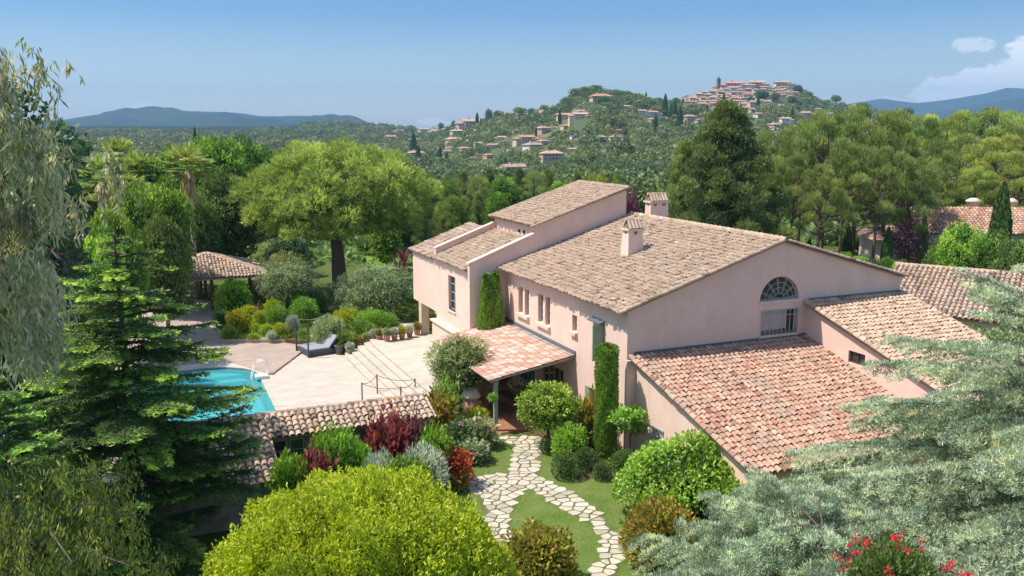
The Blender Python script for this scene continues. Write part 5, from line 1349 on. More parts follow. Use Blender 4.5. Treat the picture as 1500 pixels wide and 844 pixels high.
# blossoms belong to their bushes: children
def blossoms(parent_label, n, size, tone, seed, mat='petal', r=1.0):
    par = next(o for o in bpy.data.objects if o.get('label') == parent_label); rng = np.random.default_rng(seed)
    Lv = Leaves(); P, Nn = shell((0, 0, 0), (r, r, r), n, rng, .08, zmin=-.2)
    sc_ = np.array(par.scale)
    for j in range(6):
        A = unit(Nn * .6 + rng.normal(size=P.shape)); Lv.add(P + .3 * size * rng.normal(size=P.shape) / sc_, A / sc_ * sc_.min(), size / sc_.mean(), size * .8 / sc_.mean(), tone + .05 * rng.normal(size=len(P)), rng)
    me = Lv.mesh('blossom', LM[mat]); o = bpy.data.objects.new('blossom', me); COL.objects.link(o); o.parent = par
blossoms('bush with red and orange blossom behind the tiled roof end', 26, .09, .1, 1)
blossoms('tall light green flowering bush left of the oleander trunk', 24, .09, .98, 2)
blossoms('bush with pale pink blossom beside the porch post', 40, .09, .52, 3)
blossoms('bush with lilac blossom in front of the oleander trunk', 34, .09, .70, 4)
blossoms('bush with white blossom between lilac bush and lawn', 36, .08, .96, 5)

# ---------------- small trees of the garden
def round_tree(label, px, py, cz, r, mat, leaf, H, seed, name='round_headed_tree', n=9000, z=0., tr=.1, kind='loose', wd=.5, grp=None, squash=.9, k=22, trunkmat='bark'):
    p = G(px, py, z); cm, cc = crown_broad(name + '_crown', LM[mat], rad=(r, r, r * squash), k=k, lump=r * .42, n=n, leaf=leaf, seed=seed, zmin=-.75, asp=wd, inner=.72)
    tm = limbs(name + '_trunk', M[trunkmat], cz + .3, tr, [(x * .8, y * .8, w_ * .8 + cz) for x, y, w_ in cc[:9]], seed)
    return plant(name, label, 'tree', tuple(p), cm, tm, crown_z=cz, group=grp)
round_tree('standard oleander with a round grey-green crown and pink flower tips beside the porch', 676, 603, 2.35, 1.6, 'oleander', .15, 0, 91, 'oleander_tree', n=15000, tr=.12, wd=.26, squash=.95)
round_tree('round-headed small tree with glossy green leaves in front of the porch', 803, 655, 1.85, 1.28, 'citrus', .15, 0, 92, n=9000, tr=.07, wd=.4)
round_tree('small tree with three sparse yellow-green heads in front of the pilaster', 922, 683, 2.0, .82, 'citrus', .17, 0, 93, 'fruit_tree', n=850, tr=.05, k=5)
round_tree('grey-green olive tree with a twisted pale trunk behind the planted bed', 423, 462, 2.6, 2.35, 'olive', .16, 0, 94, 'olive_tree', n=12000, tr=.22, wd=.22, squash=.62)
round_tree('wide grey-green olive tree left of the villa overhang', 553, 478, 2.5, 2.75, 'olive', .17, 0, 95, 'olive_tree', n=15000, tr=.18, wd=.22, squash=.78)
round_tree('young bright green tree standing alone on the back lawn', 566, 397, 2.6, 1.5, 'green', .28, 0, 96, 'young_tree', n=2600, tr=.08, squash=1.5)
# climbing cypresses at the parapet, column cypress at the corner
cy = crown_column('cypress_foliage', LM['cyplight'], H=1, r=1, n=9000, seed=3, leaf=.05, wd=.08, taper=.75)
def column(label, loc, H, r, mat='cypress', seed=1, n=9000, taper=.75, name='cypress', group=None, leaf=.13):
    me = crown_column('cypress_foliage', LM[mat], H=H, r=r, n=n, seed=seed, taper=taper, leaf=leaf)
    t = thing(name, label, 'cypress', loc, seed, group)
    c = bpy.data.objects.new('foliage', me); COL.objects.link(c); c.parent = t
    mb = MB(); mb.tube([(0, 0, -.2), (0, 0, H * .6)], [.07, .03], 6); mb.build('trunk', M['bark'], t)
    return t
bpy.data.meshes.remove(cy)
column('clipped column cypress standing against the villa corner', tuple(L(-1.05, -.15, 0)), 5.0, .46, 'cyplight', 5, 16000, .97, leaf=.10)
column('left one of the two bright cypresses in the corner by the parapet wall', tuple(L(-1.38, 12.75, 0)), 6.05, .46, 'cyplight', 6, 12000, .6, group='cypresses by the parapet')
column('right one of the two bright cypresses in the corner by the parapet wall', tuple(L(-.86, 12.7, 0)), 6.15, .46, 'cyplight', 7, 12000, .6, group='cypresses by the parapet')
# dracaena, cordylines
def spiky(label, px, py, z, H, n, ln, mat, seed, name='cordyline', wd=.06):
    t = thing(name, label, 'plant', tuple(G(px, py, z)), seed)
    c = bpy.data.objects.new('leaves', blades('leaves', LM[mat], n, ln, wd, seed, z0=H, minel=-.5)); COL.objects.link(c); c.parent = t
    if H > .3: mb = MB(); mb.tube([(.25 * H * .3, 0, 0), (.05, 0, H * .6), (0, 0, H)], [.07, .06, .05], 6); mb.build('stem', M['bark'], t)
    return t
spiky('spiky green dracaena leaning in front of the large olive', 535, 478, .1, 1.7, 90, 1.2, 'palm', 3, 'dracaena')
spiky('plum-coloured cordyline behind the yellow shrubs of the bed', 374, 465, .2, .3, 50, 1.0, 'plum', 4)
spiky('plum-coloured cordyline beside the far corner of the villa', 592, 403, 0, 1.2, 120, 1.8, 'plum', 5, wd=.1)
spiky('second plum-coloured cordyline, lower, beside the far corner of the villa', 585, 411, 0, .6, 80, 1.5, 'plum', 6, wd=.1)
# pots along the steps
pots = [(513, 521, .0), (519, 515, .0), (527, 511, .15), (537, 506, .3), (547, 502, .45), (556, 500.5, .6), (567, 500, .75), (578, 498.5, .75), (589, 497, .75), (600, 494.5, .75), (611, 491, .75)]
pm = ['silver', 'yellow', 'rust', 'olive', 'silver', 'rust', 'olive', 'silver', 'yellow', 'silver', 'rust']
ordn = ['first', 'second', 'third', 'fourth', 'fifth', 'sixth', 'seventh', 'eighth', 'ninth', 'tenth', 'eleventh']
mb = MB(); mb.lathe([(.15, 0), (.21, .34), (.25, .35), (.25, .42), (.21, .42), (.20, .36)], 14); potm = mb.mesh('pot'); potm.materials.append(M['terracotta'])
for i, (a, b, z) in enumerate(pots):
    t = thing('potted_plant', '%s terracotta flower pot from the daybed end of the row above the steps' % ordn[i], 'potted plant', tuple(G(a, b, z)), i, 'terracotta pots along the steps')
    p_ = bpy.data.objects.new('pot', potm); COL.objects.link(p_); p_.parent = t
    f_ = bpy.data.objects.new('plant', shmesh(('fine' if i % 2 else 'loose', pm[i]), i % 3 + 1)); COL.objects.link(f_); f_.parent = t; f_.location = (0, 0, .58); f_.scale = (.28, .28, .27)
# things under the porch
pt = thing('garden_table', 'dark table in the shade of the porch', 'table', tuple(L(-2.0, 7.6, .03)), HROT)
mb = MB(); mb.box(-.5, .5, -.9, .9, .72, .76); mb.build('tabletop', M['metal'], pt)
for x in (-.42, .42):
    for y in (-.8, .8): mb = MB(); mb.box(x - .03, x + .03, y - .03, y + .03, 0, .72); mb.build('leg', M['metal'], pt)
def chair():
    t = thing('garden_chair', 'dark garden chair pulled up to the porch table', 'chair', (0, 0, 0), 0, 'chairs round the porch table')
    mb = MB(); mb.box(-.23, .23, -.23, .23, .42, .46); mb.build('seat', M['metal'], t)
    mb = MB(); mb.box(-.23, .23, .2, .23, .46, .92); mb.build('backrest', M['metal'], t)
    for x in (-.2, .2):
        for y in (-.2, .2): mb = MB(); mb.box(x - .02, x + .02, y - .02, y + .02, 0, .42); mb.build('leg', M['metal'], t)
    return t
ch = chair(); lab = ['nearest the path on the open side', 'on the far end of the open side', 'nearest the path on the wall side', 'on the far end of the wall side']
for i, (v, u, r_) in enumerate(((-2.75, 7.2, math.pi / 2), (-2.75, 8.1, math.pi / 2), (-1.25, 7.2, -math.pi / 2), (-1.25, 8.1, -math.pi / 2))):
    o = ch if i == 0 else copy_tree(ch)
    o.location = L(v, u, .03); o.rotation_euler = (0, 0, HROT + r_); o['label'] = 'dark garden chair at the porch table, ' + lab[i]
t = thing('flower_pot', 'pot of pink and white flowers standing on the porch table', 'potted plant', tuple(L(-2.0, 7.3, .79)))
p_ = bpy.data.objects.new('pot', potm); COL.objects.link(p_); p_.parent = t; p_.scale = (.7, .7, .7)
f_ = bpy.data.objects.new('plant', shmesh(('loose', 'olive'), 2)); COL.objects.link(f_); f_.parent = t; f_.location = (0, 0, .55); f_.scale = (.35, .35, .3)
rng = np.random.default_rng(6); Lv = Leaves(); P, Nn = shell((0, 0, .6), (.36, .36, .32), 60, rng, .1, zmin=-.2)
for j in range(4): Lv.add(P, unit(Nn + rng.normal(size=P.shape)), .1, .08, .98, rng)
f_ = bpy.data.objects.new('blossom', Lv.mesh('blossom', LM['petal'])); COL.objects.link(f_); f_.parent = t
# stone urn-like oven by the oleander trunk
bb = thing('barbecue', 'round brown brick barbecue with pale top beside the oleander', 'barbecue', tuple(G(690, 610, 0)))
mb = MB(); mb.lathe([(.42, 0), (.42, 1.0)], 12); mb.build('body', M['terracotta'], bb); mb = MB(); mb.lathe([(.48, 1.0), (.5, 1.08), (.3, 1.4), (.08, 1.5)], 12); mb.build('top', M['sill'], bb)
hp = thing('hanging_pot', 'small terracotta pot with trailing flowers hung on the nearest porch post', 'potted plant', tuple(L(-4.25, 4.80, 1.45)))
p_ = bpy.data.objects.new('pot', potm); COL.objects.link(p_); p_.parent = hp; p_.scale = (.45, .45, .5)
f_ = bpy.data.objects.new('plant', shmesh(('loose', 'citrus'), 2)); COL.objects.link(f_); f_.parent = hp; f_.location = (0, 0, .25); f_.scale = (.22, .22, .2)

# low ground cover filling the beds between the shrubs
rng = np.random.default_rng(15); Lv = Leaves()
for poly_, n_, z_ in (([L(.2, 4.4), L(-3.0, 4.4), G(800, 650), G(815, 682), G(840, 700), G(905, 704), G(960, 770), L(.6, -8.6)], 9000, 0), ([G(640, 712), G(672, 692), G(703, 668), G(730, 648), L(-4.5, 4.6), L(-4.5, 10), L(-8.2, 10), L(-8.2, 3), L(-15, -1), G(560, 760)], 16000, 0), (bedp, 34000, .26), (bedp2, 30000, .3)):
    pq = [(p.x, p.y) for p in poly_]; a0, a1 = min(p[0] for p in pq), max(p[0] for p in pq); b0, b1 = min(p[1] for p in pq), max(p[1] for p in pq)
    q = [(x, y) for x, y in zip(rng.uniform(a0, a1, n_), rng.uniform(b0, b1, n_)) if inside(pq, x, y) and math.sin(x * 2.1 + y) * math.sin(y * 1.7 - x) > -.35]
    P = np.array([(x, y, z_) for x, y in q]); hh = .22 * rng.random(len(P)) * (1 + np.sin(P[:, 0] * 3) * np.sin(P[:, 1] * 2.4)); P[:, 2] += hh
    Lv.add(P, unit(rvec(len(P), rng) + np.array([0, 0, .8])), rng.uniform(.08, .2, len(P)), .06, .45 + .2 * rng.normal(size=len(P)) + .2 * np.sin(P[:, 0] * 1.9) * np.sin(P[:, 1] * 2.3), rng)
o = bpy.data.objects.new('ground_cover', Lv.mesh('ground_cover', LM['green'])); COL.objects.link(o); tag(o, 'low leafy ground cover filling the garden beds', 'ground cover', kind='stuff')
# grass blades along the lawns (stuff)
rng = np.random.default_rng(12); Lv = Leaves(); poly = [(p.x, p.y) for p in front]; pp = [(p.x, p.y) for p in pathp]
x0, x1 = min(p[0] for p in poly), max(p[0] for p in poly); y0, y1 = 24.5, max(p[1] for p in poly)
pts = []
for _ in range(60000):
    x, y = rng.uniform(x0, x1), rng.uniform(y0, y1)
    if inside(poly, x, y) and (rng.random() < .16 or not inside(pp, x, y)): pts.append((x, y, .0))
P = np.array(pts); A = unit(np.stack([rng.normal(0, .35, len(P)), rng.normal(0, .35, len(P)), np.ones(len(P))], 1)); Lv.add(P, A, .05 * rng.uniform(.6, 1.4, len(P)), .012, .5 + .2 * rng.normal(size=len(P)) + .15 * np.sin(P[:, 0] * 1.3) * np.sin(P[:, 1] * 1.1), rng)
lm('turf', [(0, (.07, .11, .02)), (.5, (.12, .17, .035)), (1, (.21, .22, .08))], trans=.3)
o = bpy.data.objects.new('grass', Lv.mesh('grass', LM['turf'])); COL.objects.link(o); tag(o, 'short mown grass of the front lawns', 'grass', kind='stuff')
# red bougainvillea in the cedar and a parked car beneath it
bg_ = thing('bougainvillea', 'shrub with bright red blossom showing through the cedar near the bottom right', 'shrub', (8.0, 17.6, 1.15))
f_ = bpy.data.objects.new('foliage', shmesh(('big', 'midgreen'), 1)); COL.objects.link(f_); f_.parent = bg_; f_.location = (0, 0, 3.0); f_.scale = (.9, .7, 1.3)
mb = MB(); mb.tube([(0, 0, 0), (.2, 0, 1.5), (0, 0, 3)], [.08, .06, .03], 6); mb.build('trunk', M['bark'], bg_)
rng = np.random.default_rng(9); Lv = Leaves()
for (cx, cy, cz, r_, n) in ((-.7, -.3, 4.35, .25, 6), (-.1, -.5, 4.5, .2, 5), (-1.0, 0, 4.0, .22, 7), (.4, -.4, 4.3, .2, 3), (.0, -.9, 3.9, .2, 2), (.9, -.6, 4.0, .2, 4), (-.4, -.8, 3.9, .25, 3), (1.45, -.5, 3.7, .16, 16)):
    P = np.array([cx, cy, cz]) + rng.normal(0, r_ * .45, (n, 3))
    for j in range(8): Lv.add(P + rng.normal(0, .03, P.shape), rvec(n, rng), .07, .055, rng.random(n), rng)
f_ = bpy.data.objects.new('blossom', Lv.mesh('blossom', LM['redpetal'])); COL.objects.link(f_); f_.parent = bg_
# ================================================================== trees round the property
LIB = {}
def lib(key, fn):
    if key not in LIB: LIB[key] = fn()
    return LIB[key]
def broad(mat, seed, n=15000, leaf=.068):
    # unit tree: height 2 (ground at 0), half width 1
    def f():
        cm, cc = crown_broad('tree_crown', LM[mat], rad=(.8, .8, .78), k=40, lump=.29, n=n, leaf=leaf, seed=seed, zmin=-.85, asp=.65, core=.2)
        cc = cc + np.array([0, 0, 1.12])
        for v in (cm,): 
            co = np.empty(len(v.vertices) * 3, np.float32); v.vertices.foreach_get('co', co); co = co.reshape(-1, 3); co[:, 2] += 1.12; v.vertices.foreach_set('co', co.ravel())
        return cm, limbs('tree_trunk', M['bark'], 1.6, .06, [tuple(c * .85 + np.array([0, 0, .1])) for c in cc[:10]], seed)
    return lib(('broad', mat, seed, n), f)
def pine(mat, seed, n=34000, flat=.42, needle=.05, low=.0, k=44, bark='bark_pine', thin=.013, cz=None):
    def f():
        cz_ = cz if cz is not None else 2 - flat - .22
        cm, cc = crown_pine('pine_crown', LM[mat], rad=(.8, .8, flat), k=k, lump=.21, n=n, needle=needle, seed=seed, zmin=-.55 - low, thin=thin)
        co = np.empty(len(cm.vertices) * 3, np.float32); cm.vertices.foreach_get('co', co); co = co.reshape(-1, 3); co[:, 2] += cz_; cm.vertices.foreach_set('co', co.ravel())
        return cm, limbs('pine_trunk', M[bark], 1.75, .05, [(c[0] * .85, c[1] * .85, c[2] * .85 + cz_) for c in cc[:16]], seed, fork=.5)
    return lib(('pine', mat, seed, n, flat), f)
def openpine(mat, seed, n=9000, low=.84):
    """aleppo pine: separate cushions on long bare limbs"""
    def f():
        rng = np.random.default_rng(seed); Lv = Leaves(); tips = []
        for i in range(26):
            f_ = i / 26; z = low + (1.94 - low) * f_ ** .8; a = i * 2.4 + rng.uniform(-.4, .4); r_ = (.95 * (1 - f_ ** 2.2) ** .6 + .06) * rng.uniform(.45, 1.)
            c = np.array([r_ * math.cos(a), r_ * math.sin(a), z]); tips.append(tuple(c)); rr = rng.uniform(.15, .27)
            P, Nn = shell(c, (rr, rr, rr * .42), n // 26 // 6, rng, .7, zmin=-.5)
            tt = .47 + rng.normal(0, .12)
            for j in range(6):
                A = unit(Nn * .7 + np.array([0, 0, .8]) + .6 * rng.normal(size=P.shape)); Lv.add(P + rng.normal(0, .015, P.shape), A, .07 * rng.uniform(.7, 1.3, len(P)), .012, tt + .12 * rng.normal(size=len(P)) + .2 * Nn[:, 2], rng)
        return Lv.mesh('pine_crown', LM[mat]), limbs('pine_trunk', M['bark_pine'], 1.85, .045, tips, seed, fork=.35)
    return lib(('open', mat, seed, low), f)
def conepine(mat, seed, n=26000, cz=.25):
    def f():
        rng = np.random.default_rng(seed); Lv = Leaves(); tips = []; K = 90
        for i in range(K):
            f_ = (i + .5) / K; z = cz + (1.9 - cz) * f_; a = i * 2.4 + rng.uniform(-.4, .4); r_ = (.92 * (1 - f_) ** .8 + .03) * rng.uniform(.35, 1.05)
            c = np.array([r_ * math.cos(a), r_ * math.sin(a), z + .06 * r_]); rr = rng.uniform(.12, .22) * (1.1 - .5 * f_)
            if i % 4 == 0: tips.append(tuple(c))
            P, Nn = shell(c, (rr, rr, rr * .5), n // K // 5, rng, .7, zmin=-.6); tt = .45 + rng.normal(0, .15)
            for j in range(5):
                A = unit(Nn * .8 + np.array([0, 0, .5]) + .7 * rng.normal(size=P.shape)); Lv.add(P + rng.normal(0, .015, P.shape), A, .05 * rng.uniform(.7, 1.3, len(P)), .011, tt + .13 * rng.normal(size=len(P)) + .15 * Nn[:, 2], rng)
        m = 2500; z = rng.random(m); a = rng.random(m) * 6.28; r_ = .45 * (1 - z) ** .8 * rng.random(m); Lv.add(np.stack([r_ * np.cos(a), r_ * np.sin(a), cz + z * 1.6], 1), rvec(m, rng), .09, .05, .08, rng)
        return Lv.mesh('pine_crown', LM[mat]), limbs('pine_trunk', M['bark_pine'], 1.85, .045, tips, seed, fork=.3)
    return lib(('cone', mat, seed), f)
def conif(mat, seed, n=12000):
    def f():
        cm, br = crown_conifer('conifer_crown', LM[mat], H=2., R0=.8, n=n * 2, seed=seed, base=.1, leaf=.052, wd=.016, whorls=22, per=7, power=.75, droop=.12)
        mb = MB(); mb.tube([(0, 0, -.1), (0, 0, 1), (0, 0, 1.95)], [.045, .03, .005], 6); me = mb.mesh('conifer_trunk'); me.materials.append(M['bark']); return cm, me
    return lib(('conif', mat, seed), f)
def cyp(seed, mat='cypress'):
    def f():
        cm = crown_column('cypress_crown', LM[mat], H=2, r=1, n=5000, seed=seed, leaf=.09, wd=.16, taper=.55); mb = MB(); mb.tube([(0, 0, -.1), (0, 0, .8)], [.12, .08], 6); me = mb.mesh('cypress_trunk'); me.materials.append(M['bark']); return cm, me
    return lib(('cyp', seed, mat), f)
NT = [0]
def tree(px, top_y, Y, wpx, meshes, name, label, group=None, hmin=None, cat='tree', zoff=0.):
    """px, top_y: where its top stands; Y: distance; wpx: crown width"""
    NT[0] += 1
    p = D(px, top_y, Y); g = float(terr(p.x, Y)) - .15 + zoff
    H = max(p.z - g, 1.) * 1.05; w = wpx / FPX * Y * 1.02
    return plant(name, label, cat, (p.x, Y, g), meshes[0], meshes[1], rz=NT[0] * 1.7, scale=(w / 2 / .86, w / 2 / .86, H / 2), group=group)
def tcyp(px, top_y, Y, wpx, label, group='dark cypresses', seed=1):
    p = D(px, top_y, Y); g = float(terr(p.x, Y)) - .1; H = p.z - g; w = wpx / FPX * Y
    cm, tm = cyp(seed)
    return plant('cypress', label, 'cypress', (p.x, Y, g), cm, tm, rz=px, scale=(w / 2, w / 2, H / 2), group=group)

# umbrella pine on the back lawn: its own crown
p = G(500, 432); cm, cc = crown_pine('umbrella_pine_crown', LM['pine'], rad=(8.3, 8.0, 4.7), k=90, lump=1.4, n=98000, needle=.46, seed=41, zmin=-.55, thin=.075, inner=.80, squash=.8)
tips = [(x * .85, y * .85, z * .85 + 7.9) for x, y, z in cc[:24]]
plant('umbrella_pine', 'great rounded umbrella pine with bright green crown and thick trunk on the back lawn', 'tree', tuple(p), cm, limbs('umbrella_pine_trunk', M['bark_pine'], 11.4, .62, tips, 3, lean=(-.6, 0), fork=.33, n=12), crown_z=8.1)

BG = 'trees behind the pool garden'
left = [
 (310, 196, 92, 108, ('green', 1), 'tall rounded bright green tree, highest of the row left of the umbrella pine'),
 (355, 203, 108, 90, ('green', 2), 'yellowish green tree half hidden by the left side of the umbrella pine'),
 (252, 216, 96, 80, ('green', 3), 'bright green tree between the palms and the highest tree of the row'),
 (212, 226, 84, 80, ('green', 1), 'leafy green tree rising among the fan palms'),
 (330, 250, 80, 90, ('midgreen', 2), 'dark green tree behind the gazebo, right of the tall fan palm'),
 (285, 285, 76, 70, ('midgreen', 1), 'dark green tree right behind the gazebo roof, under the tall palm'),
 (232, 262, 66, 90, ('green', 2), 'bright green tree left of the tall fan palm trunk'),
 (190, 275, 60, 80, ('green', 3), 'light green tree below the group of palms'),
 (235, 318, 58, 80, ('midgreen', 3), 'low dark tree touching the left side of the gazebo roof'),
 (165, 300, 52, 80, ('green', 1), 'bright green tree behind the top of the dark fir'),
 (145, 335, 48, 70, ('citrus', 2), 'light green tree right of the plum-coloured tree'),
 (60, 258, 130, 80, ('midgreen', 1), 'dark green tree behind the eucalyptus near the distant roof'),
 (112, 240, 150, 60, ('midgreen', 3), 'dark tree behind the pale distant roof at the left'),
 (180, 300, 100, 60, ('olive', 3), 'grey-green tree to the right of the lone cypress on the left'),
 (105, 318, 80, 60, ('olive', 2), 'grey-green tree in front of the lone cypress on the left'),
 (395, 215, 135, 70, ('midgreen', 2), 'dark tree behind the left shoulder of the umbrella pine'),
 (20, 300, 60, 90, ('olive', 1), 'grey tree hidden in the eucalyptus foliage'),
 (395, 300, 90, 60, ('midgreen', 1), 'dark tree under the left edge of the umbrella pine'),
 (420, 345, 84, 60, ('teal', 1), 'dark bluish bush-like tree behind the pine trunk'),
 (545, 345, 100, 50, ('midgreen', 3), 'dark bush-like tree behind the back lawn right of the pine trunk'),
 (600, 352, 104, 50, ('midgreen', 2), 'dark bush-like tree behind the plum cordyline'),
]
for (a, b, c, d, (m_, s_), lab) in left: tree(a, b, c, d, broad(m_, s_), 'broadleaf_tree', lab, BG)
tree(62, 410, 31, 190, broad('midgreen', 4, 26000, .05), 'broadleaf_tree', 'mid green leafy tree screening the left end of the pool', None)
tree(78, 352, 46, 76, broad('plum', 1), 'plum_tree', 'plum-coloured tree to the left of the pool', None)
tree(925, 276, 62, 34, broad('plum', 2, 5000, .1), 'plum_tree', 'plum-coloured tree top behind the second chimney', None)
tree(1335, 318, 84, 66, broad('plum', 3, 2400), 'plum_tree', 'bare-looking plum-coloured tree in front of the neighbouring house', None)
tcyp(127, 243, 92, 17, 'lone cypress standing by the distant roof at the left', seed=1)
tcyp(285, 192, 150, 9, 'cypress tip above the highest bright green tree', seed=2)
tcyp(1471, 272, 80, 30, 'largest dark cypress in front of the neighbouring roof', seed=2)
tcyp(1302, 335, 84, 16, 'slim dark cypress between the bare pine trunks, left of the plum-coloured tree', seed=1)
tcyp(1355, 318, 83, 14, 'slim dark cypress right of the bare plum-coloured tree', seed=3)
tcyp(1243, 330, 88, 14, 'slim dark cypress among the bare pine trunks at the house ridge', seed=2)
tcyp(1413, 284, 110, 18, 'cypress behind the neighbouring roof, right of the round chimney', seed=3)
tcyp(1385, 288, 118, 24, 'broad cypress behind the neighbouring roof, left of the round chimney', seed=1)
tcyp(1186, 352, 90, 11, 'slim dark cypress just above the house ridge, leftmost of the slim ones', seed=3)
# fan palms
def fanpalm(label, px, top_y, Y, seed, w=2.4, skirt=True):
    p = D(px, top_y, Y); H = p.z - w * .55; rng = np.random.default_rng(seed)
    t = thing('fan_palm', label, 'palm', (p.x, Y, 0), seed, 'fan palms left of the pine')
    Lv = Leaves(); Dd = Leaves()
    for i in range(34):
        a = i * 2.4; el = rng.uniform(-.7, 1.3); d = np.array([math.cos(a) * math.cos(el), math.sin(a) * math.cos(el), math.sin(el)])
        hub = d * w * .48; sd = np.array([-math.sin(a), math.cos(a), 0]); up = np.cross(sd, d)
        for j in np.linspace(-1.25, 1.25, 15):
            A = d * math.cos(j) + sd * math.sin(j) - up * .12 - np.array([0, 0, .18]); A /= np.linalg.norm(A)
            Lv.add(hub[None], A[None], w * .52, w * .085, np.array([.5 + rng.normal(0, .15) + .2 * d[2]]), rng)
    for i in range(60):
        a = rng.random() * 6.28; z = -rng.random() * w * 1.1
        A = unit(np.array([[math.cos(a) * .35, math.sin(a) * .35, -1]])); Dd.add(np.array([[.18 * math.cos(a), .18 * math.sin(a), z]]), A, w * .5, w * .16, np.array([rng.random()]), rng)
    for nm, L_, mt in (('fronds', Lv, 'palm'), ('dead_fronds', Dd, 'deadpalm')):
        o = bpy.data.objects.new(nm, L_.mesh(nm, LM[mt])); COL.objects.link(o); o.parent = t; o.location = (0, 0, H)
    mb = MB(); mb.tube([(0, 0, -.2), (.1, 0, H * .5), (0, 0, H)], [.26, .2, .17], 8); mb.build('trunk', M['bark_pale'], t)
fanpalm('tallest fan palm with a bare slim trunk beside the highest green tree', 274, 222, 74, 1, 2.3)
fanpalm('fan palm with drooping fronds, leftmost of the group', 148, 238, 74, 2, 2.2)
fanpalm('fan palm standing highest in the left group', 172, 214, 88, 3, 2.4)
fanpalm('fan palm right of the highest one in the left group', 205, 232, 84, 4, 2.3)
fanpalm('low fan palm at the front of the left group', 188, 262, 78, 5, 2.1)
fanpalm('fan palm just right of the leftmost one', 160, 262, 82, 6, 2.3)

CB = 'conifers behind the villa'
ctr = [(608, 262, 96, 46, 0), (632, 258, 104, 50, 1), (655, 264, 112, 40, 0), (678, 252, 122, 44, 1), (700, 262, 116, 40, 0), (718, 250, 128, 40, 1), (740, 258, 120, 42, 0), (760, 248, 134, 40, 1), (782, 256, 124, 40, 0), (803, 250, 138, 40, 1), (822, 262, 120, 40, 0), (846, 256, 132, 40, 1), (868, 262, 118, 38, 0),
       (620, 290, 90, 40, 1), (662, 286, 100, 40, 0), (700, 284, 104, 36, 1), (648, 300, 92, 34, 0), (590, 300, 92, 44, 0), (730, 280, 110, 36, 0), (560, 300, 112, 40, 1), (520, 320, 118, 50, 1)]
for i, (a, b, c, d, k) in enumerate(ctr):
    tree(a, b, c, d * 1.15, conepine('darkpine' if i % 3 else 'aleppo', 1 + i % 2) if k else openpine('aleppo', 3, 9000) if i % 4 == 0 else broad('midgreen' if i % 2 else 'green', 1 + i % 3), 'conifer' if k else 'woodland_tree', 'dark green tree in the belt beyond villa and lawn, number %s from the left' % 'one two three four five six seven eight nine ten eleven twelve thirteen fourteen fifteen sixteen seventeen eighteen nineteen twenty twentyone'.split()[sorted(x[0] for x in ctr).index(a)], CB)
for (a, b, c, d, lab) in ((882, 248, 66, 22, 'yellow-green tree top just above the tower roof, left one'), (900, 256, 60, 24, 'yellow-green tree top just above the tower roof, right one'), (866, 254, 70, 16, 'narrow yellow-green tree top above the left half of the tower roof')):
    tree(a, b, c, d, broad('lime', 1, 3500, .1), 'yellow_green_tree', lab, 'yellow-green trees beyond the tower roof')
# the big dark pine right of the chimneys, and the tall open pines
tree(1066, 156, 82, 190, conepine('darkpine', 5, 60000), 'dark_pine', 'big dark conical pine rising behind the house ridge', None)
tree(1005, 212, 88, 110, conepine('aleppo', 6, 30000), 'dark_pine', 'lower brownish green pine left of the big conical pine', None)
tree(1120, 225, 90, 90, conepine('darkpine', 7, 30000), 'dark_pine', 'dark pine just right of the big conical pine', None)
PG = 'tall open pines right of the house'
rp = [(1140, 200, 96, 90, 1), (1178, 188, 100, 90, 2), (1215, 176, 92, 110, 3), (1262, 168, 96, 130, 1), (1305, 176, 90, 110, 2), (1345, 182, 98, 100, 3), (1240, 215, 86, 90, 2), (1290, 225, 84, 100, 1), (1165, 235, 88, 80, 3), (1335, 240, 86, 80, 2), (1205, 250, 82, 70, 1)]
for i, (a, b, c, d, s) in enumerate(rp):
    tree(a, b, c, d, openpine('aleppo', 10 + s, 15000), 'aleppo_pine', 'tall open pine with bare grey trunk, %s from left behind the house ridge' % ordn[sorted(x[0] for x in rp).index(a)], PG)
FG = 'broad pines at the right edge'
rf = [(1390, 172, 132, 110, 0), (1440, 166, 140, 120, 1), (1490, 172, 136, 110, 0), (1410, 205, 118, 100, 1), (1462, 205, 112, 110, 0), (1530, 180, 130, 120, 1), (1500, 230, 104, 100, 0), (1375, 240, 108, 70, 1), (1430, 250, 106, 60, 0), (1560, 240, 100, 100, 1), (1330, 200, 140, 90, 0)]
for i, (a, b, c, d, s) in enumerate(rf):
    tree(a, b, c, d, openpine('aleppo' if s else 'pine', 20 + i % 3, 20000, .34), 'broad_pine', 'broad dense green pine near the right edge, %s from the left' % ordn[sorted(x[0] for x in rf).index(a)], FG)
# bright trees and undergrowth in front of the neighbouring house
for (a, b, c, d, m_, lab) in ((1415, 325, 70, 70, 'citrus', 'bright green leafy tree in front of the neighbouring roof'), (1455, 338, 68, 80, 'green', 'bright green tree just right of the leafy one, under the big cypress'), (1495, 345, 64, 70, 'midgreen', 'grey-green tree at the right edge above the long low roof'), (1385, 350, 72, 50, 'green', 'green bush left of the bright leafy tree'),
      (1210, 322, 110, 50, 'olive', 'greyish tree behind the bare pine trunks'), (1270, 345, 100, 50, 'green', 'green bush behind the slim cypresses')):
    tree(a, b, c, d, broad(m_, 2), 'broadleaf_tree', lab, None)
for i, a in enumerate(range(1120, 1330, 20)):
    tree(a, 352 + (a - 1120) * .13 + (i % 3) * 3, 74 + (i % 2) * 3, 30, broad(('green', 'citrus', 'midgreen')[i % 3], 1 + i % 3), 'garden_bush', 'green bush just beyond the house ridge, %s from the left' % ordn[i], 'bushes beyond the house ridge', cat='bush')
o = shrub('bushy_shrub', 'smooth rounded grey-green bush at the top corner of the right annexe roof', 'shrub', 0, 0, 2.9, 2.6, 'fine', 'olive', loc=tuple(D(1345, 436, 47) - Vector((0, 0, 1.1))))
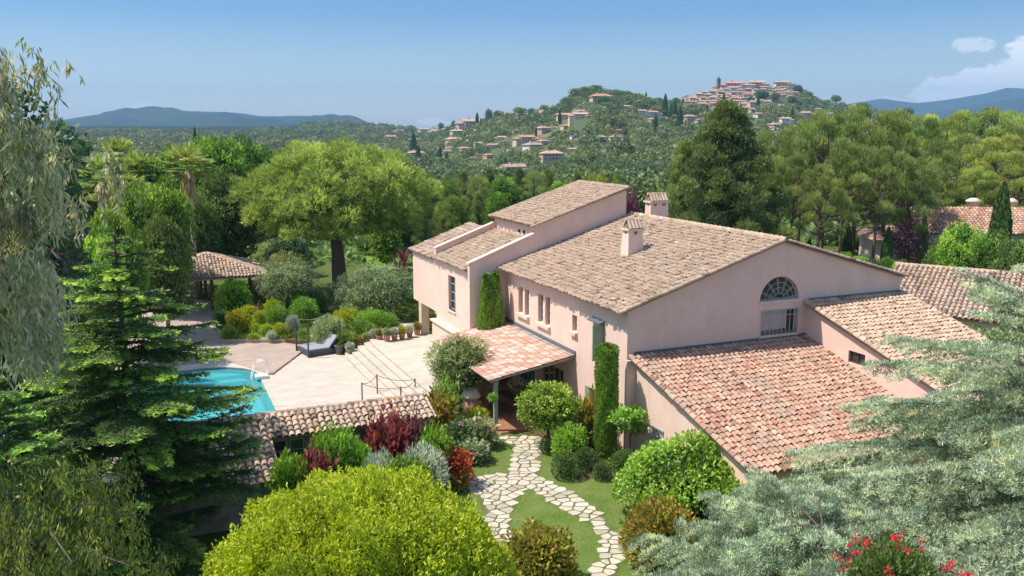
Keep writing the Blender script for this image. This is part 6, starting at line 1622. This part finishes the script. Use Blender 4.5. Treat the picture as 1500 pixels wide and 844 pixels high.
shrub('golden_shrub', 'yellow flowering shrub along the edge of the right annexe roof', 'shrub', 0, 0, 2.2, 1.6, 'loose', 'yellow', loc=tuple(D(1378, 478, 42) - Vector((0, 0, 1.2))))
shrub('golden_shrub', 'small yellow flowering shrub beside the rounded grey-green bush', 'shrub', 0, 0, 1.4, 1.4, 'loose', 'yellow', loc=tuple(D(1333, 440, 46) - Vector((0, 0, 1.0))))

shrub('bushy_shrub', 'green bush between the long low roof and the silvery cedar at the right', 'shrub', 0, 0, 4.5, 2.6, 'big', 'midgreen', loc=tuple(D(1432, 462, 50) - Vector((0, 0, 1.3))))
shrub('bushy_shrub', 'green bush at the right edge below the long low roof', 'shrub', 0, 0, 5.0, 3.0, 'big', 'olive', loc=tuple(D(1492, 462, 48) - Vector((0, 0, 1.5))))
# long low tiled outbuilding on the right
ob = thing('outbuilding', 'long low building with a canal-tiled roof behind the right annexe', 'building', (29.3, 67.2, 0), -.6)
W_ = 30.; kz = math.atan(.33); dz = (0, -math.cos(kz), -math.sin(kz))
mb = MB(); mb.hexa([(0, -6.6, -1), (W_, -6.6, -1), (W_, 4, -1), (0, 4, -1)], [(0, -6.6, 1.4), (W_, -6.6, 1.4), (W_, 4, 2.3), (0, 4, 2.3)]); mb.prism_dir([(0.01, -6.5, 1.3), (.01, 3.9, 2.2), (.01, 0, 3.6)], (.2, 0, 0)); mb.build('wall', M['wall'], ob)
tile_roof('roof', (-.2, 0, 3.75), (1, 0, 0), dz, W_ + .4, 7.4, M['tile_pink'], ob, pitch=.34, expo=.5, r=.14, seed=71)
tile_roof('roof', (-.2, 0, 3.75), (1, 0, 0), (0, math.cos(kz), -math.sin(kz)), W_ + .4, 4.3, M['tile_pink'], ob, pitch=.34, expo=.5, r=.14, seed=72)
mb = MB(); slab(mb, (-.2, 0, 3.74), (1, 0, 0), dz, W_ + .4, 7.3); slab(mb, (-.2, 0, 3.74), (1, 0, 0), (0, math.cos(kz), -math.sin(kz)), W_ + .4, 4.2); barrels(mb, (-.2, 0, 3.8), (W_ + .2, 0, 3.8), r=.15, seed=73); mb.build('roof_ridge', M['tile_mid'], ob)
# the neighbouring house
nh = thing('neighbouring_house', 'cream house with tiled roof and two round pale chimneys behind the right-hand trees', 'house', (43.5, 92, -.5), -.12)
mb = MB(); mb.box(-2.2, 12, -5, 5, 0, 4.2); mb.build('wall', surf('cream_render', (.60, .53, .43), .9, .15, noise=(1, .06)), nh)
mb = MB(); mb.box(-6, -2.2, -3, 5, 0, 3.4); mb.build('wall', M['wall'], nh)
for (face, org, e, d, W, Ld, cl) in (('f', (-3, 0, 6.4), (1, 0, 0), (0, -.94, -.34), 15.8, 6.1, lambda a, b: a > 5.5 * b / 6.1 * .0 and a < 15.8), ('b', (-3, 0, 6.4), (1, 0, 0), (0, .94, -.34), 15.8, 6.1, None)):
    tile_roof('roof', org, e, d, W, Ld, M['tile_red'], nh, pitch=.36, expo=.55, r=.15, seed=75, clip=None)
mb = MB(); mb.hexa([(-7, -3.6, 3.4), (-2.6, -3.6, 3.4), (-2.6, 5, 3.4), (-7, 5, 3.4)], [(-5, 0, 4.6), (-3, 0, 4.6), (-3, 1, 4.6), (-5, 1, 4.6)], .6); mb.build('roof', M['tile_red'], nh)
for x in (4.0, 7.6):
    mb = MB(); mb.lathe([(.62, 5.9), (.62, 6.9), (.75, 6.95), (.75, 7.1), (.3, 7.35)], 12, c=(x, 1., 0)); mb.build('chimney', M['sill'], nh)
for x in (1.2, 4.2, 8):
    fo = window(nh, ('G', -5), x, x + .9, 1.6, 3.0, depth=-.05, bars=(1, 1), sill=False)
mb = MB(); mb.box(-30, -7, -3.6, -3.4, 0, 1.5); w2 = mb.build('garden_wall', M['cream']); w2.location = (43.5, 90, -.5); w2.rotation_euler = (0, 0, -.12); tag(w2, 'low pale garden wall behind the bare pine trunks', 'wall')
# distant roof at the far left
dh = thing('distant_house', 'low pale house with a flat brown roof left of the lone cypress', 'house', (-65, 130, -4))
mb = MB(); mb.box(-6, 6, -4, 4, 0, 3.6); mb.build('wall', M['cream'], dh); mb = MB(); mb.hexa([(-6.5, -4.5, 3.6), (6.5, -4.5, 3.6), (6.5, 4.5, 3.6), (-6.5, 4.5, 3.6)], [(-3, -.2, 5), (3, -.2, 5), (3, .2, 5), (-3, .2, 5)]); mb.build('roof', M['tile_pink'], dh)
rh = thing('distant_house', 'house with a bright terracotta roof glimpsed between the conifers behind the lawn', 'house', tuple(D(690, 330, 150) - Vector((0, 0, 4))), .3)
mb = MB(); mb.box(-6, 6, -4, 4, 0, 3.6); mb.build('wall', M['wall'], rh); mb = MB(); mb.hexa([(-6.5, -4.5, 3.6), (6.5, -4.5, 3.6), (6.5, 4.5, 3.6), (-6.5, 4.5, 3.6)], [(-3, -.2, 5.6), (3, -.2, 5.6), (3, .2, 5.6), (-3, .2, 5.6)]); mb.build('roof', M['tile_red'], rh)
# car under the cedar
car = thing('parked_car', 'white parked car mostly hidden under the cedar at the bottom right', 'car', tuple(G(1492, 862, 0.) + Vector((0, 0, 0))), -.9)
def carbody():
    prof = [(-2.1, .35), (-2.15, .8), (-1.95, .98), (-1.3, 1.02), (-.75, 1.42), (.6, 1.45), (1.35, 1.02), (2.05, .9), (2.2, .6), (2.15, .35)]
    mb = MB(); mb.prism_dir([(x, -.85, z) for x, z in prof], (0, 1.7, 0)); o = mb.build('body', surf('white_car_paint', (.7, .7, .72), .25, .6), car); bevel(o, .08, 3)
    mb = MB(); mb.hexa([(-1.2, -.866, 1.04), (1.2, -.866, 1.04), (.6, -.862, 1.36), (-.72, -.862, 1.36)], [(-1.2, .866, 1.04), (1.2, .866, 1.04), (.6, .862, 1.36), (-.72, .862, 1.36)]); mb.build('side_window', M['glass'], car)
    mb = MB(); mb.add([(-1.33, -.7, 1.03), (-1.33, .7, 1.03), (-.8, .62, 1.42), (-.8, -.62, 1.42)], [(0, 1, 2, 3)]); mb.v = [(x - .015, y, z + .012) for x, y, z in mb.v]; mb.build('rear_window', M['glass'], car)
    mb = MB(); mb.add([(1.33, -.7, 1.06), (1.33, .7, 1.06), (.68, .62, 1.44), (.68, -.62, 1.44)], [(0, 1, 2, 3)]); mb.v = [(x + .02, y, z + .015) for x, y, z in mb.v]; mb.build('windscreen', M['glass'], car)
    for x in (-1.35, 1.35):
        for y in (-.86, .86):
            mb = MB(); mb.tube([(x, y - .1, .33), (x, y + .1, .33)], .33, 18); w = mb.build('wheel', M['dark'], car)
            mb = MB(); mb.tube([(x, y - .105, .33), (x, y + .105, .33)], .2, 14); mb.build('rim', M['lightmetal'], w)
    for y in (-.6, .6):
        mb = MB(); mb.box(2.1, 2.2, y - .2, y + .2, .62, .78); mb.build('headlight', M['white'], car)
        mb = MB(); mb.box(-2.16, -2.08, y - .2, y + .2, .7, .85); mb.build('tail_light', M['tile_red'], car)
carbody()
drv = sheet('driveway', [L(2, -10.5), L(30, -12), L(30, -40), L(12, -40), L(6, -22)], .016, surf('driveway_asphalt', (.16, .15, .15), .9, .2, noise=(3, .2)))
# undergrowth on the property beyond the lawns: one mass of ground cover
rng = np.random.default_rng(44); Lv = Leaves()
n = 26000; X_ = rng.uniform(-75, 85, n); Y_ = rng.uniform(78, 190, n); Zt = terr(X_, Y_)
ok = ~((Y_ < 90) & (X_ > -30) & (X_ < 2)) & ~((Y_ < 104) & (X_ > 28)); X_ = X_[ok]; Y_ = Y_[ok]; Zt = Zt[ok]; n = len(X_)
hgt = rng.random(n) * 1.6 * (.6 + .4 * np.sin(X_ * .3) * np.sin(Y_ * .21))
Lv.add(np.stack([X_, Y_, Zt + hgt], 1), unit(rvec(n, rng) + np.array([0, 0, .8])), rng.uniform(.5, 1.1, n), .5, .45 + .2 * rng.normal(size=n), rng)
o = bpy.data.objects.new('undergrowth', Lv.mesh('undergrowth', LM['midgreen'])); COL.objects.link(o); tag(o, 'dense green undergrowth beneath the trees around the property', 'undergrowth', kind='stuff')
# ================================================================== the hillside: wood, villas, village
HG = random.Random(21)
houses = [  # px, py (of the wall foot), width px, colour, two-level?
 (620, 188, 22, 'w'), (655, 195, 20, 'g'), (690, 184, 40, 'p'), (640, 196, 24, 'w'), (670, 199, 22, 'y'), (608, 212, 26, 'p'), (628, 205, 20, 'y'), (700, 196, 18, 'y'),
 (665, 212, 26, 'r'), (690, 204, 14, 'y'), (700, 214, 16, 'p'), (722, 219, 24, 'y'), (610, 232, 26, 'p'), (645, 236, 14, 'p'), (692, 236, 14, 'p'), (720, 248, 16, 'w'), (752, 256, 46, 'r'), (760, 243, 14, 'y'),
 (780, 222, 30, 'w'), (770, 210, 34, 'y'), (755, 195, 14, 'r'), (748, 181, 16, 'y'), (736, 184, 20, 'p'), (795, 196, 26, 'r'), (765, 168, 24, 'y'), (808, 236, 36, 'r'), (800, 168, 26, 'w'), (826, 176, 30, 'y'), (850, 168, 16, 'p'), (850, 175, 30, 'y'), (795, 214, 20, 'p'),
 (880, 152, 34, 'r'), (880, 207, 18, 'p'), (902, 208, 22, 'y'), (940, 168, 20, 'w'), (955, 172, 26, 'w'), (955, 180, 16, 'r'), (975, 178, 12, 'y'), (1010, 178, 22, 'r'), (1022, 180, 14, 'p'), (905, 195, 14, 'r'), (870, 250, 12, 'w'), (918, 160, 16, 'y'),
 (1110, 172, 20, 'w'), (1150, 180, 22, 'w'), (1100, 165, 18, 'y'), (1145, 158, 14, 'y'), (1180, 172, 24, 'r'), (1198, 164, 14, 'y'), (1215, 170, 14, 'w'), (1255, 164, 30, 'y'), (1240, 158, 14, 'p'), (1280, 172, 14, 'w'), (1205, 157, 12, 'p'), (1320, 170, 18, 'r'), (1135, 190, 24, 'p'), (1165, 192, 20, 'w'), (1062, 176, 18, 'p'), (1195, 184, 16, 'r'), (585, 196, 18, 'y'), (572, 206, 22, 'p'), (590, 222, 22, 'w'), (735, 206, 18, 'y'), (655, 226, 18, 'w'), (680, 224, 20, 'p'), (828, 190, 18, 'p'), (842, 202, 16, 'w'), (715, 232, 16, 'r'), (838, 222, 16, 'y'), (745, 228, 18, 'r'),
]
wallm = {'w': surf('white_house', (.74, .70, .63), .9), 'y': surf('ochre_house', (.68, .56, .42), .9), 'p': surf('pink_house', (.68, .50, .42), .9), 'r': surf('salmon_house', (.62, .42, .34), .9), 'g': surf('glass_house_roof', (.42, .50, .50), .5)}
roofm = {k: surf('house_roof_' + k, c, .9, noise=(1.2, .2)) for k, c in (('a', (.48, .27, .19)), ('b', (.50, .36, .27)), ('c', (.42, .30, .23)))}
colname = {'w': 'white', 'y': 'ochre', 'p': 'pink', 'r': 'salmon', 'g': 'pale'}
def house_meshes(col, rf, var):
    key = ('hm', col, rf, var)
    if key in LIB: return LIB[key]
    w = MB(); r = MB(); rng = random.Random(var * 7 + ord(col))
    def blk(x0, x1, y0, y1, h, rise, hip):
        w.box(x0, x1, y0, y1, -.5, h)
        o = .05; a, b, c, d = x0 - o, x1 + o, y0 - o, y1 + o; m_ = (c + d) / 2; q = (d - c) * .45 if hip else 0
        r.add([(a, c, h), (b, c, h), (b, d, h), (a, d, h), (a + q, m_, h + rise), (b - q, m_, h + rise), (a, c, h - .03), (b, c, h - .03), (b, d, h - .03), (a, d, h - .03)],
              [(0, 1, 5, 4), (2, 3, 4, 5), (1, 2, 5), (3, 0, 4), (6, 9, 8, 7), (0, 6, 7, 1), (1, 7, 8, 2), (2, 8, 9, 3), (3, 9, 6, 0)])
    blk(-.5, .5, -.3, .3, .36, .13, var % 2)
    if var != 1: blk(.28, .78, -.42, .1, .24, .10, 1)
    if var == 2: blk(-.82, -.46, -.2, .25, .25, .09, 0)
    w.box(-.2, -.12, -.05, .03, .4, .56)
    wi = MB()
    for x in (-.38, -.2, -.02, .14):
        for z in (.08, .24): wi.box(x, x + .06, -.306, -.297, z, z + .08)
    me = w.mesh('house_wall'); me.materials.append(wallm[col]); mr_ = r.mesh('house_roof'); mr_.materials.append(roofm[rf]); mw_ = wi.mesh('house_windows'); mw_.materials.append(M['glass'])
    # merge the tiny openings into the wall mesh as a second material
    me2 = MB(); me2.v = w.v + wi.v; b = len(w.v); me2.f = w.f + [[i + b for i in f] for f in wi.f]; me2.t = w.t + wi.t; me2.m = [0] * len(w.f) + [1] * len(wi.f); me2.sm = [False] * len(me2.f)
    me = me2.mesh('house_wall'); me.materials.append(wallm[col]); me.materials.append(M['dark'])
    LIB[key] = (me, mr_); return LIB[key]
clear = []
def put_house(px, py, wpx, col, label, group, name='hillside_house', zup=0., rot=None, hs=1., rf=None):
    p = hit_terrain(px, py)
    if p is None: return None
    W = wpx * .86 / 1333 * p.y; var = HG.randrange(3)
    if var != 1: W *= .8
    me, mr_ = house_meshes(col, rf or HG.choice('abc'), var)
    t = thing(name, label, 'house', (p.x, p.y, p.z + zup), HG.uniform(.1, .9) if rot is None else rot, group, (W, W, W * hs))
    for nm, m_ in (('wall', me), ('roof', mr_)):
        o = bpy.data.objects.new(nm, m_); COL.objects.link(o); o.parent = t
    clear.append((p.x, p.y, W * .8)); return p
bands = {}
for h in houses: bands.setdefault(0 if h[1] < 172 else 1 if h[1] < 190 else 2 if h[1] < 212 else 3, []).append(h)
bn = ['topmost', 'upper', 'middle', 'lowest']
def ordinal(i):
    return (ordn + ['twelfth', 'thirteenth', 'fourteenth', 'fifteenth', 'sixteenth', 'seventeenth', 'eighteenth', 'nineteenth', 'twentieth', 'twenty-first', 'twenty-second', 'twenty-third', 'twenty-fourth'])[i]
for b_, hs in bands.items():
    for i, h in enumerate(sorted(hs)):
        put_house(h[0], h[1], h[2], h[3], '%s tiled house, %s from the left in the %s band of the hillside' % (colname[h[3]], ordinal(i), bn[b_]), 'houses scattered over the hillside')
# the village on its hilltop: terraces of houses climbing to the crest, and the church tower
vil = []
for row, (py, x0, x1, w) in enumerate(((131, 1035, 1150, 9), (135, 1018, 1160, 9), (139.5, 1004, 1168, 10), (144, 998, 1160, 10), (148.5, 996, 1140, 11), (153, 1000, 1120, 12), (158, 1012, 1105, 12), (163, 1030, 1095, 12))):
    x = x0
    while x < x1:
        ww = w * HG.uniform(.8, 1.5); vil.append((x + ww / 2, py + HG.uniform(-1, 1), ww)); x += ww * HG.uniform(.72, 1.05)
for (x, y, w) in vil:
    put_house(x, y, w, HG.choice('ppprryyw'), 'small tile-roofed village house packed among others on the hilltop', 'village houses on the hilltop', 'village_house', rot=HG.uniform(-.25, .25), hs=HG.uniform(1.0, 1.5), rf=HG.choice('aabc'))
put_house(1145, 129, 30, 'y', 'long ochre building with salmon roof at the right end of the hilltop village', None, 'village_hall', rot=0)
put_house(1075, 127, 34, 'p', 'long pink building on the crest right of the bell tower', None, 'village_hall', rot=0)
put_house(1108, 127, 30, 'r', 'long salmon building in the middle of the village crest', None, 'village_hall', rot=0)
p = hit_terrain(1052, 133); s = p.y / 1333
bt = thing('bell_tower', 'slim brown bell tower rising above the village roofs', 'church tower', (p.x, p.y, p.z - 2), .2)
mb = MB(); mb.box(-2.1, 2.1, -2.1, 2.1, 0, 16.5); o = mb.build('shaft', surf('tower_stone', (.30, .19, .15), .9), bt)
cu = MB(); cu.box(-.7, .7, -3, 3, 13.0, 15.4); cu.box(-3, 3, -.7, .7, 13.0, 15.4); boolean(o, cu)
mb = MB(); mb.box(-2.4, 2.4, -2.4, 2.4, 16.5, 17.0); mb.hexa([(-1.5, -1.5, 17), (1.5, -1.5, 17), (1.5, 1.5, 17), (-1.5, 1.5, 17)], [(-.1, -.1, 20.5), (.1, -.1, 20.5), (.1, .1, 20.5), (-.1, .1, 20.5)]); mb.build('spire', surf('tower_roof', (.22, .15, .13), .9), bt)

# skyline and hillside trees one can tell apart
pm1 = pine('aleppo', 50, 2400, .45, .14, k=24, thin=.06); pm2 = pine('darkpine', 51, 2400, .6, .12, k=24, thin=.05); bm1 = broad('midgreen', 52, 2200, .16); bm2 = broad('teal', 53, 2200, .16)
cyl = lib('cyfar', lambda: (crown_column('cypress_crown', LM['cypress'], H=2, r=1, n=700, seed=9, leaf=.22, wd=.4, taper=.5), cyp(1)[1]))
sky_t = [(843, 128, 22, 2), (858, 126, 26, 0), (872, 123, 24, 2), (902, 130, 26, 2), (918, 133, 20, 1), (930, 136, 24, 0), (944, 139, 20, 2), (716, 157, 12, 2), (730, 160, 18, 2), (762, 156, 20, 0), (778, 157, 12, 2), (796, 153, 12, 0), (812, 156, 16, 1), (665, 175, 10, 2), (646, 178, 10, 2), (680, 177, 8, 2), (990, 143, 14, 1),
         (1168, 124, 14, 3), (1186, 133, 10, 2), (1115, 132, 22, 3), (1135, 134, 16, 2), (1100, 141, 12, 3), (1224, 138, 16, 0), (1262, 150, 24, 1), (1328, 157, 18, 1), (1180, 142, 14, 0), (1205, 148, 16, 1), (1300, 160, 12, 0), (970, 146, 16, 2), (1160, 140, 14, 1), (1095, 176, 16, 1), (1228, 160, 16, 2), (885, 140, 22, 1), (830, 142, 20, 1), (955, 146, 14, 1)]
for i, (a, b, w, k) in enumerate(sky_t):
    q = hit_terrain(a, b + 16) or hit_terrain(a, b + 24)
    if q is None: continue
    tp_ = D(a, b, q.y); H = max(5, tp_.z - q.z); W = w / 1333 * q.y
    m_ = (pm1, bm1, pm2, bm2)[k]
    plant('hill_tree', 'dark tree standing out on the hill skyline, %s along the crest from the left' % ordinal(sorted(x[0] for x in sky_t).index(a)) if sorted(x[0] for x in sky_t).index(a) < 24 else 'dark tree around the hilltop village, number %d along its skyline' % (sorted(x[0] for x in sky_t).index(a) - 23), 'tree', (q.x, q.y, q.z), m_[0], m_[1], rz=i, scale=(W / 1.7, W / 1.7, H / 2), group='trees on the hill skyline')
cyf = [(946, 114 + 20, 12), (974, 148, 22), (699, 161, 14), (704, 173, 8), (606, 205, 26), (645, 222, 18), (1060, 143, 14), (1110, 148, 16), (988, 160, 24), (996, 166, 22), (983, 163, 20), (818, 149, 10), (820, 168, 14), (916, 196, 16), (743, 165, 9), (690, 178, 8), (960, 176, 18), (1000, 150, 12), (1035, 158, 12), (613, 222, 22), (728, 243, 12), (848, 230, 12), (905, 146, 9), (1160, 165, 14), (1052, 166, 14), (976, 196, 14), (655, 230, 16), (668, 190, 10), (785, 190, 10), (862, 196, 12), (890, 224, 14), (760, 178, 10)]
for i, (a, b, h) in enumerate(cyf):
    q = hit_terrain(a, b + h)
    if q is None: continue
    H = max(5, h * 1.3 / 1333 * q.y); W = H * .2
    plant('cypress', 'small dark cypress on the wooded hillside, %s' % ('number %d counted from the left' % (sorted(x[0] for x in cyf).index(a) + 1)), 'cypress', tuple(q), cyl[0], None, scale=(W / 2 * 1.3, W / 2 * 1.3, H / 2), group='cypresses dotted over the hillside')

# the wood itself, one mass: thousands of crowns grown from leaf clumps
def wood(name, label, n, xr, yr, seed, dens=None, size=(5, 11), per=70, leaf=.34, mat='hill', avoid=True):
    rng = np.random.default_rng(seed)
    # sample in angle and distance so that density per area stays even
    a = rng.uniform(xr[0], xr[1], n); y = np.sqrt(rng.uniform(yr[0] ** 2, yr[1] ** 2, n)); px = a; x = (px - 750) / 1333 * y
    z = terr(x, y)
    keep = np.ones(n, bool)
    if dens is not None: keep &= rng.random(n) < dens(x, y, px, z)
    if avoid and clear:
        C = np.array(clear); 
        for cx, cy, cr in C:
            # keep the house free, and its front a little more
            dx = x - cx * y / cy; dy = y - cy; keep &= ~((np.abs(dx) < cr * 1.0 + 1) & (dy > -cr * 2.4 - 14) & (dy < cr * .9)); keep &= ~((np.abs(dx) < cr * .95) & (dy > -85) & (dy < 0) & (rng.random(n) < .82))
    x, y, z = x[keep], y[keep], z[keep]; n = len(x)
    R_ = rng.uniform(size[0], size[1], n) * .5; kind = rng.random(n); hz_ = np.where(kind < .12, 1.9, np.where(kind < .5, .62, .85)); R_ = np.where(kind < .12, R_ * .5, R_)
    tone = .44 + .14 * rng.normal(size=n) + .12 * np.sin(x / 60) * np.sin(y / 75)
    idx = np.repeat(np.arange(n), per); m = len(idx)
    d = rvec(m, rng); d[:, 2] = np.abs(d[:, 2]) * 1.0 - .35 * (rng.random(m) < .35); d = unit(d)
    rr = (.82 + .22 * rng.random(m))[:, None] * (1 + .16 * np.sin(d[:, :1] * 5 + idx[:, None]) * np.sin(d[:, 1:2] * 6 + idx[:, None] * 2))
    Rr = R_[idx][:, None]
    P = np.stack([x, y, z], 1)[idx] + d * rr * Rr * np.stack([np.ones(m), np.ones(m), hz_[idx]], 1) + np.array([0, 0, 1.]) * (Rr * hz_[idx][:, None] * .75 + 1.2)
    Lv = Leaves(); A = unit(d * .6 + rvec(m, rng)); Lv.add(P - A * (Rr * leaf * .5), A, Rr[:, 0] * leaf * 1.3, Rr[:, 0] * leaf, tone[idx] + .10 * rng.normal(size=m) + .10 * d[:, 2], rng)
    o = bpy.data.objects.new(name, Lv.mesh(name, LM[mat])); COL.objects.link(o); return tag(o, label, 'wood', kind='stuff')
def dens1(x, y, px, z):
    t = .62 + .35 * vnoise(x / 110, y / 90, 2)
    villg = ((px > 1000) & (px < 1168) & (y > 1020)); return np.where(villg, .10, np.clip(t + .1, .35, 1))
wood('hill_wood', 'mixed green wood covering the hillside below the village', 18000, (380, 1480), (380, 1400), 5, dens1, (5.5, 11), 90, .25)
wood('valley_wood', 'dense wood of the valley between the garden and the hill', 4200, (-60, 1600), (150, 430), 6, None, (6, 12), 300, .125, 'hill')
wood('plain_wood', 'dark wood covering the plain at the foot of the left hills', 3800, (-120, 520), (420, 1700), 9, None, (7, 13), 60, .3)
wood('far_wood', 'dark wood on the low ridge behind the great umbrella pine', 2400, (440, 760), (1300, 2300), 7, None, (8, 13), 50)
# ------------------------------------------------------------------ camera, sun, sky, air
cam = bpy.data.objects.new('camera', bpy.data.cameras.new('camera')); COL.objects.link(cam)
cam.data.sensor_width = 36; cam.data.lens = 36 * FPX / 1500
cam.location = (0, 0, CAMZ); cam.rotation_euler = (math.pi / 2 - PITCH, 0, 0)
cam.data.clip_start = .5; cam.data.clip_end = 60000
sc.camera = cam
EL = R(59)
tosun = (-DV * math.cos(R(20)) + DU * math.sin(R(20))).normalized() * math.cos(EL) + Vector((0, 0, math.sin(EL)))
sun = bpy.data.objects.new('sun', bpy.data.lights.new('sun', 'SUN')); COL.objects.link(sun)
sun.data.energy = 4.5; sun.data.angle = R(.53); sun.data.color = (1, .93, .83)
sun.rotation_euler = tosun.to_track_quat('Z', 'Y').to_euler()
w = bpy.data.worlds.new('World'); sc.world = w; w.use_nodes = True
nt = w.node_tree; nt.nodes.clear(); Lk = nt.links.new
out = nt.nodes.new('ShaderNodeOutputWorld'); bg = nt.nodes.new('ShaderNodeBackground'); bg.inputs[1].default_value = SKY_STRENGTH
sky = nt.nodes.new('ShaderNodeTexSky'); sky.sky_type = 'NISHITA'; sky.sun_disc = False
sky.sun_elevation = EL; sky.sun_rotation = math.atan2(tosun.x, tosun.y); sky.altitude = 100; sky.air_density = 1.0; sky.dust_density = .6; sky.ozone_density = 1.0
# small fair-weather clouds low over the mountains on the right, by direction
tc = nt.nodes.new('ShaderNodeTexCoord'); sep = nt.nodes.new('ShaderNodeSeparateXYZ'); Lk(tc.outputs['Generated'], sep.inputs[0])
def math_(op, a, b=None, c=None, clamp=False):
    n = nt.nodes.new('ShaderNodeMath'); n.operation = op; n.use_clamp = clamp
    for i, x in enumerate((a, b, c)):
        if x is None: continue
        if isinstance(x, (int, float)): n.inputs[i].default_value = x
        else: Lk(x, n.inputs[i])
    return n.outputs[0]
az = math_('DIVIDE', sep.outputs[0], sep.outputs[1]); el = math_('DIVIDE', sep.outputs[2], sep.outputs[1])
def cloud(a0, e0, wa, we, amt, sc_, seed, thr=.5, slope=0.):
    da_ = math_('SUBTRACT', az, a0)
    a = math_('DIVIDE', da_, wa); e = math_('DIVIDE', math_('SUBTRACT', math_('SUBTRACT', el, e0), math_('MULTIPLY', da_, slope)), we)
    d = math_('SUBTRACT', 1, math_('ADD', math_('MULTIPLY', a, a), math_('MULTIPLY', e, e)), None, True)
    cmb = nt.nodes.new('ShaderNodeCombineXYZ'); Lk(math_('MULTIPLY', az, 1.), cmb.inputs[0]); Lk(math_('MULTIPLY', el, 1.7), cmb.inputs[1]); cmb.inputs[2].default_value = seed
    no = nt.nodes.new('ShaderNodeTexNoise'); no.inputs['Scale'].default_value = sc_; no.inputs['Detail'].default_value = 9; no.inputs['Roughness'].default_value = .58
    Lk(cmb.outputs[0], no.inputs['Vector'])
    s_ = math_('ADD', math_('MULTIPLY', d, .45), math_('SUBTRACT', no.outputs['Fac'], thr + .17))
    inside = math_('GREATER_THAN', sep.outputs[1], 0.0)
    return math_('MULTIPLY', math_('MULTIPLY', math_('MULTIPLY', s_, 9, None, True), amt), math_('MULTIPLY', inside, math_('MULTIPLY', d, 3, None, True)))
cl = [cloud(.545, .052, .17, .028, .95, 38, 1.3, slope=.18), cloud(.50, .088, .028, .012, .55, 60, 4.1), cloud(.575, .072, .06, .034, .95, 34, 2.), cloud(-.405, .0225, .022, .006, .35, 60, 7.7), cloud(-.085, .006, .03, .006, .4, 50, 3.2)]
tot = cl[0]
for c in cl[1:]: tot = math_('MAXIMUM', tot, c)
rp = ramp(nt, [(0, (.86, .80, .78)), (.024, (.82, .78, .77)), (.072, (.56, .60, .66)), (.118, (.31, .45, .62)), (.16, (.28, .42, .62)), (.3, (.9, .95, 1)), (.4, (1.0, 1, 1))], sep.outputs[2])
gm = nt.nodes.new('ShaderNodeMix'); gm.data_type = 'RGBA'; gm.blend_type = 'MULTIPLY'; gm.inputs[0].default_value = 1; Lk(sky.outputs[0], gm.inputs[6]); Lk(rp.outputs[0], gm.inputs[7])
mx = nt.nodes.new('ShaderNodeMix'); mx.data_type = 'RGBA'; Lk(tot, mx.inputs[0]); Lk(gm.outputs[2], mx.inputs[6]); mx.inputs[7].default_value = (6.0, 6.1, 6.4, 1)
Lk(mx.outputs[2], bg.inputs[0]); Lk(bg.outputs[0], out.inputs[0])
# the air
m, nt, out = newmat('air'); pv = nt.nodes.new('ShaderNodeVolumePrincipled'); pv.inputs['Density'].default_value = HAZE
pv.inputs['Color'].default_value = (.36, .66, .98, 1); pv.inputs['Anisotropy'].default_value = .1
nt.links.new(pv.outputs[0], out.inputs['Volume'])
mb = MB(); mb.box(-11000, 11000, -11000, 11200, -80, 500); hz = mb.build('haze', m); tag(hz, kind='stuff', label='thin blue summer haze over the far hills')
sc.cycles.volume_bounces = 0; sc.cycles.max_bounces = 8; sc.cycles.diffuse_bounces = 3; sc.cycles.glossy_bounces = 2; sc.cycles.transmission_bounces = 4; sc.cycles.transparent_max_bounces = 8
sc.cycles.caustics_reflective = False; sc.cycles.caustics_refractive = False
sc.cycles.use_denoising = True; sc.cycles.sample_clamp_indirect = 6
try: sc.cycles.use_adaptive_sampling = True; sc.cycles.adaptive_threshold = .015
except Exception: pass
vs_ = sc.view_settings; vs_.view_transform = 'Standard'; vs_.look = 'None'; vs_.exposure = EXPOSURE; vs_.gamma = 1
sc.render.film_transparent = False
